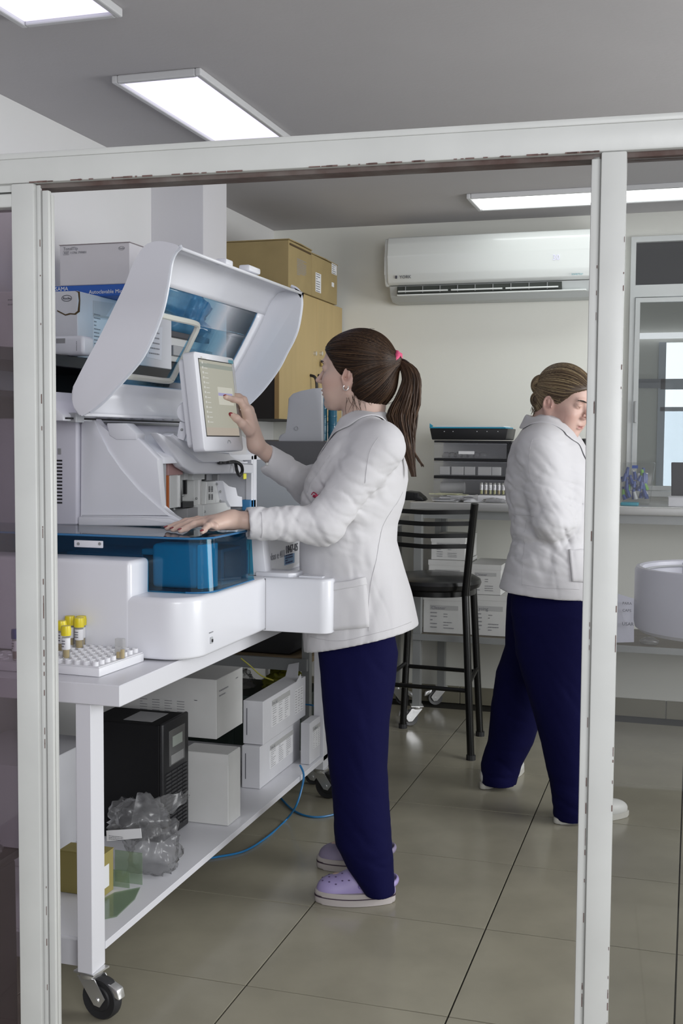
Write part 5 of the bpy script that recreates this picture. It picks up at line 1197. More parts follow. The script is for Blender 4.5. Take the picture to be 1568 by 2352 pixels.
# back posts rise from the near legs
tpz=PY(1088,1156,nr_.y+.05).z
pr0=tops['nr']; pl0=tops['nl']
ptr=PY(1090,1157,pr0.y-.06); 
dirv=Vector((ptr.x-pr0.x,ptr.y-pr0.y,ptr.z-pr0.z))
B().tube([pr0-Vector((0,0,.02)),pr0+dirv*.5,pr0+dirv],r_*1.02,10).obj('back_post',blackm,st,smooth=True)
B().tube([pl0-Vector((0,0,.02)),pl0+Vector((-dirv.x,dirv.y,dirv.z))*.5,pl0+Vector((-dirv.x,dirv.y,dirv.z))],r_*1.02,10).obj('back_post',blackm,st,smooth=True)
for py in (1175,1202,1230,1255):
    z=PY(1075,py,pr0.y-.04).z; f=(z-pr0.z)/dirv.z
    q0=pr0+dirv*f; q1=pl0+Vector((-dirv.x,dirv.y,dirv.z))*f; mid=(q0+q1)/2+Vector((0,-.035,-.005)); 
    b=B(); pts=smooth_path([q0,q0.lerp(mid,.55)+Vector((0,-.008,0)),mid,q1.lerp(mid,.55)+Vector((0,-.008,0)),q1],5)
    vs=[];fs=[]
    for i,p in enumerate(pts):
        for (dy,dz) in ((-.003,-.009),(.003,-.009),(.003,.009),(-.003,.009)): vs.append(p+Vector((0,dy,dz)))
        if i: fs+=[[4*(i-1)+k,4*(i-1)+(k+1)%4,4*i+(k+1)%4,4*i+k] for k in range(4)]
    fs+=[[0,1,2,3],[4*len(pts)-1-k for k in range(4)]]
    b._add(vs,fs).obj('back_slat',blackm,st,smooth=True)
# ------------------------------------------------------------------ implicit surface modelling for the figures
def npv(v): return np.array([v[0],v[1],v[2]],dtype=np.float64)
class Sdf:
    def __init__(s): s.ops=[]
    def add(s,fn,c,Rr,k=.02,op='u'): s.ops.append((op,fn,npv(c),Rr,k)); return s
    def cone(s,a,b,ra,rb,k=.02,op='u',cut=None):
        a=npv(a); b=npv(b); ab=b-a; L2=float(ab@ab)+1e-12; n=ab/math.sqrt(L2)
        def fn(P):
            t=np.clip(((P-a)@ab)/L2,0,1); q=P-a-t[:,None]*ab
            d=np.sqrt((q*q).sum(1))-(ra+(rb-ra)*t)
            if cut=='b': d=np.maximum(d,(P-b)@n)
            return d
        return s.add(fn,(a+b)/2,math.sqrt(L2)/2+max(ra,rb),k,op)
    def chain(s,pts,rs,k=.02,op='u'):
        for i in range(len(pts)-1): s.cone(pts[i],pts[i+1],rs[i],rs[i+1],k,op)
        return s
    def ell(s,c,r,rot=None,k=.02,op='u'):
        c_=npv(c); r_=np.array(r,float); Rm=np.array(rot,float) if rot is not None else np.eye(3)
        def fn(P):
            q=(P-c_)@Rm; k0=np.sqrt(((q/r_)**2).sum(1)); k1=np.sqrt(((q/(r_*r_))**2).sum(1))+1e-9
            return k0*(k0-1)/k1
        return s.add(fn,c,max(r),k,op)
    def loft(s,rows,k=.03,op='u',inset=0,e=2.3,zmax=None):
        """rows: (z, cx, cy, rx, ry) upright column of super-ellipses"""
        T=np.array(sorted(rows),float); z=T[:,0]
        def fn(P):
            zz=np.clip(P[:,2],z[0],z[-1]); cx,cy,rx,ry=[np.interp(zz,z,T[:,i]) for i in (1,2,3,4)]
            rx=rx-inset; ry=ry-inset
            q=(np.abs((P[:,0]-cx)/rx)**e+np.abs((P[:,1]-cy)/ry)**e)**(1/e)
            d=(q-1)*np.minimum(rx,ry)
            d=np.maximum(d,np.maximum(z[0]-P[:,2],P[:,2]-z[-1]))
            if zmax is not None: d=np.maximum(d,P[:,2]-zmax)
            return d
        c=T.mean(0); return s.add(fn,(c[1],c[2],(z[0]+z[-1])/2),9.0,k,op)
    def cutplane(s,p,n,k=.0):
        p=npv(p); n=npv(n); n=n/np.linalg.norm(n)
        return s.add(lambda P:-((P-p)@n),p,9.0,k,'s')     # removes the side n points to
    def disp(s,fn): s.ops.append(('d',fn,None,None,None)); return s
    def evaluate(s,P,bc=None,bi=None,cs=0):
        d=np.full(len(P),1.0)
        for op,fn,c,Rr,k in s.ops:
            if op=='d': d=d+fn(P); continue
            if bc is not None and Rr<5:
                act=((bc-c)**2).sum(1)<(Rr+k+cs*2.2)**2
                m=act[bi]
                if not m.any(): continue
                Q=P[m]
            else: m=None; Q=P
            v=fn(Q); cur=d if m is None else d[m]
            if op=='u':
                if k>0:
                    h=np.maximum(k-np.abs(cur-v),0)/k; r=np.minimum(cur,v)-h*h*k*.25
                else: r=np.minimum(cur,v)
            else:
                v=-v
                if k>0:
                    h=np.maximum(k-np.abs(cur-v),0)/k; r=np.maximum(cur,v)+h*h*k*.25
                else: r=np.maximum(cur,v)
            if m is None: d=r
            else: d[m]=r
        return d
    def mesh(s,lo,hi,vox):
        N=8; lo=np.array(lo,float); hi=np.array(hi,float); cs=vox*N
        nb=np.ceil((hi-lo)/cs).astype(int)+1
        g=np.stack(np.meshgrid(*[np.arange(n) for n in nb],indexing='ij'),-1).reshape(-1,3)
        cen=lo+(g+.5)*cs
        # coarse pass at block centres
        d=s.evaluate(cen,cen,np.arange(len(cen)),cs)
        act=np.abs(d)<cs*1.25; g=g[act]; cen=cen[act]; nbk=len(g)
        loc=np.stack(np.meshgrid(*[np.arange(N+1)]*3,indexing='ij'),-1).reshape(-1,3)
        D=np.empty((nbk,(N+1)**3))
        step=1500
        for i in range(0,nbk,step):
            gg=g[i:i+step]; P=(lo+((gg[:,None,:]*N+loc[None])*vox)).reshape(-1,3)
            bi=np.repeat(np.arange(len(gg)),(N+1)**3)
            D[i:i+step]=s.evaluate(P,cen[i:i+step],bi,cs).reshape(len(gg),-1)
        D=D.reshape(nbk,N+1,N+1,N+1)
        # cells
        dims=nb*N+2
        corners=[(a,b,c) for a in (0,1) for b in (0,1) for c in (0,1)]
        C=np.stack([D[:,a:a+N,b:b+N,c:c+N] for a,b,c in corners],-1)
        sg=(C<0); cnt=sg.sum(-1); mask=(cnt>0)&(cnt<8)
        bidx,ci,cj,ck=np.nonzero(mask); V=C[bidx,ci,cj,ck]
        acc=np.zeros((len(V),3)); num=np.zeros(len(V)); co=np.array(corners,float)
        for a in range(8):
            for b in range(a+1,8):
                if np.abs(co[a]-co[b]).sum()!=1: continue
                cr=(V[:,a]<0)!=(V[:,b]<0); t=np.where(cr,V[:,a]/(V[:,a]-V[:,b]+1e-15),0)
                acc+=np.where(cr[:,None],co[a]+(co[b]-co[a])*t[:,None],0); num+=cr
        pos=acc/num[:,None]
        gi=g[bidx]*N+np.stack([ci,cj,ck],-1)
        verts=lo+(gi+pos)*vox
        gid=(gi[:,0]*dims[1]+gi[:,1])*dims[2]+gi[:,2]
        order=np.argsort(gid); sg_id=gid[order]
        def look(ijk):
            q=(ijk[:,0]*dims[1]+ijk[:,1])*dims[2]+ijk[:,2]
            p=np.searchsorted(sg_id,q); p=np.clip(p,0,len(sg_id)-1); ok=sg_id[p]==q
            return order[p],ok
        faces=[]
        sl=slice(0,N)
        for ax in range(3):
            A=D[:,:N,:N,:N]; nx=[0,0,0]; nx[ax]=1
            Bv=D[:,nx[0]:nx[0]+N,nx[1]:nx[1]+N,nx[2]:nx[2]+N]
            cr=(A<0)!=(Bv<0); b_,i,j,k=np.nonzero(cr); ins=(A<0)[b_,i,j,k]
            base=g[b_]*N+np.stack([i,j,k],-1); u=[0,0,0]; v=[0,0,0]; u[(ax+1)%3]=1; v[(ax+2)%3]=1; u=np.array(u); v=np.array(v)
            q=[look(base-u-v),look(base-v),look(base),look(base-u)]
            ok=q[0][1]&q[1][1]&q[2][1]&q[3][1]
            F=np.stack([x[0] for x in q],-1)[ok]; ins=ins[ok]
            F[~ins]=F[~ins][:,::-1]
            faces.append(F)
        F=np.concatenate(faces)
        return verts,F
def sdf_obj(name,sdf,lo,hi,vox,mats,parent=None,origin=None,color=None,matfn=None,smooth_it=1):
    V,F=sdf.mesh(lo,hi,vox)
    # light laplacian smoothing
    if smooth_it:
        E=np.concatenate([F[:,[0,1]],F[:,[1,2]],F[:,[2,3]],F[:,[3,0]]])
        for _ in range(smooth_it):
            acc=np.zeros_like(V); n=np.zeros(len(V))
            np.add.at(acc,E[:,0],V[E[:,1]]); np.add.at(acc,E[:,1],V[E[:,0]]); np.add.at(n,E[:,0],1); np.add.at(n,E[:,1],1)
            V=V*.5+.5*acc/np.maximum(n,1)[:,None]
    off=npv(root_loc(parent)) if parent is not None else npv(origin if origin is not None else (0,0,0))
    me=bpy.data.meshes.new(name); me.vertices.add(len(V)); me.vertices.foreach_set('co',(V-off).astype(np.float32).ravel())
    me.loops.add(len(F)*4); me.loops.foreach_set('vertex_index',F.astype(np.int32).ravel())
    me.polygons.add(len(F)); me.polygons.foreach_set('loop_start',np.arange(0,len(F)*4,4,dtype=np.int32)); me.polygons.foreach_set('loop_total',np.full(len(F),4,dtype=np.int32))
    me.polygons.foreach_set('use_smooth',[True]*len(F))
    ms=mats if isinstance(mats,(list,tuple)) else [mats]
    for m in ms: me.materials.append(m)
    if matfn is not None: me.polygons.foreach_set('material_index',matfn(V[F].mean(1)).astype(np.int32))
    me.update(calc_edges=True); me.validate()
    if color is not None:
        ca=me.color_attributes.new('col','FLOAT_COLOR','POINT'); c=color(V); c=np.concatenate([c,np.ones((len(c),1))],1)
        ca.data.foreach_set('color',c.astype(np.float32).ravel())
    o=bpy.data.objects.new(name,me); COL.objects.link(o)
    if parent is not None: o.parent=parent
    else: o.location=tuple(off)
    return o
_rs=np.random.RandomState(7); _perm=np.tile(_rs.permutation(256),3); _gr=_rs.normal(size=(256,3)); _gr/=np.linalg.norm(_gr,axis=1,keepdims=True)
def perlin(Q):
    I=np.floor(Q).astype(int); f=Q-I; I&=255; u=f*f*f*(f*(f*6-15)+10); out=np.zeros(len(Q))
    for a in (0,1):
        for b in (0,1):
            for c in (0,1):
                h=_perm[_perm[_perm[(I[:,0]+a)&255]+((I[:,1]+b)&255)]+((I[:,2]+c)&255)]
                g=_gr[h]; w_=(u[:,0] if a else 1-u[:,0])*(u[:,1] if b else 1-u[:,1])*(u[:,2] if c else 1-u[:,2])
                out+=w_*(g[:,0]*(f[:,0]-a)+g[:,1]*(f[:,1]-b)+g[:,2]*(f[:,2]-c))
    return out
def folds(items,base=.0016):
    """cloth folds: (centre, radius, direction across the fold, wavelength, amplitude, phase)"""
    it=[(npv(c),r,npv(d)/np.linalg.norm(npv(d)),w,a,ph) for c,r,d,w,a,ph in items]
    def fn(P):
        out=perlin(P*7.0+3.1)*base*2.2
        for c,r,d,w,a,ph in it:
            q=P-c; rr=(q*q).sum(1)/(r*r); m=rr<4
            if not m.any(): continue
            Q=q[m]; o=np.cross(d,[.31,.83,.46]); o/=np.linalg.norm(o); o2=np.cross(d,o)
            L=np.stack([Q@d/(w*1.1)+ph*3,Q@o/(w*3.6)+ph,Q@o2/(w*3.6)-ph],-1); n=perlin(L)
            n2=perlin(L*np.array([2.3,1.6,1.6])+5.7)
            out[m]+=-a*(.55*n+.42*n2-.42*np.exp(-(n/.07)**2)-.22*np.exp(-(n2/.08)**2))*np.exp(-rr[m]*.9)
        return out
    return fn
def head_parts(S,o,F,k=.012,sc=1.0,flare=-3):
    """o head origin (between the ears), F 3x3 numpy: columns forward,left,up in world"""
    o=npv(o)
    def T(x,y,z): return o+F@(np.array([x,y,z])*sc)
    E=lambda c,r,rot=None,k=k,op='u': S.ell(T(*c),[v*sc for v in r],F if rot is None else F@rot,k,op)
    Cn=lambda a,b,ra,rb,k=k,op='u': S.cone(T(*a),T(*b),ra*sc,rb*sc,k,op)
    E((-.014,0,.040),(.094,.073,.082)); E((.030,0,-.002),(.058,.062,.080)); E((.040,0,.05),(.045,.058,.045))
    for s in (-1,1):
        Cn((.002,.050*s,-.045),(.055,.020*s,-.082),.017,.015,.02)
        E((.058,.036*s,-.015),(.026,.022,.022),k=.02)      # cheek
        E((.055,.026*s,-.045),(.028,.024,.030),k=.02)
        E((.078,.024*s,.040),(.012,.020,.008),k=.012)      # brow ridge
    E((.050,0,-.055),(.035,.038,.036),k=.02)
    E((.074,0,-.080),(.016,.018,.015),k=.015)              # chin
    for s in (-1,1):
        E((.091,.030*s,.020),(.014,.019,.013),op='s',k=.012)   # sockets
        E((.073,.030*s,.0215),(.0145,.0155,.0125),k=.004)      # lids over the eyeball
        E((.088,.030*s,.018),(.006,.0115,.0028),op='s',k=.002) # opening
    Cn((.082,0,.026),(.108,0,-.008),.0070,.0072,.008)      # nose
    E((.1105,0,-.0115),(.0078,.0085,.0068),k=.005)
    for s in (-1,1):
        E((.096,.010*s,-.0155),(.010,.0062,.0060),k=.005)
        E((.101,.0055*s,-.0215),(.0055,.0030,.003),op='s',k=.002)
    E((.083,0,-.035),(.011,.020,.012),k=.01)
    E((.0925,0,-.0410),(.0068,.019,.0040),k=.003); E((.0900,0,-.0520),(.0072,.0165,.0048),k=.003)
    E((.096,0,-.0462),(.008,.022,.0011),op='s',k=.003)
    for s in (-1,1):      # ears
        rot=np.array(Euler((0,R(-12),R(flare*s))).to_matrix())
        E((-.006,.075*s,-.006),(.0185,.0075,.031),rot,k=.004); E((-.002,.072*s,-.028),(.010,.006,.012),rot,k=.004)
        E((-.004,.0835*s,.000),(.0125,.0115,.0215),rot,k=.003,op='s'); E((-.008,.0745*s,.002),(.0045,.006,.013),rot,k=.003); E((.010,.0775*s,-.008),(.004,.005,.006),rot,k=.003)
        E((.002,.078*s,-.009),(.0055,.008,.007),op='s',k=.003)
    return T
def skin_color(Tinv_items, base, nails=None):
    def fn(V):
        c=np.tile(np.array(base),(len(V),1))
        for o,F,sc in Tinv_items:
            L=((V-o)@F)/sc
            def blob(cx,r): return np.exp(-(((L-np.array(cx))/np.array(r))**2).sum(1))
            w=np.clip(blob((.093,0,-.0465),(.012,.018,.0085))*1.6-.35,0,1)[:,None]; c=c*(1-w)+np.array([.40,.17,.15])*w
            for s in (-1,1):
                w=.45*blob((.06,.045*s,-.02),(.03,.022,.022))[:,None]; c=c*(1-w)+np.array([.50,.24,.20])*w
                w=.5*blob((-.004,.075*s,-.006),(.03,.02,.035))[:,None]; c=c*(1-w)+np.array([.50,.24,.20])*w
            w=.35*blob((.10,0,-.012),(.015,.015,.012))[:,None]; c=c*(1-w)+np.array([.50,.24,.20])*w
        return c
    return fn
def eyes(T,F,par,sc=1.0,look=None):
    eb=mat('eye_white',(.62,.60,.58),.15); iris=mat('iris_brown',(.05,.025,.012),.15)
    Rf=Matrix(F.tolist())
    for s in (-1,1):
        c=T(.0715,.030*s,.020); e=B().sph(c,.0125*sc).obj('eyeball',eb,par,smooth='all')
        B().sph(T(.0795,.030*s,.0185),(.0055*sc,.0058*sc,.0058*sc),rot=Rf,u=12,v=8).obj('iris',iris,e,smooth='all')
        hb=mat('lash_dark',(.015,.010,.008),.6)
        pts=[T(.0885-.012*abs(t)**2-.0015,(.030+.0135*t)*s,.0225-.0035*t*t+.0*t) for t in [i/5-1 for i in range(11)]]
        B().tube(pts,.0012*sc,5).obj('eyelash',hb,par,smooth=True)
        pts=[T(.092-.012*max(0,t)**2-.0018,(.027+.017*t)*s,.038+.004*(t+.6)-.005*max(0,t)**2) for t in [i/5-1 for i in range(11)]]
        B().tube(pts,[.0012+.0016*math.sin(PI*(i+.6)/11.2) for i in range(11)],6).obj('eyebrow',mat('brow_dark',(.03,.02,.014),.8),par,smooth=True)
def project(S,P,it=4,off=0.0):
    P=np.array(P,float)
    for _ in range(it):
        d=S.evaluate(P)-off; e=.002; g=np.stack([S.evaluate(P+np.eye(3)[i]*e)-S.evaluate(P-np.eye(3)[i]*e) for i in range(3)],-1)/(2*e)
        n=np.linalg.norm(g,axis=1,keepdims=True)+1e-9; P=P-g/n*np.clip(d,-.03,.03)[:,None]/np.maximum(n,.6)
    return P
def flow_paths(Hs,starts,tgt,n=14,off=.0005,lift=0.0):
    P=project(Hs,np.array(starts),5,off); out=[P.copy()]; rem=np.linalg.norm(tgt-P,axis=1)
    for j in range(1,n):
        v=tgt-P; dist=np.linalg.norm(v,axis=1,keepdims=True)+1e-9; e=.002
        g=np.stack([Hs.evaluate(P+np.eye(3)[i]*e)-Hs.evaluate(P-np.eye(3)[i]*e) for i in range(3)],-1); g/=np.linalg.norm(g,axis=1,keepdims=True)+1e-9
        t=v-(v*g).sum(1,keepdims=True)*g; tn=np.linalg.norm(t,axis=1,keepdims=True)+1e-9
        stepl=dist/(n-j); P=P+t/tn*np.minimum(stepl*1.12,dist); P=project(Hs,P,3,off); out.append(P.copy())
    return np.array(out)
def strands_obj(name,paths,r,mats,par,seed=0,n=4):
    """many fine hairs as one mesh, kind stuff"""
    b=B(); rnd=random.Random(seed)
    for p in paths:
        k=len(p); b.cur=rnd.randrange(len(mats)); k0=len(b.f)
        rr=[r*(.35+.65*math.sin(PI*min(1,(i+1)/(k*.25+1))/2))*(1 if i<k*.7 else (1-(i-k*.7)/(k*.3)*.85)) for i in range(k)]
        b.tube(p,rr,n,cap=False)
    o=b.obj(name,mats,par,smooth='all'); o['kind']='stuff'; return o
skin=mat('skin',(.50,.33,.27),.5,vcol=True,bump=.06,bscale=350,sss=.12)
coatm=mat('coat_cotton',(.60,.59,.61),.85,bump=.12,bscale=500,sheen=.15)
navy=mat('navy_trousers',(.0022,.0022,.036),.85,bump=.1,bscale=400,spec=.15)
seamm=mat('coat_seam',(.50,.49,.51),.9)
red=mat('red_nail_varnish',(.22,.008,.015),.2,coat=.5)
def nail(par,tip,prev,upv,w=.0052,l=.0075):
    """varnished nail on the back of a fingertip"""
    d=(Vector(tip)-Vector(prev)).normalized(); u=(Vector(upv)-d*Vector(upv).dot(d)).normalized(); s=d.cross(u)
    Rm=Matrix((d,s,u)).transposed()
    B().sph(Vector(tip)+u*.0052+d*.002,(l,w,.0022),rot=Rm,u=12,v=8).obj('fingernail',red,par,smooth='all',label='dark red fingernail')
# ================================================================== woman in front
Y1=3.17
def w(px,py,Y=Y1): return PY(px,py,Y)
def zz(py,Y=Y1,px=830): return PY(px,py,Y).z
F1=np.array(Matrix(((-1,0,0),(0,-1,0),(0,0,1))).to_3x3()); 
rotz=np.array(Euler((0,0,R(-2))).to_matrix()); roty=np.array(Euler((0,R(0),0)).to_matrix())
F1=rotz@F1
ear=w(800,867,Y1-.075); o1=np.array([ear.x-.004,Y1,ear.z+.008])
S=Sdf()
T1=head_parts(S,o1,F1,flare=4)
nb=w(828,985,Y1)      # base of the neck
S.chain([T1(-.022,0,-.035),T1(-.035,0,-.085),(nb.x,nb.y,nb.z)],[.058,.049,.056],.03)
# hidden torso, hips and legs
sh_z=zz(1030)
tor=[(zz(1050),w(845,1020).x),(zz(1100),w(820,1100).x),(zz(1200),w(808,1200).x),(zz(1330),w(822,1330).x),(zz(1440),w(825,1440).x)]
for (za,xa_),(zb_,xb_) in zip(tor[:-1],tor[1:]):
    for s in (-.055,.055): S.cone((xa_,Y1+s,za),(xb_,Y1+s,zb_),.068,.068,.04)
S.cone((nb.x,nb.y,nb.z),(tor[0][1]-.01,Y1,tor[0][0]-.03),.048,.06,.03)
hipz=zz(1440)
YL=3.045; YR=3.285
footL=PZ(822,2070,.0); footR=PZ(815,1995,.0)
ankL=Vector((PY(868,2030,YL).x,YL,.10)); ankR=Vector((PY(858,1950,YR).x,YR,.10))
for (y,a) in ((Y1-.065,ankL),(Y1+.065,ankR)):
    S.chain([(w(825,1440).x,y,hipz),(w(822,1700).x,(y+a.y)/2,zz(1700)),(a.x,a.y,a.z)],[.055,.040,.028],.03)
    S.chain([(a.x,a.y,.09),(a.x-.0,a.y,.065),(a.x-.12,a.y,.055)],[.026,.024,.022],.02)
# near arm (left), hand flat on the blue cover
shL=w(868,1030,3.02); elL=w(742,1203,2.93); wrL=w(533,1194,2.80)
S.chain([(shL.x+.005,3.06,shL.z-.01),shL-Vector((0,0,.01)),elL,wrL],[.036,.036,.034,.0225],.02)
zl=1.0565
def onlid(px,py,z=None): return PZ(px,py,zl+.0085 if z is None else z)
kn={'i':PY(455,1194,2.785),'m':PY(459,1196,2.765),'r':PY(466,1200,2.742),'p':PY(484,1205,2.715)}
tip={'i':onlid(384,1213),'m':onlid(397,1216),'r':onlid(414,1219),'p':onlid(464,1222)}
print('KN',kn,tip)
palm=(kn['m']+kn['r'])/2
S.cone(wrL,(kn['i']+kn['m'])/2+Vector((.02,0,-.004)),.0225,.017,.012); S.cone(wrL,(kn['r']+kn['p'])/2+Vector((.015,0,-.004)),.021,.016,.012)
S.cone(wrL,palm+Vector((.03,0,.0)),.0225,.018,.012)
nails1=[]
for f_,r0 in (('i',.0093),('m',.0095),('r',.0090),('p',.0080)):
    a=kn[f_]; b=tip[f_]; m1=a.lerp(b,.42)+Vector((0,0,.004)); m2=a.lerp(b,.74)+Vector((0,0,.001))
    S.chain([a+Vector((.012,0,-.004)),a,m1,m2,b],[r0+.002,r0+.001,r0,r0*.92,r0*.80],.0055)
    nails1.append((b,m2,(0,0,1)))
th0=wrL.lerp(kn['i'],.35)+Vector((0,.02,-.006)); th1=wrL.lerp(kn['i'],.75)+Vector((-.0,.045,-.012)); th2=th1+Vector((-.028,.012,-.012)); 
S.chain([th0,th1,Vector((th2.x,th2.y,zl+.011))],[.016,.0115,.0085],.01)
# far arm (right), raised to the touch screen
shR=w(872,1030,3.32); elR=w(712,1118,3.33); wrR=w(588,1022,3.16)
S.chain([(shR.x-.01,3.28,shR.z-.01),shR-Vector((.01,0,.01)),elR,wrR],[.036,.036,.034,.0225],.02)
itip=PX(518,912,-1.262); 
Yh=3.10
def h(px,py,Y=Yh): return PY(px,py,Y)
kI=h(561,938,3.105); kM=h(566,935,3.125); kR_=h(571,940,3.145); kP=h(574,950,3.163)
S.cone(wrR,kI+Vector((.006,0,-.006)),.022,.0155,.012); S.cone(wrR,kP+Vector((.004,0,-.006)),.021,.0145,.012); S.cone(wrR,(kM+kR_)/2+Vector((.004,0,-.006)),.022,.016,.012)
S.chain([kI,h(552,921,3.095),h(534,917,3.08),itip],[.0105,.0095,.0088,.0075],.0055)
mt=h(537,908,3.13); S.chain([kM,h(560,918,3.125),h(549,911,3.13),mt],[.0105,.0095,.0088,.0075],.0055)
S.chain([kR_,h(558,925,3.155),h(547,930,3.16),h(545,942,3.16)],[.010,.009,.0082,.0072],.0055)
S.chain([kP,h(564,940,3.17),h(555,948,3.175),h(553,958,3.17)],[.009,.008,.0075,.0066],.0055)
t0=h(572,990,3.12); t1=h(556,973,3.085); t2=h(543,961,3.065); t3=h(532,953,3.06)
S.chain([t0,t1,t2,t3],[.016,.0115,.0098,.0082],.009)
woman=sdf_obj('person',S,(-1.50,2.55,-.02),(-.55,3.46,1.66),.0026,skin,origin=(-.86,3.17,0),color=skin_color([(o1,F1,1.0)],(.60,.43,.36)))
tag(woman,'woman in a white lab coat and navy trousers touching the analyser screen','person')
for (b,m,u) in nails1: nail(woman,b,m,u)
nail(woman,itip,h(534,917,3.08),(-.25,-.5,.9)); nail(woman,mt,h(549,911,3.13),(-.2,-.5,.9)); nail(woman,t3,t2,(-.2,-1,.35),w=.006,l=.008)
eyes(T1,F1,woman)
# earring
c=Vector(T1(-.001,.080,-.036)); B().tube([c+Vector((math.cos(a)*.0075,math.sin(a)*.002,math.sin(a)*.0075)) for a in [2*PI*i/16 for i in range(16)]],.0013,6,closed=True).obj('earring',chrome,woman,smooth=True)
# ---- hair
def hairS():
    H=Sdf()
    def E(c,r,k=.02,op='u',rot=None): H.ell(T1(*c),r,F1 if rot is None else F1@rot,k,op)
    E((-.018,0,.046),(.101,.082,.088)); E((.03,0,.062),(.055,.066,.050)); E((-.072,0,.01),(.050,.066,.062),k=.03); E((-.064,0,-.030),(.053,.063,.052),k=.03)
    E((-.035,0,-.02),(.055,.079,.062),k=.03); E((-.050,0,-.062),(.035,.045,.030),k=.03)
    H.cone(T1(-.095,0,.03),T1(-.122,0,.038),.035,.014,.03)
    E((.092,0,-.030),(.070,.13,.106),k=.008,op='s')
    for s in (-1,1): E((.004,.088*s,-.018),(.024,.030,.036),k=.008,op='s')
    E((.035,0,-.075),(.065,.12,.055),k=.01,op='s')
    return H
H1=hairS()
# groove texture following the pull direction towards the tie
tie=T1(-.120,0,.038)
def comb(P):
    q=(P-tie)@F1; an_=np.arctan2(q[:,1],q[:,2]+.0); r=np.sqrt(q[:,1]**2+q[:,2]**2)
    return .0006*np.sin(an_*70+3*np.sin(q[:,0]*25))+.0004*np.sin(an_*131+2*np.sin(q[:,0]*40+1))
H1b=hairS(); H1b.disp(comb)
hair_d=mat('hair_dark_brown',(.018,.0085,.0045),.5,spec=.25); hair_m=mat('hair_brown',(.045,.022,.011),.42,spec=.3); hair_l=mat('hair_light_brown',(.085,.046,.024),.42,spec=.3)
hair=sdf_obj('hair',H1b,npv(T1(0,0,0))-.2,npv(T1(0,0,0))+.2,.0024,hair_d,woman)
rnd=random.Random(11); paths=[]
hv_=np.array([npv(v.co) for v in hair.data.vertices])+npv(root_loc(hair))
sel=hv_[np.random.RandomState(1).permutation(len(hv_))[:2600]]; q=(sel-o1)@F1
wgt=(q[:,0]>-.03)|(np.random.RandomState(2).rand(len(q))<.45); sel=sel[wgt&(q[:,0]>-.115)][:1500]
allp=flow_paths(H1,sel,npv(tie))
for i in range(allp.shape[1]): paths.append([Vector(x) for x in allp[:,i]])
strands_obj('hair_strand',paths,.0010,[hair_d,hair_d,hair_m,hair_l],hair,3)
# nape wisps and side strands
paths=[]
for i in range(42):
    x=rnd.uniform(-.062,.004); sd=rnd.choice([1,1,1,-1]); l=rnd.uniform(.03,.10)*(.6+.6*(x+.06)/.06*.5); sw=rnd.uniform(-.012,.016)
    a=npv(T1(x,sd*(.058-.3*abs(x+.02)+.006*rnd.random()),-.040+rnd.uniform(-.012,.01)))
    paths.append([Vector(a+np.array([sw*(j/8)**2*1.5+.002*math.sin(j+i),-.004*sd*math.sin(j/8*2.5),-l*j/8])) for j in range(9)])
for i in range(12):
    a_=rnd.uniform(-.06,.085); a=npv(T1(a_,rnd.uniform(0,.05),.12)); a=project(H1,a[None],6,0)[0]
    d=np.array([rnd.uniform(.004,.02),rnd.uniform(-.01,.01),rnd.uniform(.004,.010)])
    paths.append([Vector(a+d*t+np.array([.010*t*t,0,-.006*t*t])) for t in (0,.2,.4,.6,.8,1)])
strands_obj('loose_strand',paths,.00055,[hair_d,hair_m],hair,4)
# ponytail
cl=[(910,828,6),(925,832,11),(938,848,17),(944,872,20),(940,900,25),(931,930,32),(923,955,35),(925,980,29),(931,1005,22),(937,1030,15),(943,1060,10),(950,1095,6)]
cp=smooth_path([w(a,b,Y1) for a,b,_ in cl],4); cw=np.interp(np.linspace(0,len(cl)-1,len(cp)),range(len(cl)),[c[2]/808 for c in cl])
paths=[]
for i in range(430):
    rr=math.sqrt(rnd.random()); an0=rnd.uniform(0,2*PI); end=rnd.uniform(.72,1.0); end=1.0 if rnd.random()<.3 else end; n=int(len(cp)*end); ph=rnd.uniform(0,6)
    p=[]
    for j in range(0,n,2):
        k_=1+.10*math.sin(j*.35+ph); x=math.cos(an0+.01*j)*rr*k_*cw[j]; y=math.sin(an0+.01*j)*rr*k_*cw[j]*.75
        p.append(cp[j]+Vector((x,y,0)))
    if len(p)>3: paths.append(p)
for i in range(14):   # long wisp ending to the right
    p=[w(938+rnd.uniform(-8,8),960,Y1),w(942+rnd.uniform(-6,4),1000,Y1),w(950,1035,Y1),w(962+rnd.uniform(-2,2),1058,Y1),w(970+rnd.uniform(-3,3),1070+rnd.uniform(-4,3),Y1)]
    paths.append(smooth_path(p,3))
core=B().tube(cp[:-6],[v*.72 for v in cw[:-6]],12).obj('ponytail',hair_d,hair,smooth='all')
strands_obj('ponytail_strand',paths,.0022,[hair_d,hair_m,hair_m,hair_l],hair,5)
pink=mat('pink_scrunchie',(.72,.10,.22),.7,bump=.6,bscale=150)
c=w(911,829,Y1); pts=[]
for i in range(22):
    a=2*PI*i/22; pts.append(c+Vector((.004*math.sin(3*a)+.004*math.sin(a),math.cos(a)*.0215,math.sin(a)*.0215)))
B().tube(pts,[.0072+.0018*math.sin(i*2.4) for i in range(22)],8,closed=True).obj('hair_tie',pink,woman,smooth='all',label='pink scrunchie')
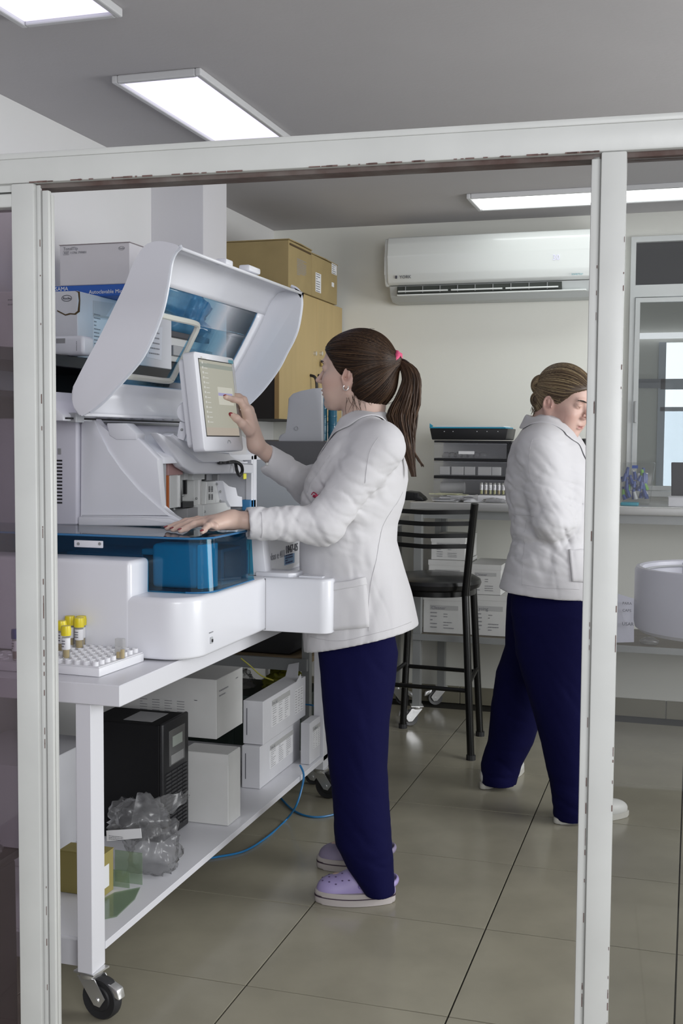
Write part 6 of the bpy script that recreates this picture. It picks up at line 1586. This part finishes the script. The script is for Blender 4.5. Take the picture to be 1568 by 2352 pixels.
# ---- lab coat
C=Sdf()
def row(py,xf,xb,hy,Yc=Y1,dy=0):
    a=PY(xf,py,Yc); b=PY(xb,py,Yc); return (a.z,(a.x+b.x)/2,Yc+dy,abs(b.x-a.x)/2,hy)
rows=[row(975,806,862,.075),row(990,788,888,.135),row(1015,766,912,.165),row(1050,742,926,.18),row(1100,712,928,.185),row(1150,702,920,.175),row(1200,702,906,.165),row(1240,700,904,.168),row(1300,698,918,.172,dy=.012),row(1360,698,936,.178,dy=.018),row(1420,700,950,.180,dy=.02),row(1500,704,962,.182,dy=.02)]
C.loft(rows,.0)
C.cone((shL.x-.005,shL.y+.03,shL.z+.012),(shR.x-.005,shR.y-.03,shR.z+.012),.052,.052,.05)
C.cone((shL.x-.0,shL.y+.02,shL.z+.01),(nb.x+.004,nb.y-.03,nb.z-.01),.058,.062,.03); C.cone((shR.x-.0,shR.y-.02,shR.z+.01),(nb.x+.004,nb.y+.03,nb.z-.01),.058,.062,.03)
# sleeves
cuffL=w(566,1203,2.815); dL=(wrL-elL).normalized()
C.cone((shL.x,shL.y+.01,shL.z),elL,.066,.056,.035); 
C.cone(elL,cuffL,.056,.0435,.03,cut='b')
cuffR=w(606,1050,3.19); 
C.cone((shR.x,shR.y,shR.z),elR,.064,.052,.03); C.cone(elR,cuffR,.054,.0415,.03,cut='b')
dR=(cuffR-elR).normalized()
# folds
mid=lambda a,b,t: Vector(a).lerp(Vector(b),t)
C.disp(folds([
 (mid(elL,cuffL,.15),.10,(.7,0,.7),.050,0.0115,0.3),(mid(elL,cuffL,.62),.085,(.95,.1,-.3),.042,0.0103,1.2),(mid(shL,elL,.65),.10,(.35,0,.95),.055,0.0103,2.0),
 (mid(shL,elL,.25),.09,(.2,.2,.95),.06,0.0080,.4),(w(720,1150,3.05),.09,(.6,0,.8),.045,0.0115,1.0),(w(830,1210,3.0),.12,(.25,0,.97),.07,0.0080,.5),
 (mid(elR,cuffR,.4),.08,(.8,0,-.5),.040,0.0115,.7),(elR,.08,(.7,0,.6),.045,0.0115,2.2),(w(880,1120,3.0),.10,(.5,0,.85),.06,0.0080,1.4),
 (w(800,1380,3.0),.16,(.96,.1,.1),.11,0.0080,.2),(w(900,1340,3.05),.14,(.9,.2,.2),.09,0.0074,1.9),(w(730,1440,3.1),.08,(.97,0,0),.04,0.0080,1.1),(w(760,1060,3.02),.08,(.6,0,-.8),.05,0.0069,.3),(w(900,1060,3.1),.10,(.6,.2,.7),.06,0.0069,.9)]))
# open cuffs and open hem
C.cone(mid(cuffL,elL,.14),cuffL+dL*.03,.034,.033,.0,op='s'); C.cone(mid(cuffR,elR,.14),cuffR+dR*.03,.032,.031,.0,op='s')
ha=w(957,1440,Y1); hb=w(712,1486,Y1); hv=(hb-ha).normalized(); hn=Vector((-hv.z,0,hv.x)); hn=hn if hn.z<0 else -hn
C.loft(rows,.0,op='s',inset=.018,zmax=hb.z+.025)
C.cutplane((ha+hb)/2+Vector((0,0,-.004)),hn)
# neck opening
C.cone(T1(-.030,0,-.06),(nb.x-.004,nb.y,nb.z-.02),.054,.050,.0,op='s')
coat=sdf_obj('lab_coat',C,(-1.22,2.70,zz(1520)),(-.60,3.50,1.42),.0046,coatm,woman,smooth_it=1)
# turned-down collar and lapels, standing off the coat
K=Sdf()
def ring(z,cx,cy,rx,ry,a0,a1,n=14): return [Vector((cx+rx*math.cos(R(a0+(a1-a0)*i/n)),cy+ry*math.sin(R(a0+(a1-a0)*i/n)),z)) for i in range(n+1)]
colr=B()
back_t=w(868,948,Y1); fr_l=w(778,1020,Y1-.10)
# collar band: from the nape forward on both sides, ending in lapel points
def collar(Cs,par,cx,cy,zb,zf,rx,ry,lap,w0,w1,tilt=0,drop=.0):
    """folded collar: a band round the neck turned down over the shoulders, ending in lapels.
    lap: (x, z, half width) of the lapel end"""
    for s_ in (-1,1):
        vs=[];fs=[];n=26; m=7
        for i in range(n+1):
            t=i/n; th_=R(150)*min(1,t/.72); f=max(0,(t-.72)/.28)
            c_=math.cos(th_); sn=math.sin(th_); z=zb+(zf-zb)*(1-c_)/2
            base=Vector((cx+rx*c_,cy+s_*ry*sn,z)); outd=Vector((c_,s_*sn*1.05,0)).normalized(); wd=w0+(w1-w0)*t
            if f>0:
                e=Vector((lap[0],cy+s_*lap[2],lap[1])); base=base.lerp(e,f); outd=outd.lerp(Vector((.15,s_*1.0,0)),f).normalized(); wd*=(1-.75*f**2)
                wd+= .018*math.exp(-((f-.18)/.12)**2)
            for j in range(m+1):
                v=j/m; up_=.010*math.sin(PI*min(1,v*1.6)) 
                p=base+outd*(wd*v*.62+.002)+Vector((0,0,up_-wd*v*v*.75-drop*v)); vs.append(p)
            if i: fs+=[[(m+1)*(i-1)+k,(m+1)*(i-1)+k+1,(m+1)*i+k+1,(m+1)*i+k] for k in range(m)]
        arr=np.array([npv(v) for v in vs]); dd=Cs.evaluate(arr); low=dd<.004
        for it_ in range(1):
            if low.any(): arr[low]=project(Cs,arr[low],5,.0045)
        bb_=B(); bb_._add([Vector(p) for p in arr],fs); o=bb_.obj('collar',coatm,par,smooth='all')
        md=o.modifiers.new('t','SOLIDIFY'); md.thickness=.0035; md.offset=0; md2=o.modifiers.new('s','SUBSURF'); md2.levels=1; md2.render_levels=1
cxn=(w(870,950).x+w(788,960).x)/2
collar(C,coat,cxn,Y1,zz(951),zz(985),.058,.066,(w(752,1060).x,zz(1060),.02),.045,.055)
def on_coat(Cs,pts,off=.0015,n=8,world_dir=None):
    """lay a line on the coat, starting from points near it"""
    P=smooth_path(pts,n); arr=np.array([npv(p) for p in P]); return [Vector(p) for p in project(Cs,arr,5,off)]
def seam(Cs,pts,par,r=.0008,name='seam',m=seamm): B().tube(on_coat(Cs,pts,.0004),r,5).obj(name,m,par,smooth=True)
def surf(px,py,Yc,Cs=None):
    """nearest surface hit of the coat from the camera side along the real view line"""
    d=ray(px,py); d=npv(d/d.length); lo_=npv(CP)+d*2.0
    P=lo_.copy(); best=(9,P)
    for _ in range(160):
        v=float(Cs.evaluate(P[None])[0])
        if v<best[0]: best=(v,P.copy())
        if v<.001 or np.linalg.norm(P-npv(CP))>5.2: break
        P=P+d*max(v*.6,.001)
    return Vector(best[1])
seam(C,[surf(*q,0,C) for q in ((868,1005),(850,1035),(842,1075),(838,1110))],coat)
seam(C,[surf(*q,0,C) for q in ((925,1130),(895,1180),(870,1250),(850,1350),(846,1450))],coat)
seam(C,[surf(*q,0,C) for q in ((712,1462),(780,1472),(860,1455),(945,1428))],coat)
seam(C,[surf(*q,0,C) for q in ((600,1176),(602,1205),(600,1236))],coat)
seam(C,[surf(*q,0,C) for q in ((757,1046),(738,1072),(718,1102),(704,1135))],coat,r=.0012)
# pocket
pk=[surf(*q,0,C) for q in ((748,1342),(838,1325),(850,1420),(842,1445),(760,1450),(745,1440))]
def patch(Cs,pts,name,m,par,off=.004,n=10):
    """quad patch laid on the surface: 4 corner pixels, uv grid projected"""
    a,b,c,d=[Vector(p) for p in pts]; vs=[]; fs=[]
    for j in range(n+1):
        for i in range(n+1):
            u=i/n; v=j/n; vs.append(npv(a.lerp(b,u).lerp(d.lerp(c,u),v)))
        
    arr=project(Cs,np.array(vs),5,off)
    for j in range(n):
        for i in range(n): k=j*(n+1)+i; fs.append([k,k+1,k+n+2,k+n+1])
    bb_=B(); bb_._add([Vector(p) for p in arr],fs); o=bb_.obj(name,m,par,smooth='all'); md=o.modifiers.new('t','SOLIDIFY'); md.thickness=off+.002; md.offset=0; return o
patch(C,(pk[0],pk[1],surf(848,1440,0,C),surf(752,1448,0,C)),'pocket',coatm,coat)
patch(C,(surf(748,1342,0,C),surf(838,1325,0,C),surf(841,1342,0,C),surf(748,1360,0,C)),'pocket_hem',coatm,coat,off=.0055,n=6)
# embroidered badge
c=surf(722,1137,0,C); n_=(CP-c).normalized()
bd=patch(C,(surf(715,1131,0,C),surf(729,1131,0,C),surf(729,1144,0,C),surf(715,1144,0,C)),'embroidered_badge',mat('badge_crimson',(.30,.01,.05),.7),coat,off=.004,n=4) if False else None
q=on_coat(C,[surf(717,1137,0,C),surf(722,1130,0,C),surf(728,1134,0,C)],.003,4); B().tube(q,.0016,5).obj('embroidered_badge',mat('badge_crimson',(.30,.01,.05),.7),coat,smooth=True)
q=on_coat(C,[surf(721,1139,0,C),surf(727,1139,0,C)],.003,4); B().tube(q,.0042,6).obj('embroidered_badge',MATS['badge_crimson'],coat,smooth=True)
# button on the far cuff
c=surf(613,1066,0,C); B().sph(c,(.005,.002,.005),u=10,v=6).obj('button',mat('button_white',(.6,.6,.58),.3),coat,smooth='all')
# ---- trousers
Tt=Sdf()
def legrows(lst,Yf):
    out=[]
    for py,xl,xr,hy,Yc in lst:
        a=PY(xl,py,Yc); b=PY(xr,py,Yc); out.append((a.z,(a.x+b.x)/2,Yc,abs(b.x-a.x)/2,hy))
    return out
near=legrows([(1380,735,895,.06,3.12),(1450,733,905,.068,3.115),(1490,733,913,.088,3.105),(1560,738,906,.088,3.085),(1650,747,893,.085,3.065),(1750,757,888,.078,3.055),(1850,766,893,.075,3.045),(1930,772,899,.075,3.04),(1985,800,903,.068,3.04),(2048,842,905,.052,3.04)],0)
far=legrows([(1380,735,900,.075,3.24),(1450,738,903,.085,3.25),(1490,738,903,.095,3.25),(1560,745,893,.09,3.26),(1650,750,880,.08,3.27),(1750,760,878,.075,3.28),(1850,772,882,.072,3.285),(1930,790,893,.07,3.29),(1972,812,898,.055,3.29)],0)
Tt.loft(near,.0,e=2.1); Tt.loft(far,.03,e=2.1)
Tt.disp(folds([(w(800,1900,3.0),.12,(.5,0,.85),.07,.005,.3),(w(860,1650,3.0),.16,(.9,0,.2),.09,.004,1.1),(w(790,1540,3.0),.12,(.6,0,.7),.09,.004,2.1),(w(870,1980,3.0),.08,(.3,0,.95),.05,.005,.9),(w(830,1770,3.0),.14,(.7,0,.6),.1,.004,.5)]))
Tt.loft(near,.0,op='s',inset=.014,zmax=.085); Tt.loft(far,.0,op='s',inset=.014,zmax=.07)
sdf_obj('trousers',Tt,(-1.12,2.88,.0),(-.66,3.42,zz(1370)),.0055,navy,woman)
# ---- clogs
lil=mat('lilac_foam',(.36,.30,.55),.5); lil_d=mat('darker_lilac_foam',(.28,.24,.36),.55); sole=mat('clog_sole',(.45,.41,.40),.6); stripe=mat('clog_stripe',(.05,.03,.05),.6)  # far clog takes a darker, greyer lilac
def sole_outline(L,Wd,n=20,s=1):
    """x from heel(0) to toe(L)"""
    out=[]
    for i in range(n+1):
        t=i/n; x=L*(1-math.cos(PI*t))/2; u=x/L
        wd=Wd*(.40+.10*math.sin(PI*u*.9)+.14*max(0,u-.35))*max(0,math.sin(PI*min(1,max(0,u))**.92))**.38; out.append((x,wd))
    return [(x,wd) for x,wd in out]+[(x,-wd*.94) for x,wd in out[::-1][1:-1]]
def clog(heel,toe,par,up_m,name,holes=True,mir=1):
    heel=Vector((heel.x,heel.y,0)); toe=Vector((toe.x,toe.y,0)); d=(toe-heel); L=d.length; d.normalize(); sd=Vector((-d.y,d.x,0))
    XM_=Matrix(((d.x,sd.x,0,heel.x),(d.y,sd.y,0,heel.y),(0,0,1,0),(0,0,0,1)))
    ol_=sole_outline(L,.098)
    c=B(XM_).prism([(x,y,0.001) for x,y in ol_],(0,0,.019),.004,2).obj(name,sole,par,smooth=True)
    B(XM_).prism([(L/2+(x-L/2)*1.006,y*1.02,.0195) for x,y in ol_],(0,0,.0028)).obj('stripe',stripe,c)
    B(XM_).prism([(x,y,.022) for x,y in ol_],(0,0,.014),.004,2).obj('midsole',sole,c,smooth=True)
    U=Sdf(); P_=lambda x,y,z: XM_@Vector((x,y,z)); Rm=np.array([[d.x,sd.x,0],[d.y,sd.y,0],[0,0,1]])
    U.ell(P_(L*.74,0,.036),(L*.235,.043,.038),Rm,.02); U.ell(P_(L*.52,0,.048),(L*.16,.040,.046),Rm,.03); U.ell(P_(L*.40,0,.055),(L*.10,.038,.055),Rm,.02)
    U.ell(P_(L*.15,0,.03),(L*.15,.036,.034),Rm,.02)
    U.ell(P_(L*.22,0,.085),(L*.20,.028,.055),Rm,.005,'s'); U.ell(P_(L*.34,0,.07),(L*.10,.028,.05),Rm,.005,'s')
    U.cutplane(P_(L*.5,0,.024),(0,0,-1))
    lo=np.minimum(npv(P_(0,0,0)),npv(P_(L,0,0)))-.07; hi=np.maximum(npv(P_(0,0,0)),npv(P_(L,0,0)))+.07; lo[2]=0; hi[2]=.14
    sdf_obj('upper',U,lo,hi,.003,up_m,c)
    B(XM_).tube(smooth_path([(L*.42,.043*mir,.075),(L*.25,.047*mir,.062),(L*.06,.040*mir,.06),(-.004,0,.062),(L*.06,-.040*mir,.06),(L*.25,-.046*mir,.062),(L*.42,-.042*mir,.075)],5),.0055,8,flat=1.6).obj('heel_strap',up_m,c,smooth='all')
    if holes:
        hm=mat('hole_dark',(.10,.07,.16),.8); pts=[]
        for (a_,b_) in ((.90,.012),(.90,-.014),(.82,.026),(.82,.008),(.82,-.012),(.74,.034),(.74,.014),(.74,-.008),(.66,.030),(.66,.008),(.58,.034),(.86,-.026)):
            pts.append(npv(P_(L*a_,-b_*mir,.09)))
        pts=np.array(pts); 
        for _ in range(60):
            v=U.evaluate(pts); pts[:,2]-=np.clip(v,0,.004)
        for p in pts: B().sph(p,(.0032,.0032,.0016),u=8,v=6).obj('vent_hole',hm,c,smooth='all')
    # rivet
    q=P_(L*.44,-.041*mir*1.0,.056) if mir>0 else P_(L*.44,.041,.056)
    B().sph(q,.0075,u=12,v=8).obj('rivet',mat('rivet_lilac',(.25,.20,.48),.4),c,smooth='all')
    return c
clog(PZ(908,2068,0)*1,PZ(722,2068,0)*1,woman,lil,'clog',mir=-1)
hR=PZ(903,1992,0); tR=PZ(727,1990,0)
clog(hR,tR,woman,lil_d,'clog',holes=False,mir=-1)
# ================================================================== woman at the back, seen from behind her right shoulder
Y2=4.05
def w2(px,py,Y=Y2): return PY(px,py,Y)
phi=R(30); pit=R(21)
fv=Vector((math.cos(phi)*math.cos(pit),-math.sin(phi)*math.cos(pit),-math.sin(pit))); lv=Vector((math.sin(phi),math.cos(phi),0)); uv=fv.cross(lv)
F2=np.array([[fv.x,lv.x,uv.x],[fv.y,lv.y,uv.y],[fv.z,lv.z,uv.z]])
SC2=1.04
earp=w2(1258,929,Y2-.06); o2=npv(earp)-F2@(np.array([-.006,-.076,-.006])*SC2)
S2=Sdf(); T2=head_parts(S2,o2,F2,sc=SC2,flare=-32)
nb2=w2(1262,985,Y2+.01)
S2.chain([T2(-.022,0,-.035),T2(-.035,0,-.085),tuple(nb2)],[.062,.055,.065],.03)
tor=[(w2(1250,1045),.07),(w2(1250,1100),.095),(w2(1262,1200),.095),(w2(1262,1330),.11)]
S2.cone(nb2,tor[0][0],.052,.06,.03)
for (a,ra),(b,rb_) in zip(tor[:-1],tor[1:]):
    for s in (-.06,.06): S2.cone(a+Vector((0,s,0)),b+Vector((0,s,0)),ra-.02,rb_-.025,.04)
hp2=w2(1262,1370)
hA=PZ(1120,1812,0); tA_=PZ(1196,1775,0); hB=PZ(1276,1890,0); tB_=PZ(1443,1868,0)
print('W2 feet',hA,tA_,hB,tB_)
dA_=(tA_-hA).normalized(); dB_=(tB_-hB).normalized()
ankA=hA+dA_*.05+Vector((0,0,.09)); ankB=hB+dB_*.05+Vector((0,0,.09))
S2.chain([hp2+Vector((0,.09,0)),w2(1192,1600,Y2+.15),ankA],[.085,.04,.028],.03); S2.chain([hp2+Vector((0,-.09,0)),w2(1292,1600,Y2-.11),ankB],[.085,.04,.028],.03)
S2.cone(ankA-Vector((0,0,.03)),hA+dA_*.15+Vector((0,0,.045)),.03,.024,.02); S2.cone(ankB-Vector((0,0,.03)),hB+dB_*.15+Vector((0,0,.045)),.03,.024,.02)
# right arm (near) bent forward; left arm (far) reaching to the counter
shA=w2(1240,1032,Y2-.16); elA=w2(1266,1198,Y2-.20); wrA=w2(1338,1196,Y2-.02)
S2.chain([shA+Vector((0,.10,-.03)),shA-Vector((0,0,.012)),elA,wrA],[.04,.038,.036,.024],.02)
shB=w2(1268,1030,Y2+.16); elB=w2(1315,1130,Y2+.24); wrB=w2(1335,1105,Y2+.40)
S2.chain([shB-Vector((0,.10,.03)),shB-Vector((0,0,.012)),elB,wrB],[.04,.038,.036,.024],.02)
for (wr,yo,sgn) in ((wrA,.0,-1),(wrB,.0,1)):
    dd_=Vector((.3,.95,-.1)).normalized(); sd_=Vector((-.95,.3,0)).normalized()*sgn
    for i,(o_,l_,r_) in enumerate(((-.028,.075,.0085),(-.010,.085,.009),(.010,.080,.009),(.028,.062,.0078))):
        k0=wr+dd_*.085+sd_*(-o_)+Vector((0,0,.006)); k1=k0+dd_*l_*.5+Vector((0,0,-.006)); k2=k0+dd_*l_*.8+Vector((0,0,-.028))
        S2.cone(wr,k0,.021,.013,.012); S2.chain([k0,k1,k2],[r_+.0015,r_,r_*.85],.005)
    q0=wr+dd_*.03+sd_*.02; S2.chain([q0,q0+dd_*.035+sd_*.022,q0+dd_*.06+sd_*.022+Vector((0,0,-.015))],[.015,.0105,.0085],.009)
lady=sdf_obj('person',S2,(-.82,3.66,0),(.15,4.50,1.60),.0034,skin,origin=(-.5,4.05,0),color=skin_color([(o2,F2,SC2)],(.58,.39,.33)))
tag(lady,'woman with fair hair in a bun, looking down, walking behind the partition post','person')
eyes(T2,F2,lady,SC2)
# lowered upper eyelid makes the gaze fall downward
for s in (-1,1): B().sph(T2(.0760,.030*s,.0235),(.0125*SC2,.0145*SC2,.0090*SC2),rot=Matrix(F2.tolist())).obj('eyelid',mat('eyelid_skin',(.55,.36,.30),.5),lady,smooth='all')
c=Vector(T2(.058,-.054,-.036)); B().sph(c,.0028,u=8,v=6).obj('mole',mat('mole_brown',(.10,.05,.04),.7),lady,smooth='all')
def hairS2():
    H=Sdf()
    def E(c,r,k=.02,op='u'): H.ell(T2(*c),[v*SC2 for v in r],F2,k,op)
    E((-.016,0,.046),(.099,.080,.085)); E((.03,0,.060),(.056,.066,.050)); E((-.06,0,.0),(.045,.062,.055),k=.03); E((-.045,0,-.035),(.040,.052,.04),k=.03)
    E((.094,0,-.028),(.072,.13,.106),k=.008,op='s')
    for s in (-1,1): E((.004,.088*s,-.014),(.024,.028,.034),k=.006,op='s')
    E((.035,0,-.075),(.070,.12,.055),k=.01,op='s')
    return H
H2=hairS2(); bunc=w2(1241,885,Y2+.02)
fh_d=mat('fair_hair_dark',(.065,.040,.022),.5); fh_m=mat('fair_hair',(.15,.100,.055),.45); fh_l=mat('fair_hair_light',(.33,.25,.14),.45)
H2b=hairS2()
hair2=sdf_obj('hair',H2b,npv(T2(0,0,0))-.2,npv(T2(0,0,0))+.2,.003,fh_d,lady)
rnd=random.Random(5); paths=[]; tgt=project(H2,npv(bunc)[None],6,0)[0]
hv_=np.array([npv(v.co) for v in hair2.data.vertices])+npv(root_loc(hair2)); sel=hv_[np.random.RandomState(4).permutation(len(hv_))[:1300]]
allp=flow_paths(H2,sel,tgt,12,.0006)
for i in range(allp.shape[1]): paths.append([Vector(x) for x in allp[:,i]])
strands_obj('hair_strand',paths,.0013,[fh_d,fh_m,fh_m,fh_l],hair2,3)
# bun: coiled rope of hair above the nape
bu=Sdf(); bu.ell(bunc,(.030,.038,.034),None,.01); bu.ell(w2(1234,918,Y2+.01),(.022,.034,.026),None,.015)
bun=sdf_obj('hair_bun',bu,npv(bunc)-.09,npv(bunc)+.09,.003,fh_d,lady)
paths=[]
for i in range(150):
    lat=rnd.uniform(-1.2,1.2); ph=rnd.uniform(0,2*PI); p=[]
    for j in range(16):
        a=ph+j*.28; la=lat+.25*math.sin(a*2+ph); p.append(bunc+Vector((.0325*math.cos(a)*math.cos(la),.040*math.sin(la),.036*math.sin(a)*math.cos(la))))
    paths.append(p)
for i in range(60):
    lat=rnd.uniform(-1.1,1.1); ph=rnd.uniform(0,2*PI); p=[]; cc=w2(1234,918,Y2+.01)
    for j in range(12):
        a=ph+j*.28; p.append(cc+Vector((.024*math.cos(a)*math.cos(lat),.035*math.sin(lat),.028*math.sin(a)*math.cos(lat))))
    paths.append(p)
strands_obj('hair_strand',paths,.0016,[fh_d,fh_m,fh_m,fh_l],bun,6)
paths=[]
for i in range(16):
    a=w2(1232+rnd.uniform(-6,8),935+rnd.uniform(-12,8),Y2); paths.append([a,a+Vector((-.010,0,-.012)),a+Vector((-.014*rnd.random()-.004,0,-.032))])
strands_obj('loose_strand',paths,.0007,[fh_d,fh_m],hair2,8)
# ---- coat
C2=Sdf()
def row2(py,xf,xb,hy):
    a=PY(xb,py,Y2); b=PY(xf,py,Y2); return (a.z,(a.x+b.x)/2,Y2,abs(b.x-a.x)/2,hy)
rows2=[row2(968,1296,1222,.075),row2(990,1318,1198,.14),row2(1020,1338,1178,.175),row2(1060,1356,1165,.19),(row2(1100,1366,1160,.195)),row2(1150,1368,1165,.19),row2(1200,1366,1175,.182),row2(1235,1366,1177,.182),row2(1270,1372,1168,.195),row2(1310,1382,1158,.21),row2(1345,1390,1148,.22),row2(1400,1396,1138,.225)]
C2.loft(rows2,0)
C2.cone(shA+Vector((0,.03,.015)),shB+Vector((0,-.03,.015)),.056,.056,.05)
cfA=wrA-(wrA-elA).normalized()*.02; cfB=wrB-(wrB-elB).normalized()*.02
C2.cone(shA+Vector((0,.02,.01)),nb2+Vector((-.004,-.03,-.01)),.062,.066,.03); C2.cone(shB+Vector((0,-.02,.01)),nb2+Vector((-.004,.03,-.01)),.062,.066,.03)
C2.cone(shA+Vector((0,.01,0)),elA,.074,.062,.035); C2.cone(elA,cfA,.062,.049,.03,cut='b')
C2.cone(shB,elB,.068,.06,.03); C2.cone(elB,cfB,.058,.044,.03,cut='b')
C2.disp(folds([(mid(elA,cfA,.1),.10,(.75,0,.6),.052,0.0143,.3),(mid(elA,cfA,.5),.09,(.8,0,-.5),.045,0.0132,1.1),(mid(shA,elA,.6),.11,(.3,0,.95),.055,0.0121,2.0),(mid(shA,elA,.15),.09,(.5,0,.8),.06,0.0099,.4),
 (w2(1190,1130,Y2-.12),.12,(.45,0,.9),.050,0.0121,.9),(w2(1190,1230,Y2-.12),.12,(.2,0,.98),.060,0.0132,1.8),(w2(1230,1270,Y2-.15),.11,(.25,0,.95),.07,0.0110,.2),(w2(1230,1330,Y2-.18),.14,(.95,.1,.1),.10,0.0088,.8),(w2(1180,1050,Y2-.1),.10,(.7,0,.7),.06,0.0088,1.3)]))
C2.cone(mid(cfA,elA,.14),cfA+(wrA-elA).normalized()*.03,.038,.037,0,op='s'); C2.cone(mid(cfB,elB,.14),cfB+(wrB-elB).normalized()*.03,.036,.035,0,op='s')
ha=w2(1143,1344); hb=w2(1345,1365); hv=(hb-ha).normalized(); hn=Vector((-hv.z,0,hv.x)); hn=hn if hn.z<0 else -hn
C2.loft(rows2,0,op='s',inset=.018,zmax=hb.z+.025); C2.cutplane((ha+hb)/2,hn)
C2.cone(T2(-.030,0,-.05),nb2+Vector((0,0,-.02)),.060,.056,0,op='s')
coat2=sdf_obj('lab_coat',C2,(-.80,3.68,w2(1260,1410).z),(.16,4.44,1.40),.0050,coatm,lady)
cx2=(w2(1216,955).x+w2(1296,985).x)/2+.006
def collar_fwd(Cs,par,cx,cy,zb,zf,rx,ry,lap,w0,w1):
    # same collar, for a figure facing +X
    class _M:
        def evaluate(self,P): Q=P.copy(); Q[:,0]=2*cx-Q[:,0]; return Cs.evaluate(Q)
    before=set(par.children); collar(_M(),par,cx,cy,zb,zf,rx,ry,(2*cx-lap[0],lap[1],lap[2]),w0,w1)
    L=root_loc(par)
    for o in par.children:
        if o in before: continue
        for v in o.data.vertices: v.co.x=2*(cx-L.x)-v.co.x
        o.data.flip_normals()
collar_fwd(C2,coat2,cx2,Y2,w2(1225,957).z,w2(1300,1002).z,.066,.074,(w2(1330,1085).x,w2(1330,1085).z,.025),.052,.06)
sf=lambda x,y: surf(x,y,0,C2)
seam(C2,[sf(1222,1010),sf(1214,1050),sf(1216,1090),sf(1224,1110)],coat2)
seam(C2,[sf(1208,1195),sf(1205,1250),sf(1198,1345)],coat2); seam(C2,[sf(1180,1180),sf(1205,1184),sf(1225,1186)],coat2)
seam(C2,[sf(1148,1332),sf(1230,1348),sf(1330,1354)],coat2)
patch(C2,(sf(1306,1262),sf(1345,1262),sf(1345,1338),sf(1312,1336)),'pocket',coatm,coat2)
# ---- trousers
T2t=Sdf()
def lr(lst):
    out=[]
    for py,xl,xr,hy,Yc in lst:
        a=PY(xl,py,Yc); b=PY(xr,py,Yc); out.append((a.z,(a.x+b.x)/2,Yc,abs(b.x-a.x)/2,hy))
    return out
nearL=lr([(1320,1180,1370,.09,3.98),(1370,1175,1380,.115,3.96),(1400,1172,1388,.125,3.95),(1500,1185,1385,.12,3.94),(1600,1212,1375,.105,3.93),(1700,1240,1368,.09,3.93),(1790,1262,1366,.08,3.93),(1850,1268,1364,.075,3.93),(1874,1270,1358,.07,3.935)])
farL=lr([(1320,1172,1350,.09,4.13),(1370,1164,1350,.115,4.15),(1400,1162,1350,.125,4.17),(1480,1160,1320,.12,4.18),(1540,1140,1285,.105,4.19),(1620,1128,1250,.095,4.20),(1700,1120,1224,.085,4.22),(1750,1104,1198,.075,4.23),(1796,1106,1185,.065,4.23)])
T2t.loft(nearL,0,e=2.1); T2t.loft(farL,.03,e=2.1)
T2t.disp(folds([(w2(1290,1840,Y2-.15),.12,(.2,0,.97),.06,.007,.4),(w2(1150,1770,Y2+.1),.10,(.3,0,.95),.055,.007,1.2),(w2(1210,1420,Y2-.1),.16,(.5,0,.85),.10,.006,.5),(w2(1290,1600,Y2-.1),.2,(.8,0,.4),.11,.006,2.0),(w2(1160,1600,Y2),.15,(.4,0,.9),.09,.006,.2)]))
sdf_obj('trousers',T2t,(-.82,3.74,0),(.05,4.42,w2(1260,1310).z),.006,navy,lady)
# ---- white shoes
shoe_w=mat('white_shoe_leather',(.60,.60,.58),.45); shoe_s=mat('shoe_sole',(.50,.49,.45),.6)
def shoe(heel,toe,par):
    heel=Vector((heel.x,heel.y,0)); toe=Vector((toe.x,toe.y,0)); d=(toe-heel); L=d.length; d.normalize(); sd=Vector((-d.y,d.x,0))
    XM_=Matrix(((d.x,sd.x,0,heel.x),(d.y,sd.y,0,heel.y),(0,0,1,0),(0,0,0,1))); P_=lambda x,y,z: XM_@Vector((x,y,z)); Rm=np.array([[d.x,sd.x,0],[d.y,sd.y,0],[0,0,1]])
    c=B(XM_).prism([(x,y*.92,0.001) for x,y in sole_outline(L,.088)],(0,0,.02),.004,2).obj('shoe',shoe_s,par,smooth=True)
    U=Sdf(); U.ell(P_(L*.72,0,.03),(L*.26,.036,.036),Rm,.02); U.ell(P_(L*.48,0,.045),(L*.2,.034,.045),Rm,.03); U.ell(P_(L*.22,0,.045),(L*.2,.033,.05),Rm,.03); U.cutplane(P_(0,0,.018),(0,0,-1))
    U.ell(P_(L*.26,0,.105),(L*.16,.027,.04),Rm,.004,'s')
    lo=np.minimum(npv(P_(0,0,0)),npv(P_(L,0,0)))-.06; hi=np.maximum(npv(P_(0,0,0)),npv(P_(L,0,0)))+.06; lo[2]=0; hi[2]=.13
    sdf_obj('shoe_upper',U,lo,hi,.0032,shoe_w,c)
    for i in range(4):
        q=[P_(L*(.50+.05*i),y,.088-.006*i-abs(y)*.35) for y in (-.018,-.009,0,.009,.018)]; B().tube(q,.0018,5).obj('lace',shoe_w,c,smooth=True)
shoe(PZ(1106,1814,0),PZ(1198,1768,0) if (PZ(1198,1768,0)-PZ(1106,1814,0)).length<.34 else hA+dA_*.27,lady)
shoe(PZ(1272,1892,0),PZ(1442,1872,0) if (PZ(1442,1872,0)-PZ(1272,1892,0)).length<.30 else hB+dB_*.26,lady)
